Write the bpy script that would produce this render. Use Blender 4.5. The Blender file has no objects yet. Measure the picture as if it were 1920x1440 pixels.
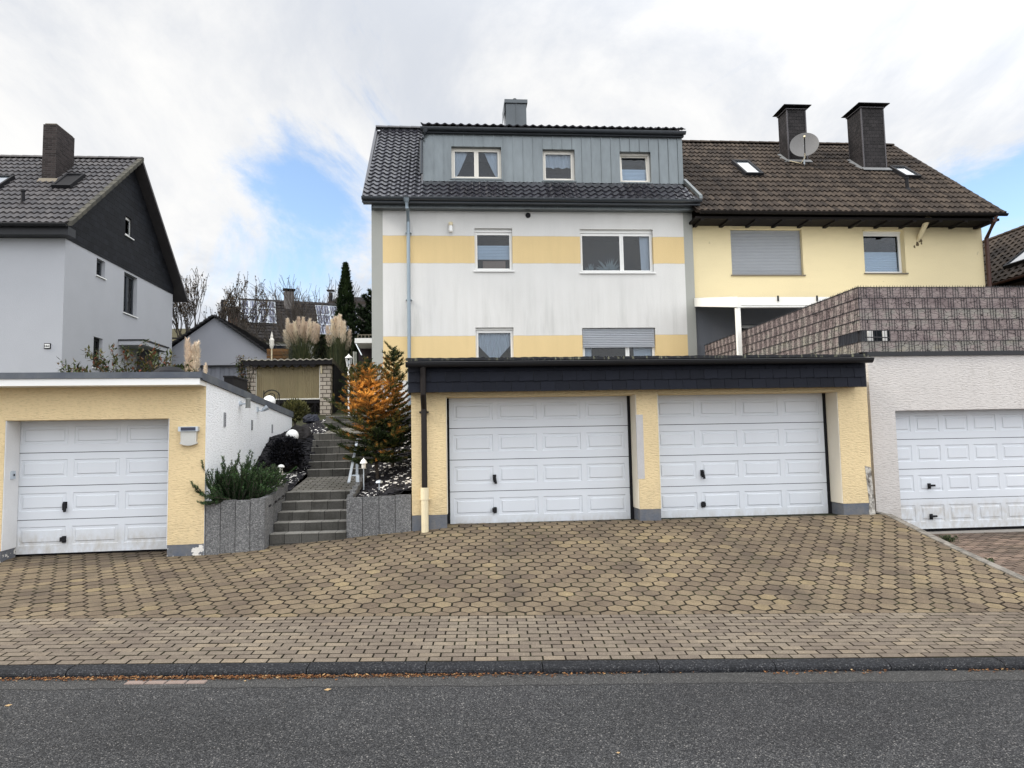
import bpy, math, random
from mathutils import Vector, Matrix
rnd = random.Random(7)
R = math.radians
V = Vector
C = bpy.context.scene.collection

# ------------------------------------------------------------------ camera
EYE = V((0, 0, 1.8))
FPX = 1331.0
YAW, PIT, ROL = R(4.8), R(4.51), R(1.08)
FW = V((math.sin(YAW) * math.cos(PIT), math.cos(YAW) * math.cos(PIT), math.sin(PIT)))
R0 = V((math.cos(YAW), -math.sin(YAW), 0))
U0 = R0.cross(FW)
RT = R0 * math.cos(ROL) - U0 * math.sin(ROL)
UP = U0 * math.cos(ROL) + R0 * math.sin(ROL)

def ray(px, py):
    return FW + RT * ((px - 960) / FPX) - UP * ((py - 720) / FPX)
def P(px, py, Y):
    """point of the survey: where the sight line of a photo pixel meets the vertical plane y = Y"""
    d = ray(px, py)
    return EYE + d * (Y / d.y)
def PX(px, py, X):
    d = ray(px, py)
    return EYE + d * (X / d.x)
def X_(px, py, Y): return P(px, py, Y).x
def Z_(px, py, Y): return P(px, py, Y).z

cam_d = bpy.data.cameras.new('camera')
cam = bpy.data.objects.new('camera', cam_d)
C.objects.link(cam)
cam.matrix_world = Matrix(((RT.x, UP.x, -FW.x, EYE.x), (RT.y, UP.y, -FW.y, EYE.y), (RT.z, UP.z, -FW.z, EYE.z), (0, 0, 0, 1)))
cam_d.sensor_width = 36
cam_d.lens = FPX / 1920 * 36
cam_d.clip_end = 2000
bpy.context.scene.camera = cam

# ------------------------------------------------------------------ mesh builder
class MB:
    def __init__(s):
        s.v = []; s.f = []; s.t = []
    def face(s, pts, t=None):
        i = len(s.v)
        s.v.extend([tuple(p) for p in pts])
        s.f.append(tuple(range(i, i + len(pts))))
        s.t.append(rnd.random() if t is None else t)
    def grid(s, rows, t=None, close=False):
        """rows: list of equally long point lists, joined by quads"""
        i0 = len(s.v); n = len(rows[0])
        for r in rows: s.v.extend([tuple(p) for p in r])
        for a in range(len(rows) - 1):
            for b in range(n if close else n - 1):
                c = (b + 1) % n
                s.f.append((i0 + a * n + b, i0 + a * n + c, i0 + (a + 1) * n + c, i0 + (a + 1) * n + b))
                s.t.append(rnd.random() if t is None else t)
    def box(s, x0, x1, y0, y1, z0, z1, t=None, T=None):
        if x0 > x1: x0, x1 = x1, x0
        if y0 > y1: y0, y1 = y1, y0
        if z0 > z1: z0, z1 = z1, z0
        c = [(x0, y0, z0), (x1, y0, z0), (x1, y1, z0), (x0, y1, z0), (x0, y0, z1), (x1, y0, z1), (x1, y1, z1), (x0, y1, z1)]
        if T: c = [tuple(T(*p)) for p in c]
        i = len(s.v); s.v.extend(c)
        tt = rnd.random() if t is None else t
        for q in ((0, 3, 2, 1), (4, 5, 6, 7), (0, 1, 5, 4), (1, 2, 6, 5), (2, 3, 7, 6), (3, 0, 4, 7)):
            s.f.append(tuple(i + k for k in q)); s.t.append(tt)
    def hexa(s, c, t=None):
        """8 corners: bottom ring then top ring"""
        i = len(s.v); s.v.extend([tuple(p) for p in c])
        tt = rnd.random() if t is None else t
        for q in ((0, 3, 2, 1), (4, 5, 6, 7), (0, 1, 5, 4), (1, 2, 6, 5), (2, 3, 7, 6), (3, 0, 4, 7)):
            s.f.append(tuple(i + k for k in q)); s.t.append(tt)
    def prism(s, poly, d, t=None):
        """poly: list of 3d points, extruded by vector d"""
        n = len(poly); d = V(d)
        a = [V(p) for p in poly]; b = [p + d for p in a]
        s.face(a, t); s.face(b[::-1], t)
        for k in range(n):
            j = (k + 1) % n
            s.face([a[j], a[k], b[k], b[j]], t)
    def tube(s, path, rad, n=8, t=None, cap=True):
        path = [V(p) for p in path]
        rings = []
        up = V((0, 0, 1))
        for k, p in enumerate(path):
            d = (path[min(k + 1, len(path) - 1)] - path[max(k - 1, 0)])
            if d.length < 1e-9: d = V((0, 0, 1))
            d.normalize()
            a = d.cross(up if abs(d.z) < .9 else V((1, 0, 0))).normalized()
            b = d.cross(a)
            r = rad[k] if isinstance(rad, (list, tuple)) else rad
            rings.append([p + (a * math.cos(6.2832 * q / n) + b * math.sin(6.2832 * q / n)) * r for q in range(n)])
        s.grid(rings, t, close=True)
        if cap:
            s.face(rings[0][::-1], t); s.face(rings[-1], t)
    def lathe(s, prof, c, n=20, t=None, ax=None):
        """prof: list of (r, h) about the vertical through c"""
        c = V(c)
        rows = [[c + V((r * math.cos(6.2832 * q / n), r * math.sin(6.2832 * q / n), h)) for q in range(n)] for r, h in prof]
        s.grid(rows, t, close=True)
    def leaf(s, p, d, w, side, t=None, fold=0.0):
        """diamond leaf from p along d, half width w along side"""
        m = p + d * .45
        s.face([p, m + side * w, p + d, m - side * w], t)
    def build(s, name, mat, parent=None, world=True, smooth=False, recalc=False, weld=False):
        me = bpy.data.meshes.new(name)
        vs = s.v
        if parent is not None and world:
            M = chain(parent).inverted()
            vs = [tuple(M @ V(p)) for p in vs]
        me.from_pydata(vs, [], s.f)
        if recalc or weld:
            import bmesh
            bm = bmesh.new(); bm.from_mesh(me)
            if weld: bmesh.ops.remove_doubles(bm, verts=bm.verts, dist=1e-5)
            if recalc: bmesh.ops.recalc_face_normals(bm, faces=bm.faces)
            bm.to_mesh(me); bm.free()
        if len(me.polygons) == len(s.t):
            a = me.attributes.new('tint', 'FLOAT', 'FACE')
            a.data.foreach_set('value', s.t)
        if smooth:
            me.polygons.foreach_set('use_smooth', [True] * len(me.polygons))
        me.materials.append(mat)
        me.update()
        o = bpy.data.objects.new(name, me)
        C.objects.link(o)
        if parent is not None: o.parent = parent
        return o

def chain(o):
    M = Matrix.Identity(4)
    while o is not None:
        M = (Matrix.Translation(o.location) @ o.rotation_euler.to_matrix().to_4x4()) @ M
        o = o.parent
    return M

def thing(name, label, cat, loc=(0, 0, 0), rz=0.0, group=None):
    o = bpy.data.objects.new(name, None)
    C.objects.link(o)
    o.empty_display_size = .2
    o.location = loc; o.rotation_euler = (0, 0, rz)
    return tag(o, label, cat, group)
def tag(o, label, cat, group=None, kind=None):
    if label: o['label'] = label
    if cat: o['category'] = cat
    if group: o['group'] = group
    if kind: o['kind'] = kind
    return o
def struct(name, mb, mat, **k):
    o = mb.build(name, mat, None, **k); o['kind'] = 'structure'
    return o
def lab(o, text):
    o['label'] = text; return o

# ------------------------------------------------------------------ materials
class Nd:
    def __init__(s, name, rough=.8, metal=0.0, spec=.5):
        s.m = bpy.data.materials.new(name); s.m.use_nodes = True
        s.t = s.m.node_tree
        s.b = s.t.nodes['Principled BSDF']
        s.b.inputs['Roughness'].default_value = rough
        s.b.inputs['Metallic'].default_value = metal
        s.b.inputs['Specular IOR Level'].default_value = spec * (.4 if rough > .55 and metal == 0 else 1)
        s._o = None
    def n(s, typ, **kw):
        x = s.t.nodes.new(typ)
        for k, v in kw.items():
            if k.startswith('i_'):
                key = k[2:].replace('_', ' ')
                x.inputs[key].default_value = v
            elif k[0] == 'j' and k[1:].isdigit():
                x.inputs[int(k[1:])].default_value = v
            else: setattr(x, k, v)
        return x
    def l(s, a, b): s.t.links.new(a, b)
    def obj(s, scale=(1, 1, 1), off=(0, 0, 0)):
        if s._o is None: s._o = s.n('ShaderNodeTexCoord').outputs['Object']
        if scale == (1, 1, 1) and off == (0, 0, 0): return s._o
        m = s.n('ShaderNodeMapping'); m.inputs['Scale'].default_value = scale; m.inputs['Location'].default_value = off
        s.l(s._o, m.inputs['Vector']); return m.outputs['Vector']
    def noise(s, sc, scale=(1, 1, 1), det=3, rough=.55, off=(0, 0, 0)):
        x = s.n('ShaderNodeTexNoise'); x.inputs['Scale'].default_value = sc; x.inputs['Detail'].default_value = det
        x.inputs['Roughness'].default_value = rough
        s.l(s.obj(scale, off), x.inputs['Vector']); return x.outputs['Fac']
    def voro(s, sc, scale=(1, 1, 1), feature='F1', out='Distance', rand=1.0):
        x = s.n('ShaderNodeTexVoronoi', feature=feature); x.inputs['Scale'].default_value = sc
        x.inputs['Randomness'].default_value = rand
        s.l(s.obj(scale), x.inputs['Vector']); return x.outputs[out]
    def math(s, op, a, b=None, c=None, clamp=False):
        x = s.n('ShaderNodeMath', operation=op, use_clamp=clamp)
        for k, v in enumerate((a, b, c)):
            if v is None: continue
            if isinstance(v, (int, float)): x.inputs[k].default_value = v
            else: s.l(v, x.inputs[k])
        return x.outputs[0]
    def rng(s, a, lo, hi, tlo=0.0, thi=1.0, smooth=False):
        x = s.n('ShaderNodeMapRange', interpolation_type='SMOOTHSTEP' if smooth else 'LINEAR')
        s.l(a, x.inputs['Value'])
        for k, v in (('From Min', lo), ('From Max', hi), ('To Min', tlo), ('To Max', thi)): x.inputs[k].default_value = v
        return x.outputs['Result']
    def attr(s, name='tint'):
        return s.n('ShaderNodeAttribute', attribute_name=name).outputs['Fac']
    def mix(s, f, a, b, mode='MIX'):
        x = s.n('ShaderNodeMix', data_type='RGBA', blend_type=mode)
        for k, v in ((0, f), (6, a), (7, b)):
            if isinstance(v, (int, float)): x.inputs[k].default_value = v
            elif isinstance(v, (tuple, list)): x.inputs[k].default_value = (v[0], v[1], v[2], 1)
            else: s.l(v, x.inputs[k])
        return x.outputs[2]
    def ramp(s, f, stops):
        x = s.n('ShaderNodeValToRGB'); cr = x.color_ramp
        while len(cr.elements) < len(stops): cr.elements.new(.5)
        for e, (p, c) in zip(cr.elements, stops):
            e.position = p; e.color = (c[0], c[1], c[2], 1)
        s.l(f, x.inputs['Fac']); return x.outputs['Color']
    def scale(s, col, f):
        x = s.n('ShaderNodeVectorMath', operation='SCALE')
        if isinstance(col, (tuple, list)): x.inputs[0].default_value = col[:3]
        else: s.l(col, x.inputs[0])
        if isinstance(f, (int, float)): x.inputs['Scale'].default_value = f
        else: s.l(f, x.inputs['Scale'])
        return x.outputs[0]
    def sep(s, v=None):
        x = s.n('ShaderNodeSeparateXYZ'); s.l(v or s.obj(), x.inputs[0]); return x.outputs
    def comb(s, x=None, y=None, z=None):
        c = s.n('ShaderNodeCombineXYZ')
        for k, v in enumerate((x, y, z)):
            if v is not None: s.l(v, c.inputs[k])
        return c.outputs[0]
    def color(s, c):
        if isinstance(c, (tuple, list)): s.b.inputs['Base Color'].default_value = (c[0], c[1], c[2], 1)
        else: s.l(c, s.b.inputs['Base Color'])
    def rough(s, f): s.l(f, s.b.inputs['Roughness'])
    def bump(s, h, dist=.005, strength=1.0):
        x = s.n('ShaderNodeBump'); x.inputs['Distance'].default_value = dist; x.inputs['Strength'].default_value = strength
        s.l(h, x.inputs['Height']); s.l(x.outputs['Normal'], s.b.inputs['Normal'])

def mat(name, col, rough=.8, var=.12, vs=2.0, fine=.08, fs=60, bump=.002, bs=150, metal=0.0, stretch=(1, 1, 1), tint=0.0, spec=.4, col2=None, c2s=1.5):
    d = Nd(name, rough, metal, spec)
    f = d.math('MULTIPLY_ADD', d.noise(vs, stretch), 2 * var, 1 - var)
    f = d.math('ADD', f, d.math('MULTIPLY_ADD', d.noise(fs, stretch), 2 * fine, -fine))
    if tint: f = d.math('ADD', f, d.math('MULTIPLY_ADD', d.attr(), 2 * tint, -tint))
    base = col
    if col2: base = d.mix(d.rng(d.noise(c2s, stretch, 5, .65, (3, 7, 1)), .42, .62), col, col2)
    d.color(d.scale(base, f))
    if bump: d.bump(d.noise(bs, stretch), bump)
    return d.m

def plaster(name, col, plinth=None, dist=.0062, sc=44, chips=None, stain=.10, chip_t=.60):
    """rough trowelled plaster with short horizontal furrows, optional painted plinth below a height"""
    d = Nd(name, .92, 0, .2)
    f1 = d.noise(sc, (.32, .32, 1.2), 4, .6)
    f2 = d.noise(sc * .22, (.4, .4, 1), 3, .5, (5, 1, 2))
    amp = d.rng(d.noise(.9, (1, 1, 1), 3, .6, (9, 3, 1)), .3, .7, .45, 1.0)
    h = d.math('ADD', d.math('MULTIPLY', d.rng(f1, .34, .60), amp), d.math('ADD', d.math('MULTIPLY', f2, .5), d.math('MULTIPLY', d.noise(160, det=2), .18)))
    base = col
    if plinth:
        z = d.sep()[2]
        k = d.math('GREATER_THAN', d.math('ADD', z, d.math('MULTIPLY', d.noise(7), .012)), plinth[0])
        base = d.mix(k, plinth[1], col)
        h = d.math('MULTIPLY', h, d.math('MULTIPLY_ADD', k, .8, .2))
        if chips:
            ch = d.math('MULTIPLY', d.math('GREATER_THAN', d.noise(5.5, (1, 1, 1), 4, .6, chips), chip_t), d.math('LESS_THAN', z, plinth[0] - .02))
            base = d.mix(ch, base, (.72, .70, .66))
    f = d.math('MULTIPLY_ADD', d.noise(1.3, (1, 1, .5), 5, .65), 2 * stain, 1 - stain)
    if plinth:
        zz = d.sep()[2]; sp_ = d.math('MULTIPLY', d.rng(zz, plinth[0] + .55, plinth[0] + .0, 0, 1), d.rng(d.noise(6, (1, 1, .6), 5, .7, (1, 8, 2)), .35, .75))
        base = d.mix(d.math('MULTIPLY', sp_, .45), base, (.25, .22, .17))
    run = d.rng(d.noise(5, (1, 1, .05), 4, .7, (3, 1, 6)), .55, .8)
    base = d.mix(d.math('MULTIPLY', run, .16), base, (.30, .26, .20))
    f = d.math('MULTIPLY', f, d.math('MULTIPLY_ADD', d.rng(f1, .28, .5), .22, .78))
    d.color(d.scale(base, f))
    d.bump(h, dist)
    return d.m

def slate(name, col, w=.22, hh=.16, both=True, bump=.012, rough=.6, var=.25, mortar=(.006, .006, .007), ms=.006, spec=.4):
    d = Nd(name, rough, 0, spec)
    x, y, z = d.sep()
    v = d.comb(d.math('ADD', x, y), z)
    b = d.n('ShaderNodeTexBrick')
    d.l(v, b.inputs['Vector'])
    b.inputs['Color1'].default_value = (*[c * (1 - var) for c in col], 1)
    b.inputs['Color2'].default_value = (*[c * (1 + var) for c in col], 1)
    b.inputs['Mortar'].default_value = (*mortar, 1)
    b.inputs['Scale'].default_value = 1.0
    b.inputs['Mortar Size'].default_value = ms
    b.inputs['Mortar Smooth'].default_value = .3
    b.inputs['Brick Width'].default_value = w
    b.inputs['Row Height'].default_value = hh
    f = d.math('MULTIPLY_ADD', d.noise(9), .5, .75)
    d.color(d.scale(b.outputs['Color'], f))
    hgt = d.math('SUBTRACT', d.math('MULTIPLY', d.noise(20), .3), b.outputs['Fac'])
    if bump: d.bump(hgt, bump)
    return d.m

def leafmat(name, stops, rough=.55, trans=.25, spec=.35):
    d = Nd(name, rough, 0, spec)
    c = d.ramp(d.attr(), stops)
    d.color(c)
    tr = d.n('ShaderNodeBsdfTranslucent'); d.l(c, tr.inputs['Color'])
    mx = d.n('ShaderNodeMixShader'); mx.inputs[0].default_value = trans
    d.l(d.b.outputs[0], mx.inputs[1]); d.l(tr.outputs[0], mx.inputs[2])
    d.l(mx.outputs[0], d.t.nodes['Material Output'].inputs['Surface'])
    return d.m

def glassmat(name, tint=(.84, .88, .92), extra=.0):
    d = Nd(name)
    tr = d.n('ShaderNodeBsdfTransparent'); tr.inputs['Color'].default_value = (*tint, 1)
    gl = d.n('ShaderNodeBsdfGlossy'); gl.inputs['Roughness'].default_value = .015
    fr = d.n('ShaderNodeFresnel'); fr.inputs['IOR'].default_value = 1.38
    mx = d.n('ShaderNodeMixShader')
    bp = d.n('ShaderNodeBump'); bp.inputs['Distance'].default_value = .02; bp.inputs['Strength'].default_value = .15
    d.l(d.noise(1.1), bp.inputs['Height']); d.l(bp.outputs[0], gl.inputs['Normal'])
    d.l(d.math('ADD', fr.outputs[0], extra), mx.inputs[0])
    d.l(tr.outputs[0], mx.inputs[1]); d.l(gl.outputs[0], mx.inputs[2])
    d.l(mx.outputs[0], d.t.nodes['Material Output'].inputs['Surface'])
    return d.m
# ------------------------------------------------------------------ shared materials
M = {}
M['pvc'] = mat('white window plastic', (.74, .74, .72), .35, .04, 2, .02, 60, 0)
M['glass'] = glassmat('window glass')
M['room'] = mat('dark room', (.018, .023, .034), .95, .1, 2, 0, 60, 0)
M['curtain'] = mat('white net curtain', (.50, .52, .54), .9, .12, 4, .22, 30, .004, 40, stretch=(6, 6, .3))
M['blind'] = mat('pleated blind', (.55, .62, .68), .8, .05, 2, .02, 60, 0)
M['shutter'] = mat('grey roller shutter', (.33, .35, .38), .5, .06, 2, .03, 60, 0)
M['sill'] = mat('white metal sill', (.78, .78, .76), .4, .05, 2, .03, 60, 0)
M['brownsill'] = mat('stone sill', (.16, .14, .11), .8, .15, 4, .1, 60, .002)
M['zinc'] = mat('weathered zinc', (.135, .153, .160), .30, .30, 2.2, .16, 11, .0006, 30, metal=.55, stretch=(1, 1, .35), tint=.14, spec=.5)
M['frame_alu'] = mat('panel frame', (.30, .31, .33), .5)
M['gutter'] = mat('dark grey gutter', (.052, .059, .068), .38, .1, 2, .05, 60, 0, metal=.35)
M['pipe'] = mat('zinc pipe', (.23, .28, .32), .42, .12, 2, .05, 60, 0, metal=.4)
M['darkmetal'] = mat('black metal', (.012, .012, .014), .6, .1, 4, .05, 60, 0)
M['gasket'] = mat('rubber gasket', (.012, .012, .014), .8, .1, 4, 0, 60, 0)
M['brownpipe'] = mat('dark brown pipe', (.014, .011, .010), .4, .15, 3, .05, 60, 0, spec=.25)
M['redpipe'] = mat('red brown pipe', (.055, .022, .016), .5, .15, 3, .05, 60, 0)
M['creampipe'] = mat('cream painted pipe', (.66, .58, .40), .6, .12, 6, .06, 60, .001)
M['whitepaint'] = mat('white paint', (.78, .78, .76), .5, .06, 2, .03, 60, 0)
M['globe'] = mat('opal lamp globe', (.82, .82, .80), .22, .03, 2, 0, 60, 0)
M['alu'] = mat('aluminium', (.50, .55, .60), .4, .06, 3, .03, 60, 0, metal=.5)

def doormat():
    d = Nd('white garage door lacquer', .42, 0, .4)
    x, y, z = d.sep()
    f = d.math('MULTIPLY_ADD', d.noise(2.2, (1, 1, .4), 4), .10, .95)
    f = d.math('ADD', f, d.math('MULTIPLY_ADD', d.attr(), .05, -.025))
    grime = d.math('MULTIPLY', d.rng(z, .42, .60, .8, 0), d.rng(d.noise(9, (1, 1, .5), 5, .7), .35, .75))
    specks = d.math('GREATER_THAN', d.noise(38, det=5, rough=.75), .70)
    c = d.mix(grime, (.60, .63, .67), (.40, .37, .32))
    c = d.mix(d.math('MULTIPLY', specks, .25), c, (.4, .38, .34))
    d.color(d.scale(c, f))
    d.bump(d.noise(70, det=2), .0006)
    return d.m
M['door'] = doormat()

def T_front(Y):
    """(u, d, z) on a wall facing the street"""
    return lambda u, d, z: V((u, Y + d, z))
def T_side(X, s=1):
    """(u, d, z) on a wall facing +x (s=1) or -x (s=-1); u runs along y"""
    return lambda u, d, z: V((X - s * d, u, z))

def wall(mb, T, u0, u1, z0, z1, holes=(), depth=.2):
    us = sorted({u0, u1, *[h[0] for h in holes], *[h[1] for h in holes]})
    zs = sorted({z0, z1, *[h[2] for h in holes], *[h[3] for h in holes]})
    us = [u for u in us if u0 - 1e-6 <= u <= u1 + 1e-6]; zs = [z for z in zs if z0 - 1e-6 <= z <= z1 + 1e-6]
    for a, b in zip(us, us[1:]):
        for c, e in zip(zs, zs[1:]):
            mu, mz = (a + b) / 2, (c + e) / 2
            if any(h[0] < mu < h[1] and h[2] < mz < h[3] for h in holes): continue
            mb.face([T(a, 0, c), T(b, 0, c), T(b, 0, e), T(a, 0, e)], .5)
    for h in holes:
        a, b, c, e = h
        for p, q in (((a, c), (a, e)), ((a, e), (b, e)), ((b, e), (b, c)), ((b, c), (a, c))):
            mb.face([T(p[0], 0, p[1]), T(p[0], depth, p[1]), T(q[0], depth, q[1]), T(q[0], 0, q[1])], .5)

def window(root, T, u0, u1, z0, z1, d=.13, mull=(), fw=.04, sash=.04, sill='sill', box=0.0, content=None, tilt=False, dark=None, leaves=None, frame='pvc', sillout=.05, curtain_mat='curtain'):
    """a framed window set d deep into its opening: window > pane, sill, curtain, shutter"""
    m = MB()
    zt = z1 - box
    if box: m.box(u0, u1, d - .035, d + .05, z1 - box, z1, T=T)
    m.box(u0, u0 + fw, d, d + .07, z0, zt, T=T); m.box(u1 - fw, u1, d, d + .07, z0, zt, T=T)
    m.box(u0 + fw, u1 - fw, d, d + .07, z0, z0 + fw, T=T); m.box(u0 + fw, u1 - fw, d, d + .07, zt - fw, zt, T=T)
    cuts = [u0 + fw] + [u0 + (u1 - u0) * k for k in mull] + [u1 - fw]
    for k in mull:
        c = u0 + (u1 - u0) * k
        m.box(c - fw * .4, c + fw * .4, d + .002, d + .068, z0 + fw, zt - fw, T=T)
    g = MB()
    for k, (a, b) in enumerate(zip(cuts, cuts[1:])):
        a2 = a + (fw * .4 if k > 0 else 0) ; b2 = b - (fw * .4 if k < len(mull) else 0)
        off = -.012
        T2 = T
        if tilt:
            def T2(u, dd, z, zz=z0 + fw): return T(u, dd - 0.0 + max(0, (z - zz)) * .10, z)
        s = sash
        m.box(a2, a2 + s, d + off, d + .055, z0 + fw, zt - fw, T=T2); m.box(b2 - s, b2, d + off, d + .055, z0 + fw, zt - fw, T=T2)
        m.box(a2 + s, b2 - s, d + off, d + .055, z0 + fw, z0 + fw + s, T=T2); m.box(a2 + s, b2 - s, d + off, d + .055, zt - fw - s, zt - fw, T=T2)
        g.box(a2 + s, b2 - s, d + .02, d + .026, z0 + fw + s, zt - fw - s, T=T2)
    w = m.build('window', M[frame], root, recalc=True)
    g.build('pane', M['glass'], w, recalc=True)
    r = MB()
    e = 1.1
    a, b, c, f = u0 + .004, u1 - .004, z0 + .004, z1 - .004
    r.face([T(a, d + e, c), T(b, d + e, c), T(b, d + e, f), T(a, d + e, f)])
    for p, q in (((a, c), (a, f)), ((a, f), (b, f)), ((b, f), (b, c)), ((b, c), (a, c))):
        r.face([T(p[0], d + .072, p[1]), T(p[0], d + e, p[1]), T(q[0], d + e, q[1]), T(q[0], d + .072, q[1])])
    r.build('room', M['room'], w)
    if sill:
        s = MB()
        s.hexa([T(u0 - .04, -sillout, z0 - .045), T(u1 + .04, -sillout, z0 - .045), T(u1 + .04, d - .002, z0 - .03), T(u0 - .04, d - .002, z0 - .03),
                T(u0 - .04, -sillout, z0 - .012), T(u1 + .04, -sillout, z0 - .012), T(u1 + .04, d - .002, z0 + .003), T(u0 - .04, d - .002, z0 + .003)])
        s.build('sill', M[sill], w, recalc=True)
    if content: content(w, T, u0 + fw, u1 - fw, z0 + fw, zt - fw, d + .10)
    return w

def c_blind(f0, f1):
    def go(w, T, u0, u1, z0, z1, d):
        m = MB(); h = z1 - z0; n = 9
        a, b = z0 + h * f0, z0 + h * f1
        rows = []
        for k in range(n * 2 + 1):
            z = b + (a - b) * k / (n * 2)
            rows.append([T(u0 + .03, d + (.012 if k % 2 else 0), z), T(u1 - .03, d + (.012 if k % 2 else 0), z)])
        m.grid(rows)
        m.box(u0 + .03, u1 - .03, d - .01, d + .02, a - .02, a, T=T)
        m.build('blind', M['blind'], w)
    return go
def c_curtain(shape, folds=14, amp=.012):
    """shape(x in 0..1) -> (bottom, top) as fractions"""
    def go(w, T, u0, u1, z0, z1, d):
        m = MB(); h = z1 - z0; n = 60
        top, bot = [], []
        for k in range(n + 1):
            x = k / n; lo, hi = shape(x)
            dd = d + amp * math.sin(x * folds * 6.28)
            bot.append(T(u0 + (u1 - u0) * x, dd, z0 + h * lo)); top.append(T(u0 + (u1 - u0) * x, dd, z0 + h * hi))
        m.grid([bot, top])
        m.build('curtain', M['curtain'], w, smooth=True)
    return go
def c_many(*fs):
    def go(*a):
        for f in fs: f(*a)
    return go
def c_tied(w, T, u0, u1, z0, z1, d):
    h = z1 - z0
    W = (u1 - u0) * .30
    for s, e in ((u0, 1), (u1, -1)):
        rows = []; m = MB()
        for j in range(15):
            f = j / 14; ww = W * (1 - f) ** .8 + .03
            rows.append([T(s + e * ww * k / 10, d + .012 * math.sin(k * 2.2), z1 - h * f) for k in range(11)])
        m.grid(rows)
        m.build('curtain', M['curtain'], w, smooth=True)
def c_plant(w, T, u0, u1, z0, z1, d):
    m = MB(); r = random.Random(3)
    for cx, hh, n in ((.62, .5, 26), (.22, .34, 14)):
        b = V(T(u0 + (u1 - u0) * cx * .68, d + .12, z0))
        for k in range(n):
            a = r.uniform(-1.25, 1.25); L = hh * (z1 - z0) * r.uniform(.6, 1)
            dd = V((math.sin(a), r.uniform(-.3, .3), math.cos(a))).normalized()
            m.leaf(b, dd * L, .03, V((dd.z, 0, -dd.x)))
    m.build('houseplant', M['houseplant'], w)
def c_panel(fx0, fx1, fz0, fz1, mt='panelbrown'):
    def go(w, T, u0, u1, z0, z1, d):
        m = MB(); W = u1 - u0; h = z1 - z0
        m.box(u0 + W * fx0, u0 + W * fx1, d + .05, d + .07, z0 + h * fz0, z0 + h * fz1, T=T)
        m.build('panel', M[mt], w, recalc=True)
    return go
M['houseplant'] = mat('pale house plant', (.20, .24, .24), .7, .2)
M['panelbrown'] = mat('brown board', (.24, .17, .13), .8, .1)

def slats(mb, T, u0, u1, z0, z1, d, sh=.05):
    n = max(1, round((z1 - z0) / sh)); sh = (z1 - z0) / n
    for k in range(n):
        a = z0 + k * sh
        mb.grid([[T(u0, d, a + .004), T(u1, d, a + .004)], [T(u0, d - .012, a + .012), T(u1, d - .012, a + .012)], [T(u0, d - .013, a + sh * .6), T(u1, d - .013, a + sh * .6)], [T(u0, d, a + sh - .002), T(u1, d, a + sh - .002)], [T(u0, d + .006, a + sh + .004), T(u1, d + .006, a + sh + .004)]])

def garage_door(root, T, u0, u1, z0, z1, cols, rows=4, margin=.07, d=.4, hx=None, hand='drop'):
    m = MB()
    g = .010
    H = (z1 - z0) / rows
    fr = MB()
    fr.box(u0 - .06, u0 - .006, d - .02, d + .1, z0, z1 + .05, T=T); fr.box(u1 + .006, u1 + .06, d - .02, d + .1, z0, z1 + .05, T=T)
    fr.box(u0 - .006, u1 + .006, d - .015, d + .1, z1 + .004, z1 + .05, T=T)
    fr.box(u0 - .006, u1 + .006, d + .06, d + .07, z0 - .08, z1, T=T)
    for r in range(rows):
        a, b = z0 + r * H + (g if r else 0) * .5, z0 + (r + 1) * H - g * .5
        pu = (u1 - u0 - 2 * margin + .09) / cols
        holes = []
        pz0, pz1 = a + H * .24, b - H * .20
        for c in range(cols):
            p0 = u0 + margin + c * pu; p1 = p0 + pu - .09
            holes.append((p0, p1, pz0, pz1))
        wall(m, lambda u, dd, z: T(u, d + dd, z), u0, u1, a, b, holes, depth=0)
        # section edges
        for zz, s in ((a, 1), (b, -1)):
            m.face([T(u0, d, zz), T(u1, d, zz), T(u1, d + .03, zz), T(u0, d + .03, zz)], .5)
        for (p0, p1, q0, q1) in holes:
            ring = lambda i, dep: [T(p0 + i, d + dep, q0 + i), T(p1 - i, d + dep, q0 + i), T(p1 - i, d + dep, q1 - i), T(p0 + i, d + dep, q1 - i)]
            rr = [ring(0, 0), ring(.010, .011), ring(.045, .011), ring(.058, -.002)]
            m.grid(rr, .5, close=True); m.face(rr[-1], .5)
    o = m.build('garage_door', M['door'], root)
    fr.build('door_frame', M['gasket'], o, recalc=True)
    if hx is not None:
        for k, zz in enumerate((z0 + H * 1.42, z0 + H * .40)):
            hm = MB()
            hm.box(hx - .028, hx + .028, d - .018, d, zz - .05, zz + .05, T=T)
            if hand == 'drop' and k == 0:
                hm.box(hx - .020, hx + .022, d - .055, d - .018, zz - .075, zz + .03, T=T)
                hm.tube([T(hx + .004, d - .05, zz + .02), T(hx + .02, d - .06, zz - .10)], [.018, .022], 8)
            elif hand == 'drop':
                hm.box(hx - .045, hx + .03, d - .05, d - .018, zz - .03, zz + .035, T=T)
            else:
                hm.tube([T(hx, d - .018, zz + .01), T(hx, d - .06, zz + .01)], .018, 8)
                hm.box(hx - .05, hx + .075, d - .075, d - .045, zz - .005, zz + .03, T=T)
            hm.build('handle' if k == 0 else 'lock', M['darkmetal'], o, recalc=True)
    return o

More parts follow.
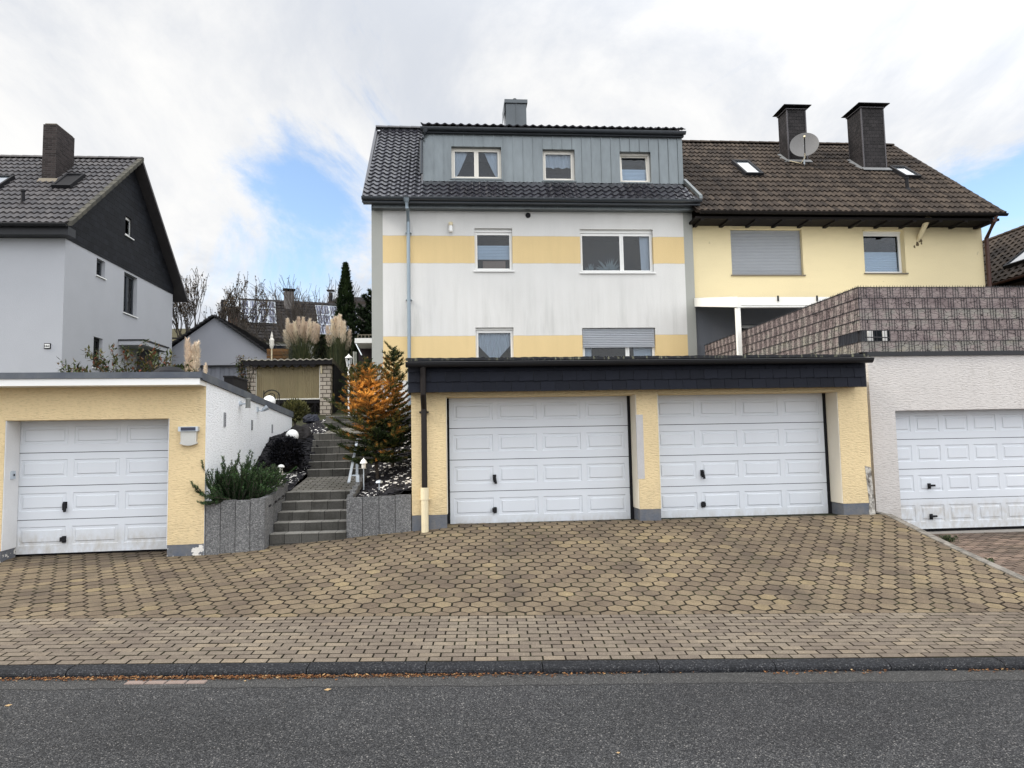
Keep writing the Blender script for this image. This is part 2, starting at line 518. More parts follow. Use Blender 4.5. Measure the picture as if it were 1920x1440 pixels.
def tile_roof(name, root, mt, O, U, Vv, W, L, tw=.30, tl=.33, amp=.035, lim=None, ns=8, lift=.03, power=1.0, shift=0.0, scallop=.03, seed=1):
    """rows of interlocking pan tiles; O eave corner, U along the eave, Vv up the slope"""
    r = random.Random(seed)
    U = V(U).normalized(); Vv = V(Vv).normalized(); N = U.cross(Vv).normalized()
    if N.z < 0: N = -N
    O = V(O); m = MB()
    rows = int(math.ceil(L / tl))
    i = 0
    for k in range(rows):
        v0 = k * tl; v1 = min((k + 1) * tl + .03, L)
        a, b = (0, W) if lim is None else lim((v0 + min(v1, L)) / 2)
        segs = [(a, b)] if not isinstance(a, (tuple, list)) else [a, b]
        for (a, b) in segs:
            if b - a < .05: continue
            t0 = math.floor(a / tw); t1 = math.ceil(b / tw)
            for ti in range(t0, t1):
                tint = r.random(); dz = r.uniform(-.004, .004)
                lo = []; hi = []; fr = []
                for q in range(ns + 1):
                    u = min(max((ti + q / ns) * tw, a), b)
                    ph = (u / tw + shift * k) % 1.0
                    h = amp * (0.5 + 0.5 * math.cos(2 * math.pi * ph)) ** power
                    vb = v0 - scallop * (1 - h / max(amp, 1e-6)) if k else v0 - scallop * .3 * (1 - h / max(amp, 1e-6))
                    lo.append(O + U * u + Vv * vb + N * (h + lift + dz)); hi.append(O + U * u + Vv * v1 + N * (h + dz))
                    fr.append(O + U * u + Vv * vb + N * (h - .004))
                m.grid([fr, lo, hi], tint)
    o = m.build(name, mt, root)
    return o

def half_pipe(mb, a, b, r=.065, n=10, t=.5):
    """open half-round gutter between two points"""
    a, b = V(a), V(b); d = (b - a).normalized(); s = d.cross(V((0, 0, 1))).normalized()
    ra, rb = [], []
    for k in range(n + 1):
        an = math.pi * k / n
        o = s * (math.cos(an) * r) - V((0, 0, 1)) * (math.sin(an) * r)
        ra.append(a + o); rb.append(b + o)
    mb.grid([ra, rb], t)
    inner = [[p + V((0, 0, .004)) for p in ra], [p + V((0, 0, .004)) for p in rb]]
    mb.face(ra, t); mb.face(rb[::-1], t)
    # rolled front bead
    for s_ in (0, n):
        mb.tube([ra[s_], rb[s_]], .011, 6, t)

def ridge_tiles(mb, a, b, r=.10, L=.38, up=V((0, 0, 1))):
    a, b = V(a), V(b); n = max(1, round((b - a).length / L)); d = (b - a) / n
    s = d.normalized().cross(up).normalized()
    for k in range(n):
        p, q = a + d * k, a + d * (k + 1.08)
        rings = []
        for pt, rr in ((p, r * 1.12), (q, r)):
            rings.append([pt + s * (math.cos(math.pi * j / 6) * rr) + up * (math.sin(math.pi * j / 6) * rr * .8 - .03) for j in range(7)])
        t = rnd.random(); mb.grid(rings, t); mb.face(rings[0], t); mb.face(rings[-1], t)

def skylight(root, O, U, Vv, u0, u1, v0, v1, lift=.06):
    U = V(U).normalized(); Vv = V(Vv).normalized(); N = U.cross(Vv)
    if N.z < 0: N = -N
    T = lambda u, d, v: V(O) + U * u + Vv * v + N * (lift - d)
    m = MB(); f = .07
    m.box(u0, u0 + f, -.05, .08, v0, v1, T=T); m.box(u1 - f, u1, -.05, .08, v0, v1, T=T)
    m.box(u0 + f, u1 - f, -.05, .08, v0, v0 + f, T=T); m.box(u0 + f, u1 - f, -.06, .08, v1 - f * 1.5, v1, T=T)
    w = m.build('skylight', M['darkmetal'], root, recalc=True)
    g = MB(); g.box(u0 + f, u1 - f, -.02, -.014, v0 + f, v1 - f * 1.5, T=T)
    g.build('pane', M['skyglass'], w, recalc=True)
    return w
def skyglass():
    d = Nd('skylight glass', .04, 0, 1.0); d.color((.10, .12, .14)); d.b.inputs['IOR'].default_value = 2.2
    d.b.inputs['Coat Weight'].default_value = 1.0
    return d.m
M['skyglass'] = skyglass()
# ------------------------------------------------------------------ ground levels
RA = R(-3.3)
ER = V((math.cos(RA), math.sin(RA), 0)); NR = V((-math.sin(RA), math.cos(RA), 0))
def st(x, y): return x * ER.x + y * ER.y, x * NR.x + y * NR.y
def xy(s, t): return s * ER.x + t * NR.x, s * ER.y + t * NR.y
def lerp(a, b, f): return a + (b - a) * f
def pl(x, pts):
    """piecewise linear"""
    if x <= pts[0][0]: return pts[0][1]
    for (a, p), (b, q) in zip(pts, pts[1:]):
        if x <= b: return p + (q - p) * (x - a) / (b - a)
    return pts[-1][1]
T_KERB, T_PAVE, T_DRIVE, T_END = 6.20, 6.36, 7.68, 11.9
def z_street(s): return -.18 - .018 * s
def z_pave(s, t): return z_street(s) + .066 + .05 * (t - T_PAVE)
def z_drive(s, t):
    x, y = xy(s, t)
    zb = z_pave(s, T_DRIVE)
    zt = pl(x, [(-9, .22), (-3.6, .19), (-2.2, .285), (-.2, .405), (7.3, .40)])
    v = min(max((t - T_DRIVE) / (11.55 - T_DRIVE), 0), 1.05)
    return zb + (zt - zb) * (.72 * v + .28 * v * v)

# ------------------------------------------------------------------ double garage
YG = 11.6
M['yplaster'] = plaster('cream yellow rough plaster', (.70, .56, .335), plinth=(.63, (.105, .12, .15)))
M['reveal'] = mat('cream reveal paint', (.74, .68, .56), .85, .06, 3, .04, 60, .001)
M['shingle'] = mat('dark slate shingle', (.0075, .009, .015), .65, .2, 5, .12, 40, .002, 60, tint=.15)
M['fasciadark'] = mat('dark fascia sheet', (.008, .009, .012), .5, .2, 3, .1, 30, .001)
def mossy():
    d = Nd('mossy roof edge', .9, 0, .2)
    k = d.rng(d.noise(16, (1, .2, .2), 4, .7), .54, .64)
    k2 = d.rng(d.noise(.5, (1, .1, .1), 2), .38, .55)
    d.color(d.mix(d.math('MULTIPLY', d.math('MULTIPLY', k, k2), .8), (.020, .021, .024), (.22, .22, .15)))
    d.bump(d.noise(60), .004)
    return d.m
M['mossy'] = mossy()

gx0, gx1 = X_(772, 900, YG), X_(1632, 850, YG)
dg = thing('double_garage', 'cream yellow double garage with two white doors under a dark slate fascia', 'garage', (gx0, YG, 0))
T = T_front(YG)
zlin = Z_(1000, 742, YG)
zfb = Z_(1200, 731, 11.32)
d1 = (X_(837, 860, YG), X_(1197, 870, YG), .36, zlin)
d2 = (X_(1236, 860, YG), X_(1577, 860, YG), .36, zlin)
m = MB()
WT = zfb + .3
wall(m, T, gx0, gx1, -.25, WT, [d1, d2], .45)
for X, s in ((gx0, -1), (gx1, 1)):
    m.face([(X, YG, -.25), (X, YG + 6.2, -.25), (X, YG + 6.2, WT), (X, YG, WT)], .5)
m.face([(gx0, YG + 6.2, -.25), (gx1, YG + 6.2, -.25), (gx1, YG + 6.2, WT), (gx0, YG + 6.2, WT)], .5)
m.build('wall', M['yplaster'], dg)
for a, b, c, e in (d1, d2):
    for p in (b - .012, a + .003):
        m = MB(); m.box(p, p + .009, YG + .004, YG + .44, c + .27, e - .004); m.build('door_reveal', M['reveal'], dg)
garage_door(dg, T, d1[0] + .05, d1[1] - .06, .425, zlin + .02, 4, hx=X_(927, 890, YG + .4))
garage_door(dg, T, d2[0] + .03, d2[1] - .06, .425, zlin + .02, 4, hx=X_(1316, 885, YG + .4))
M['threshold'] = mat('concrete threshold', (.20, .18, .15), .9, .2, 4, .15, 60, .003)
for a, b, c, e in (d1, d2): m = MB(); m.box(a, b, YG - .02, YG + .5, .20, .395); m.build('threshold', M['threshold'], dg)
# slate fascia
fx0, fx1 = X_(765, 700, 11.3), X_(1624, 700, 11.3)
zft = Z_(1200, 682, 11.3)
m = MB()
m.box(fx0 + .02, fx1 - .02, 11.34, YG - .003, zfb + .02, zft + .02)
m.box(fx0 + .02, gx0 - .003, YG - .003, YG + 6.3, zfb + .02, zft + .02)
m.box(gx1 + .003, fx1 - .02, YG - .003, YG + .3, zfb + .02, zft + .02)
m.build('fascia', M['fasciadark'], dg)
m = MB()
rh = (zft - zfb) / 2.6
rr = random.Random(5)
for r_ in range(3):
    z0 = zfb + r_ * rh
    off = (r_ % 2) * .11
    n = int((fx1 - fx0) / .235) + 2
    for k in range(n):
        a = max(fx0, fx0 - off + k * .235); b = min(fx1, fx0 - off + (k + 1) * .235 - .006)
        if b - a < .02: continue
        j = rr.uniform(-.004, .004)
        z1 = min(z0 + rh * 1.25, zft)
        y0 = 11.315 + j; y1 = 11.337
        m.hexa([(a, y0, z0), (b, y0, z0 + .012), (b, y0 + .012, z0 + .012), (a, y0 + .012, z0), (a, y1, z1), (b, y1, z1), (b, y1 + .006, z1), (a, y1 + .006, z1)], rr.random())
    for k in range(26):
        y0 = 11.35 + k * .235
        z1 = min(z0 + rh * 1.25, zft)
        m.hexa([(fx0 - .005, y0, z0), (fx0 + .012, y0, z0), (fx0 + .012, y0 + .229, z0 + .012), (fx0 - .005, y0 + .229, z0 + .012),
                (fx0 + .014, y0, z1), (fx0 + .02, y0, z1), (fx0 + .02, y0 + .229, z1), (fx0 + .014, y0 + .229, z1)], rr.random())
m.build('slate_shingles', M['shingle'], dg)
zg = Z_(1200, 676, 11.2)
m = MB()
half_pipe(m, (fx0 - .03, 11.22, zg + .0), (fx1 + .06, 11.22, zg + .0), .075)
m.build('gutter', M['fasciadark'], dg)
m = MB()
ex0, ex1 = fx0 - .03, fx1 + .0
n = int((ex1 - ex0) / .045)
lo, hi, bk, far = [], [], [], []
for k in range(n + 1):
    x = ex0 + (ex1 - ex0) * k / n
    w = .003 * math.sin(k * 1.7) + .003 * math.sin(k * .31)
    lo.append((x, 11.20, zg + .030)); hi.append((x, 11.21, zg + .075 + w)); bk.append((x, 11.62, zg + .082)); far.append((x, YG + 6.3, zg + .10))
m.grid([lo, hi, bk, far])
m.build('roof', M['mossy'], dg)
m = MB()
px = X_(795, 800, 11.45)
m.tube([(px, 11.24, zg - .06), (px, 11.26, zg - .2), (px, 11.28, zfb - .02), (px, 11.47, zfb - .25), (px, 11.49, 1.05)], .047, 14, .5)
m.box(px - .075, px + .075, 11.49, YG, 2.26, 2.285)
m.tube([(px, 11.49, 2.25), (px, 11.49, 2.295)], .056, 14, .5)
m.build('downpipe', M['brownpipe'], dg, smooth=False)
m = MB()
m.tube([(px, 11.49, .20), (px, 11.49, .90)], .058, 14, .5)
m.tube([(px, 11.49, .88), (px, 11.49, 1.07)], .066, 14, .5)
m.box(px - .08, px + .08, 11.5, YG, .87, .885)
o = lab(m.build('standpipe', M['creampipe'], dg), 'cream painted lower section of the brown downpipe')
# grey bare repair on the pillar and the crumbling right corner
m = MB()
a = X_(1193, 800, YG); m.box(a + .0, a + .115, YG - .004, YG + .02, 1.12, 2.18)
lab(m.build('repair_patch', mat('grey filler', (.46, .45, .45), .9, .12, 5, .1, 60, .003), dg), 'pale grey filler patch on the pillar edge')
m = MB(); rr = random.Random(2)
a = X_(1625, 900, YG)
pts = [(a, .40), (a + .02, .62), (a - .02, 1.25), (a + .085, 1.22), (a + .10, .9), (a + .12, .4)]
m.prism([(p[0], YG - .007, p[1]) for p in pts], (0, .03, 0))
def crumb():
    d = Nd('crumbling mortar', .95, 0, .1)
    k = d.rng(d.noise(14, (1, 1, .5), 5, .7), .42, .60)
    d.color(d.mix(k, (.50, .48, .44), (.10, .09, .08))); d.bump(d.noise(30, det=5), .02); return d.m
lab(m.build('damaged_corner', crumb(), dg), 'crumbling bare mortar at the wall corner')

# ------------------------------------------------------------------ right garage with roof terrace
YR = 12.1
rx0 = X_(1637, 850, YR); rx1 = rx0 + 7.4
zrt = Z_(1780, 662, YR)
rg = thing('terrace_garage', 'lilac white rough plastered garage carrying a fenced roof terrace', 'garage', (rx0, YR, 0))
M['lilac'] = plaster('lilac white rough plaster', (.56, .535, .515), plinth=(.20, (.30, .28, .26)), sc=40)
T = T_front(YR)
rd = (X_(1685, 880, YR), X_(1685, 880, YR) + 5.0, .0, Z_(1800, 768, YR))
m = MB()
wall(m, T, rx0, rx1, -.4, zrt, [rd], .3)
m.face([(rx0, YR, -.4), (rx0, 20, -.4), (rx0, 20, zrt), (rx0, YR, zrt)], .5)
m.face([(rx1, YR, -.4), (rx1, 20, -.4), (rx1, 20, zrt), (rx1, YR, zrt)], .5)
m.build('wall', M['lilac'], rg)
m = MB(); m.face([(rx0, YR, zrt), (rx1, YR, zrt), (rx1, 19.9, zrt), (rx0, 19.9, zrt)])
m.build('terrace_floor', mat('grey terrace slabs', (.25, .25, .25), .9), rg)
m = MB()
m.box(rx0 - .02, rx1, YR - .035, YR + .1, zrt - .045, zrt + .03)
m.box(rx0 - .02, rx0 + .1, YR + .1, 19.9, zrt - .045, zrt + .03)
m.build('coping', M['fasciadark'], rg)
garage_door(rg, T, rd[0] - .09, rd[1] - .05, .055, rd[3] + .02, 9, d=.26, hx=X_(1741, 900, YR + .26), hand='tee')

# fence of printed strips on the terrace edge
fn = thing('privacy_fence', 'double bar fence with stone patterned privacy strips on the garage terrace', 'fence', (X_(1612, 600, 12.15), 12.15, zrt))
def stoneprint(name, c1, c2, c3):
    d = Nd(name, .7, 0, .3)
    vo = d.n('ShaderNodeTexVoronoi', feature='DISTANCE_TO_EDGE'); vo.inputs['Scale'].default_value = 7.5
    nz = d.n('ShaderNodeTexNoise'); nz.inputs['Scale'].default_value = 6; nz.inputs['Detail'].default_value = 4
    d.l(d.obj(), nz.inputs['Vector'])
    x, y, z = d.sep()
    ad = d.n('ShaderNodeVectorMath', operation='MULTIPLY_ADD'); d.l(nz.outputs['Color'], ad.inputs[0]); ad.inputs[1].default_value = (.16, .16, .10)
    d.l(d.comb(d.math('ADD', x, y), d.math('MULTIPLY', z, 2.4), d.math('MULTIPLY', d.attr(), 9)), ad.inputs[2]); d.l(ad.outputs[0], vo.inputs['Vector'])
    crack = d.rng(vo.outputs['Distance'], .012, .045)
    tone = d.ramp(d.math('ADD', d.noise(2.2, (1, 1, 2.2), 4, .65), d.math('MULTIPLY_ADD', d.attr(), .22, -.11)), [(.30, c1), (.5, c2), (.66, c3), (.8, (.30, .27, .22))])
    f = d.math('MULTIPLY_ADD', d.noise(40, det=4), .7, .62)
    d.color(d.scale(d.mix(crack, (.025, .02, .02), tone), f))
    return d.m
M['stripf'] = stoneprint('stone print strip', (.17, .135, .135), (.27, .225, .215), (.25, .24, .215))
M['bar'] = mat('anthracite bar', (.014, .014, .018), .5, .1, 3, 0, 60, 0)
fxa = fn.location.x
ztop = Z_(1700, 538.5, 12.15); zb0 = zrt + .035
rows = 6; rhh = (ztop - zb0) / rows
def fence_side(T, length, gap):
    mv = MB(); wpitch = .0505
    nw = int(length / wpitch)
    for r_ in range(rows):
        z0 = zb0 + r_ * rhh; z1 = z0 + rhh
        s = MB()
        parts = [(0.0, length)] if not (r_ == 1) else [(gap, length)]
        for a, b in parts:
            s.box(a, b, 0, .004, z0 + .004, z1 - .004, t=rnd.random(), T=T)
        s.build('privacy_strip', M['stripf'], fn)
        sh = rnd.randrange(5)
        for k in range(nw):
            inside = r_ == 1 and k * wpitch < gap
            if (k + sh) % 5 in (0, 1, 2) or (inside and k % 2 == 0) or r_ == 5:
                x = k * wpitch
                vis = (k + sh) % 5 in (0, 1, 2) or inside
                mv.box(x - .0032, x + .0032, -.010 if vis else .008, -.004 if vis else .014, z0, z1 + (.03 if r_ == 5 else 0), t=.5, T=T)
        mv.box(0, length, -.016, -.010, z1 - .006, z1 + .004, t=.5, T=T)
        mv.box(0, length, .014, .020, z1 - .006, z1 + .004, t=.5, T=T)
    mv.box(0, length, -.016, -.010, zb0 - .004, zb0 + .006, t=.5, T=T)
    mv.build('bar_grid', M['bar'], fn)
fence_side(lambda u, d, z: V((fxa + u, 12.15 + d, z)), 6.6, .55)
fence_side(lambda u, d, z: V((fxa + d, 12.15 + u, z)), 7.9, .75)
for p, q in [(.03, 12.25 + k * 1.9) for k in range(5)] + [(k * 2.0, 12.19) for k in range(1, 4)]:
    m = MB(); m.box(fxa + p, fxa + p + .05, q, q + .04, zb0 - .03, ztop); m.build('fence_post', M['bar'], fn)
m = MB(); m.tube([(fxa + .05, 12.10, zb0 + 1.35 * rhh), (fxa + .50, 12.09, zb0 + 1.28 * rhh)], .010, 8); m.build('clamp_bar', M['bar'], fn)

q0 = P(1633, 633, 13.4); q1 = P(1683, 633, 13.4)
td = thing('glass_screen', 'white framed glass screen glimpsed through the gap in the fence', 'screen', (q0.x, 13.4, zrt))
m = MB()
for a in (1633, 1659.5, 1690): x = X_(a, 633, 13.4); m.box(x - .045, x + .045, 13.4, 13.45, zrt + .01, zrt + .75)
m.box(q0.x - .04, X_(1690, 633, 13.4), 13.401, 13.449, zrt + .72, zrt + .78)
m.build('frame', M['pvc'], td)
m = MB(); m.box(q0.x, X_(1690, 633, 13.4), 13.42, 13.43, zrt + .02, zrt + .72); m.build('pane', mat('dark glass', (.012, .016, .02), .1, spec=.5), td)
# ------------------------------------------------------------------ left garage, its own direction
LA = R(3.3)
lc = P(384, 900, 11.2)
lg = thing('side_garage', 'cream yellow single garage with long white side wall and grey roof coping', 'garage', (lc.x, lc.y, 0), LA)
# local frame: x to the left is negative, front at y = 0, corner at the origin
def lp(px, py, dy=0.0):
    """survey a pixel on the garage front (set dy back) in the garage's own coordinates"""
    n = V((-math.sin(LA), math.cos(LA), 0)); d = ray(px, py)
    p0 = lc + n * dy
    k = (p0 - EYE).dot(n) / d.dot(n)
    q = chain(lg).inverted() @ (EYE + d * k)
    return q
M['yplaster_l'] = plaster('cream yellow rough plaster, peeling plinth', (.70, .555, .33), plinth=(.335, (.105, .12, .15)), chips=(2.1, .7, 4.2), chip_t=.575)
M['wplaster'] = plaster('white rough plaster', (.84, .86, .88), sc=36, stain=.04, dist=.006)
T = lambda u, d, z: V((u, d, z))
lx0 = -6.6
zl = lp(200, 727).z
dl0, dl1 = lp(20, 900).x - .1, lp(316, 880).x
dlt = lp(200, 786).z
ztl = 3.02
m = MB()
wall(m, T, lx0, 0, -.3, ztl - .1, [(dl0, dl1, .1, dlt)], .4)
m.build('wall', M['yplaster_l'], lg, world=False)
m = MB()
Ls = 7.9
def zroof(y): return lerp(2.98, 2.62, (y + .3) / (Ls + .3))
m.face([(0, 0, -.3), (0, Ls, -.3), (0, Ls, zroof(Ls) - .1), (0, 0, zroof(0) - .1)], .5)
m.face([(lx0, 0, -.3), (lx0, Ls, -.3), (lx0, Ls, 2.5), (lx0, 0, 2.9)], .5)
m.face([(lx0, Ls, -.3), (0, Ls, -.3), (0, Ls, 2.5), (lx0, Ls, 2.5)], .5)
m.build('side_wall', M['wplaster'], lg, world=False)
M['wreveal'] = mat('white reveal', (.70, .70, .70), .9)
for p in (dl0 + .003, dl1 - .012):
    m = MB(); m.box(p, p + .009, .004, .39, .33, dlt - .004); m.build('door_reveal', M['wreveal'], lg, world=False)
gd = garage_door(lg, lambda u, d, z: chain(lg) @ V((u, d, z)), lp(28, 900, .4).x, dl1 - .02, .22, dlt + .02, 3, d=.4, hx=lp(123, 930, .4).x)
# plinth wedge along the rising side bed
m = MB()
m.prism([(.004, .5, .2), (.004, Ls - .1, 1.6), (.004, Ls - .1, 2.20), (.004, 4.9, 1.66), (.004, 2.2, .98)], (.03, 0, 0))
m.build('side_plinth', mat('grey plinth paint', (.10, .11, .125), .9, .15, 3), lg, world=False)
# roof slab with overhang, white fascia, grey coping
zc0 = lp(200, 710, -.33).z; zc1 = lp(200, 722.5, -.33).z; zct = lp(200, 698, -.33).z
m = MB(); m.box(lx0, -.004, -.33, 0, zc1, zc0); m.box(lx0, -.004, -.0, .35, zl + .02, zc0)
m.build('fascia', M['whitepaint'], lg, world=False)
m = MB()
m.box(lx0, .03, -.35, -.30, zc0 + .003, zct)
yA, yB = -.30, Ls + .05
m.hexa([(-.10, yA, zc0 - .02), (.03, yA, zc0 - .02), (.03, yB, zroof(yB) - .12), (-.10, yB, zroof(yB) - .12), (-.10, yA, zct), (.03, yA, zct), (.03, yB, zroof(yB) + .03), (-.10, yB, zroof(yB) + .03)])
m.build('coping', mat('grey coping', (.085, .095, .115), .75, .25, 2.5, .12, 40, .002, col2=(.12, .13, .14)), lg, world=False)
m = MB(); m.face([(lx0, -.3, zc0 - .03), (-.1, -.3, zc0 - .03), (-.1, Ls, zroof(Ls) - .13), (lx0, Ls, zroof(Ls) - .13)])
m.build('roof', mat('green roof gravel', (.10, .09, .07), .95, .3, 3, .3, 40, .01), lg, world=False)
# side wall air vents
Sx = lambda px, py: (chain(lg).inverted() @ side_pt(px, py))
def side_pt(px, py):
    n = V((math.cos(LA), math.sin(LA), 0)); d = ray(px, py); k = (lc - EYE).dot(n) / d.dot(n)
    return EYE + d * k
for px, py, hh in ((421, 787, 27), (472, 797, 19), (510, 804, 16)):
    a = Sx(px, py - hh / 2); b = Sx(px, py + hh / 2)
    m = MB(); y = a.y; w = .055
    m.box(-.004, .014, y - w, y - w + .02, b.z, a.z); m.box(-.004, .014, y + w - .02, y + w, b.z, a.z)
    for k in range(6): m.box(-.004, .012, y - w + .02, y + w - .02, lerp(b.z, a.z, k / 6), lerp(b.z, a.z, k / 6 + .07))
    m.box(-.004, .004, y - w + .02, y + w - .02, b.z, a.z, t=0)
    m.build('air_vent', mat('vent plastic', (.26, .27, .28), .6), lg, world=False)
# wall lamp and spotlight, letter box and key switch hang on it: things of their own
a = side_pt(449, 757)
m_ = thing('wall_lamp', 'ribbed cylinder wall lamp on the white garage side wall', 'lamp', tuple(a), LA)
m = MB(); m.lathe([(0, -.06), (.045, -.06), (.045, .06), (0, .06)], (0, 0, 0), 14)
m2 = MB(); m2.v = [(z, y, x) for x, y, z in m.v]; m2.f = m.f; m2.t = m.t
m2.v = [(x * .35 + .02, y, z) for x, y, z in m2.v]; m2.build('wall_plate', M['alu'], m_, world=False)
m = MB(); m.tube([(.03, 0, 0), (.15, 0, .0)], .016, 8); m.build('arm', M['alu'], m_, world=False)
m = MB()
for k in range(7): m.lathe([(.055 * .75, (k * .034 - .10) * .65), (.062 * .75, (k * .034 - .097) * .65), (.062 * .75, (k * .034 - .082) * .65), (.055 * .75, (k * .034 - .079) * .65)], (.15, 0, 0), 16)
m.lathe([(0, .105), (.050, .10), (.052, .085), (.045, .08)], (.15, 0, 0), 16)
m.lathe([(.036, -.075), (.037, .085)], (.15, 0, 0), 16)
m.lathe([(0, -.08), (.047, -.08), (.047, -.065)], (.15, 0, 0), 16)
m.build('lamp_shade', mat('ribbed grey glass', (.22, .23, .22), .3, .2, 20), m_, world=False)
a = side_pt(482, 768)
m_ = thing('spotlight', 'small grey spotlight behind the cylinder lamp on the white wall', 'lamp', tuple(a), LA)
m = MB(); m.box(0, .03, -.04, .04, -.05, .05); m.build('wall_plate', M['alu'], m_, world=False)
m = MB(); m.tube([(.03, 0, 0), (.08, .02, -.03), (.12, .03, .0), (.20, .04, .05)], [.014, .014, .04, .055], 12); m.build('lamp_head', M['alu'], m_, world=False)
a = chain(lg) @ lp(356, 818)
m_ = thing('letter_box', 'pale metal letter box with dark flap on the yellow garage wall', 'letter box', tuple(a), LA)
m = MB()
prof = [(-.115, .10), (-.11, -.08), (-.125, -.11), (-.06, -.135), (0, -.142), (.06, -.135), (.125, -.11), (.11, -.08), (.115, .10)]
m.prism([(x, -.075, z) for x, z in prof[::-1]], (0, .07, 0))
m.build('box_body', mat('brushed steel', (.50, .50, .47), .45, .1, 4, metal=.3), m_, world=False, recalc=True)
m = MB(); m.box(-.14, .14, -.105, -.002, .075, .145); m.build('lid', M['alu'], m_, world=False)
m = MB(); m.box(-.10, .11, -.112, -.106, .085, .135); m.build('name_plate', mat('dark flap', (.03, .035, .06), .3), m_, world=False)
a = chain(lg) @ V((dl0 + .012, .2, lp(11, 891, .2).z))
m_ = thing('key_switch', 'small grey key switch box in the left door reveal', 'switch', tuple(a), LA)
m = MB(); m.box(0, .03, -.045, .045, -.06, .06); m.build('switch_box', M['alu'], m_, world=False)
m = MB(); m.tube([(.03, 0, 0), (.036, 0, 0)], .018, 10); m.build('lock', M['darkmetal'], m_, world=False)
def on_plane(px, py, p0, n):
    d = ray(px, py); k = (V(p0) - EYE).dot(V(n)) / d.dot(V(n))
    return EYE + d * k

# ------------------------------------------------------------------ white house with zinc dormer
YH = 20.0
HB = 2.4
hx0, hx1 = X_(697, 550, YH), X_(1303, 550, YH)
gxl, gxr = X_(718, 550, YH), X_(1286, 550, YH)
zcor = (Z_(760, 391, YH) + Z_(1250, 402, YH)) / 2
def bandz(a, b): return (Z_(780, a, YH) + Z_(1255, b, YH)) / 2
b1t, b1b, b2t = bandz(439, 447), bandz(491, 496.5), bandz(629, 629)
b2b = b2t - (b1t - b1b) - .45
def housewall():
    d = Nd('white house render with ochre bands', .9, 0, .2)
    x, y, z = d.sep()
    z = d.math('ADD', z, HB); x = d.math('ADD', x, hx0)
    j = d.math('MULTIPLY_ADD', d.noise(3), .03, -.015)
    z2 = d.math('ADD', z, j)
    inb = lambda lo, hi: d.math('MULTIPLY', d.math('GREATER_THAN', z2, lo), d.math('LESS_THAN', z2, hi))
    band = d.math('ADD', inb(b1b, b1t), inb(b2b, b2t), clamp=True)
    edge = d.math('ADD', d.math('LESS_THAN', x, gxl), d.math('GREATER_THAN', x, gxr), clamp=True)
    streak = d.rng(d.noise(2.6, (1, 1, .09), 5, .7), .50, .80)
    zone = d.math('MULTIPLY', d.rng(z, b2t - .2, b2t + .1, .35, 1), d.rng(z, b1b - 1.7, b1b - .25, 1, .15))
    st_ = d.math('MULTIPLY', streak, zone)
    blot = d.rng(d.noise(.8, (1, 1, .6), 4), .4, .7)
    fine_streak = d.rng(d.noise(7, (1, 1, .06), 3), .4, .8)
    white = d.mix(d.math('MULTIPLY', st_, .62), (.625, .62, .60), (.33, .335, .315))
    white = d.mix(d.math('MULTIPLY', d.math('MULTIPLY', fine_streak, zone), .35), white, (.47, .46, .43))
    ochre = d.mix(d.math('MULTIPLY', fine_streak, .25), (.66, .505, .265), (.56, .43, .23))
    c = d.mix(band, white, ochre)
    # thin worn line where the colours meet
    line = None
    for zz in (b1t, b1b, b2t):
        k = d.math('LESS_THAN', d.math('ABSOLUTE', d.math('SUBTRACT', z2, zz)), .010)
        line = k if line is None else d.math('MAXIMUM', line, k)
    c = d.mix(d.math('MULTIPLY', line, .35), c, (.38, .33, .27))
    c = d.mix(edge, c, (.33, .335, .31))
    c = d.scale(c, d.math('MULTIPLY_ADD', blot, -.07, 1.03))
    d.color(d.scale(c, d.math('MULTIPLY_ADD', d.noise(55, det=4), .22, .89)))
    d.bump(d.noise(45, det=4), .006)
    return d.m
M['housewall'] = housewall()
wh = thing('white_house', 'white rendered house with ochre bands and a zinc clad dormer', 'house', (hx0, YH, HB))
T = T_front(YH)
def rect(x0, x1, yt, yb, Y, py=None):
    """opening surveyed from its pixels"""
    my = (yt + yb) / 2
    return (X_(x0, my, Y), X_(x1, my, Y), Z_((x0 + x1) / 2, yb, Y), Z_((x0 + x1) / 2, yt, Y))
w_up_s = rect(890, 961, 428, 507, YH); w_up_b = rect(1088, 1225, 430, 510.5, YH)
w_lo_s = rect(892, 963.5, 614, 694, YH); w_lo_b = rect(1092.5, 1230, 614.5, 695, YH)
m = MB()
wall(m, T, hx0, hx1, HB - .6, zcor, [w_up_s, w_up_b, w_lo_s, w_lo_b], .22)
EZ = (Z_(690, 366, 19.55) + Z_(1300, 379, 19.55)) / 2
RY = 23.1; RZ = EZ + (RY - 19.55)
ex0 = X_(680, 364, 19.55); ex1 = X_(1312, 378, 19.55)
for X in (hx0, hx1):
    m.face([(X, YH, HB - .6), (X, YH + 6.4, HB - .6), (X, YH + 6.4, EZ), (X, RY, RZ - .15), (X, YH, EZ + .3)], .5)
m.face([(hx0, YH + 6.4, HB - .6), (hx1, YH + 6.4, HB - .6), (hx1, YH + 6.4, EZ), (hx0, YH + 6.4, EZ)], .5)
m.build('wall', M['housewall'], wh)
zig = lambda x: (0.62 - abs(x - .5) * .95 if abs(x - .5) > .02 else .6)
window(wh, T, *w_up_s, d=.12, box=.09, content=c_many(c_blind(.33, .70), c_panel(.2, .85, 0, .28)))
window(wh, T, *w_up_b, d=.12, box=.09, mull=(.575,), content=c_many(c_curtain(lambda x: (0, 1) if x > .86 else (1, 1), 30), c_plant))
window(wh, T, *w_lo_s, d=.12, box=.06, content=c_curtain(lambda x: (.18 + abs(x - .5) * 1.0, .97), 14))
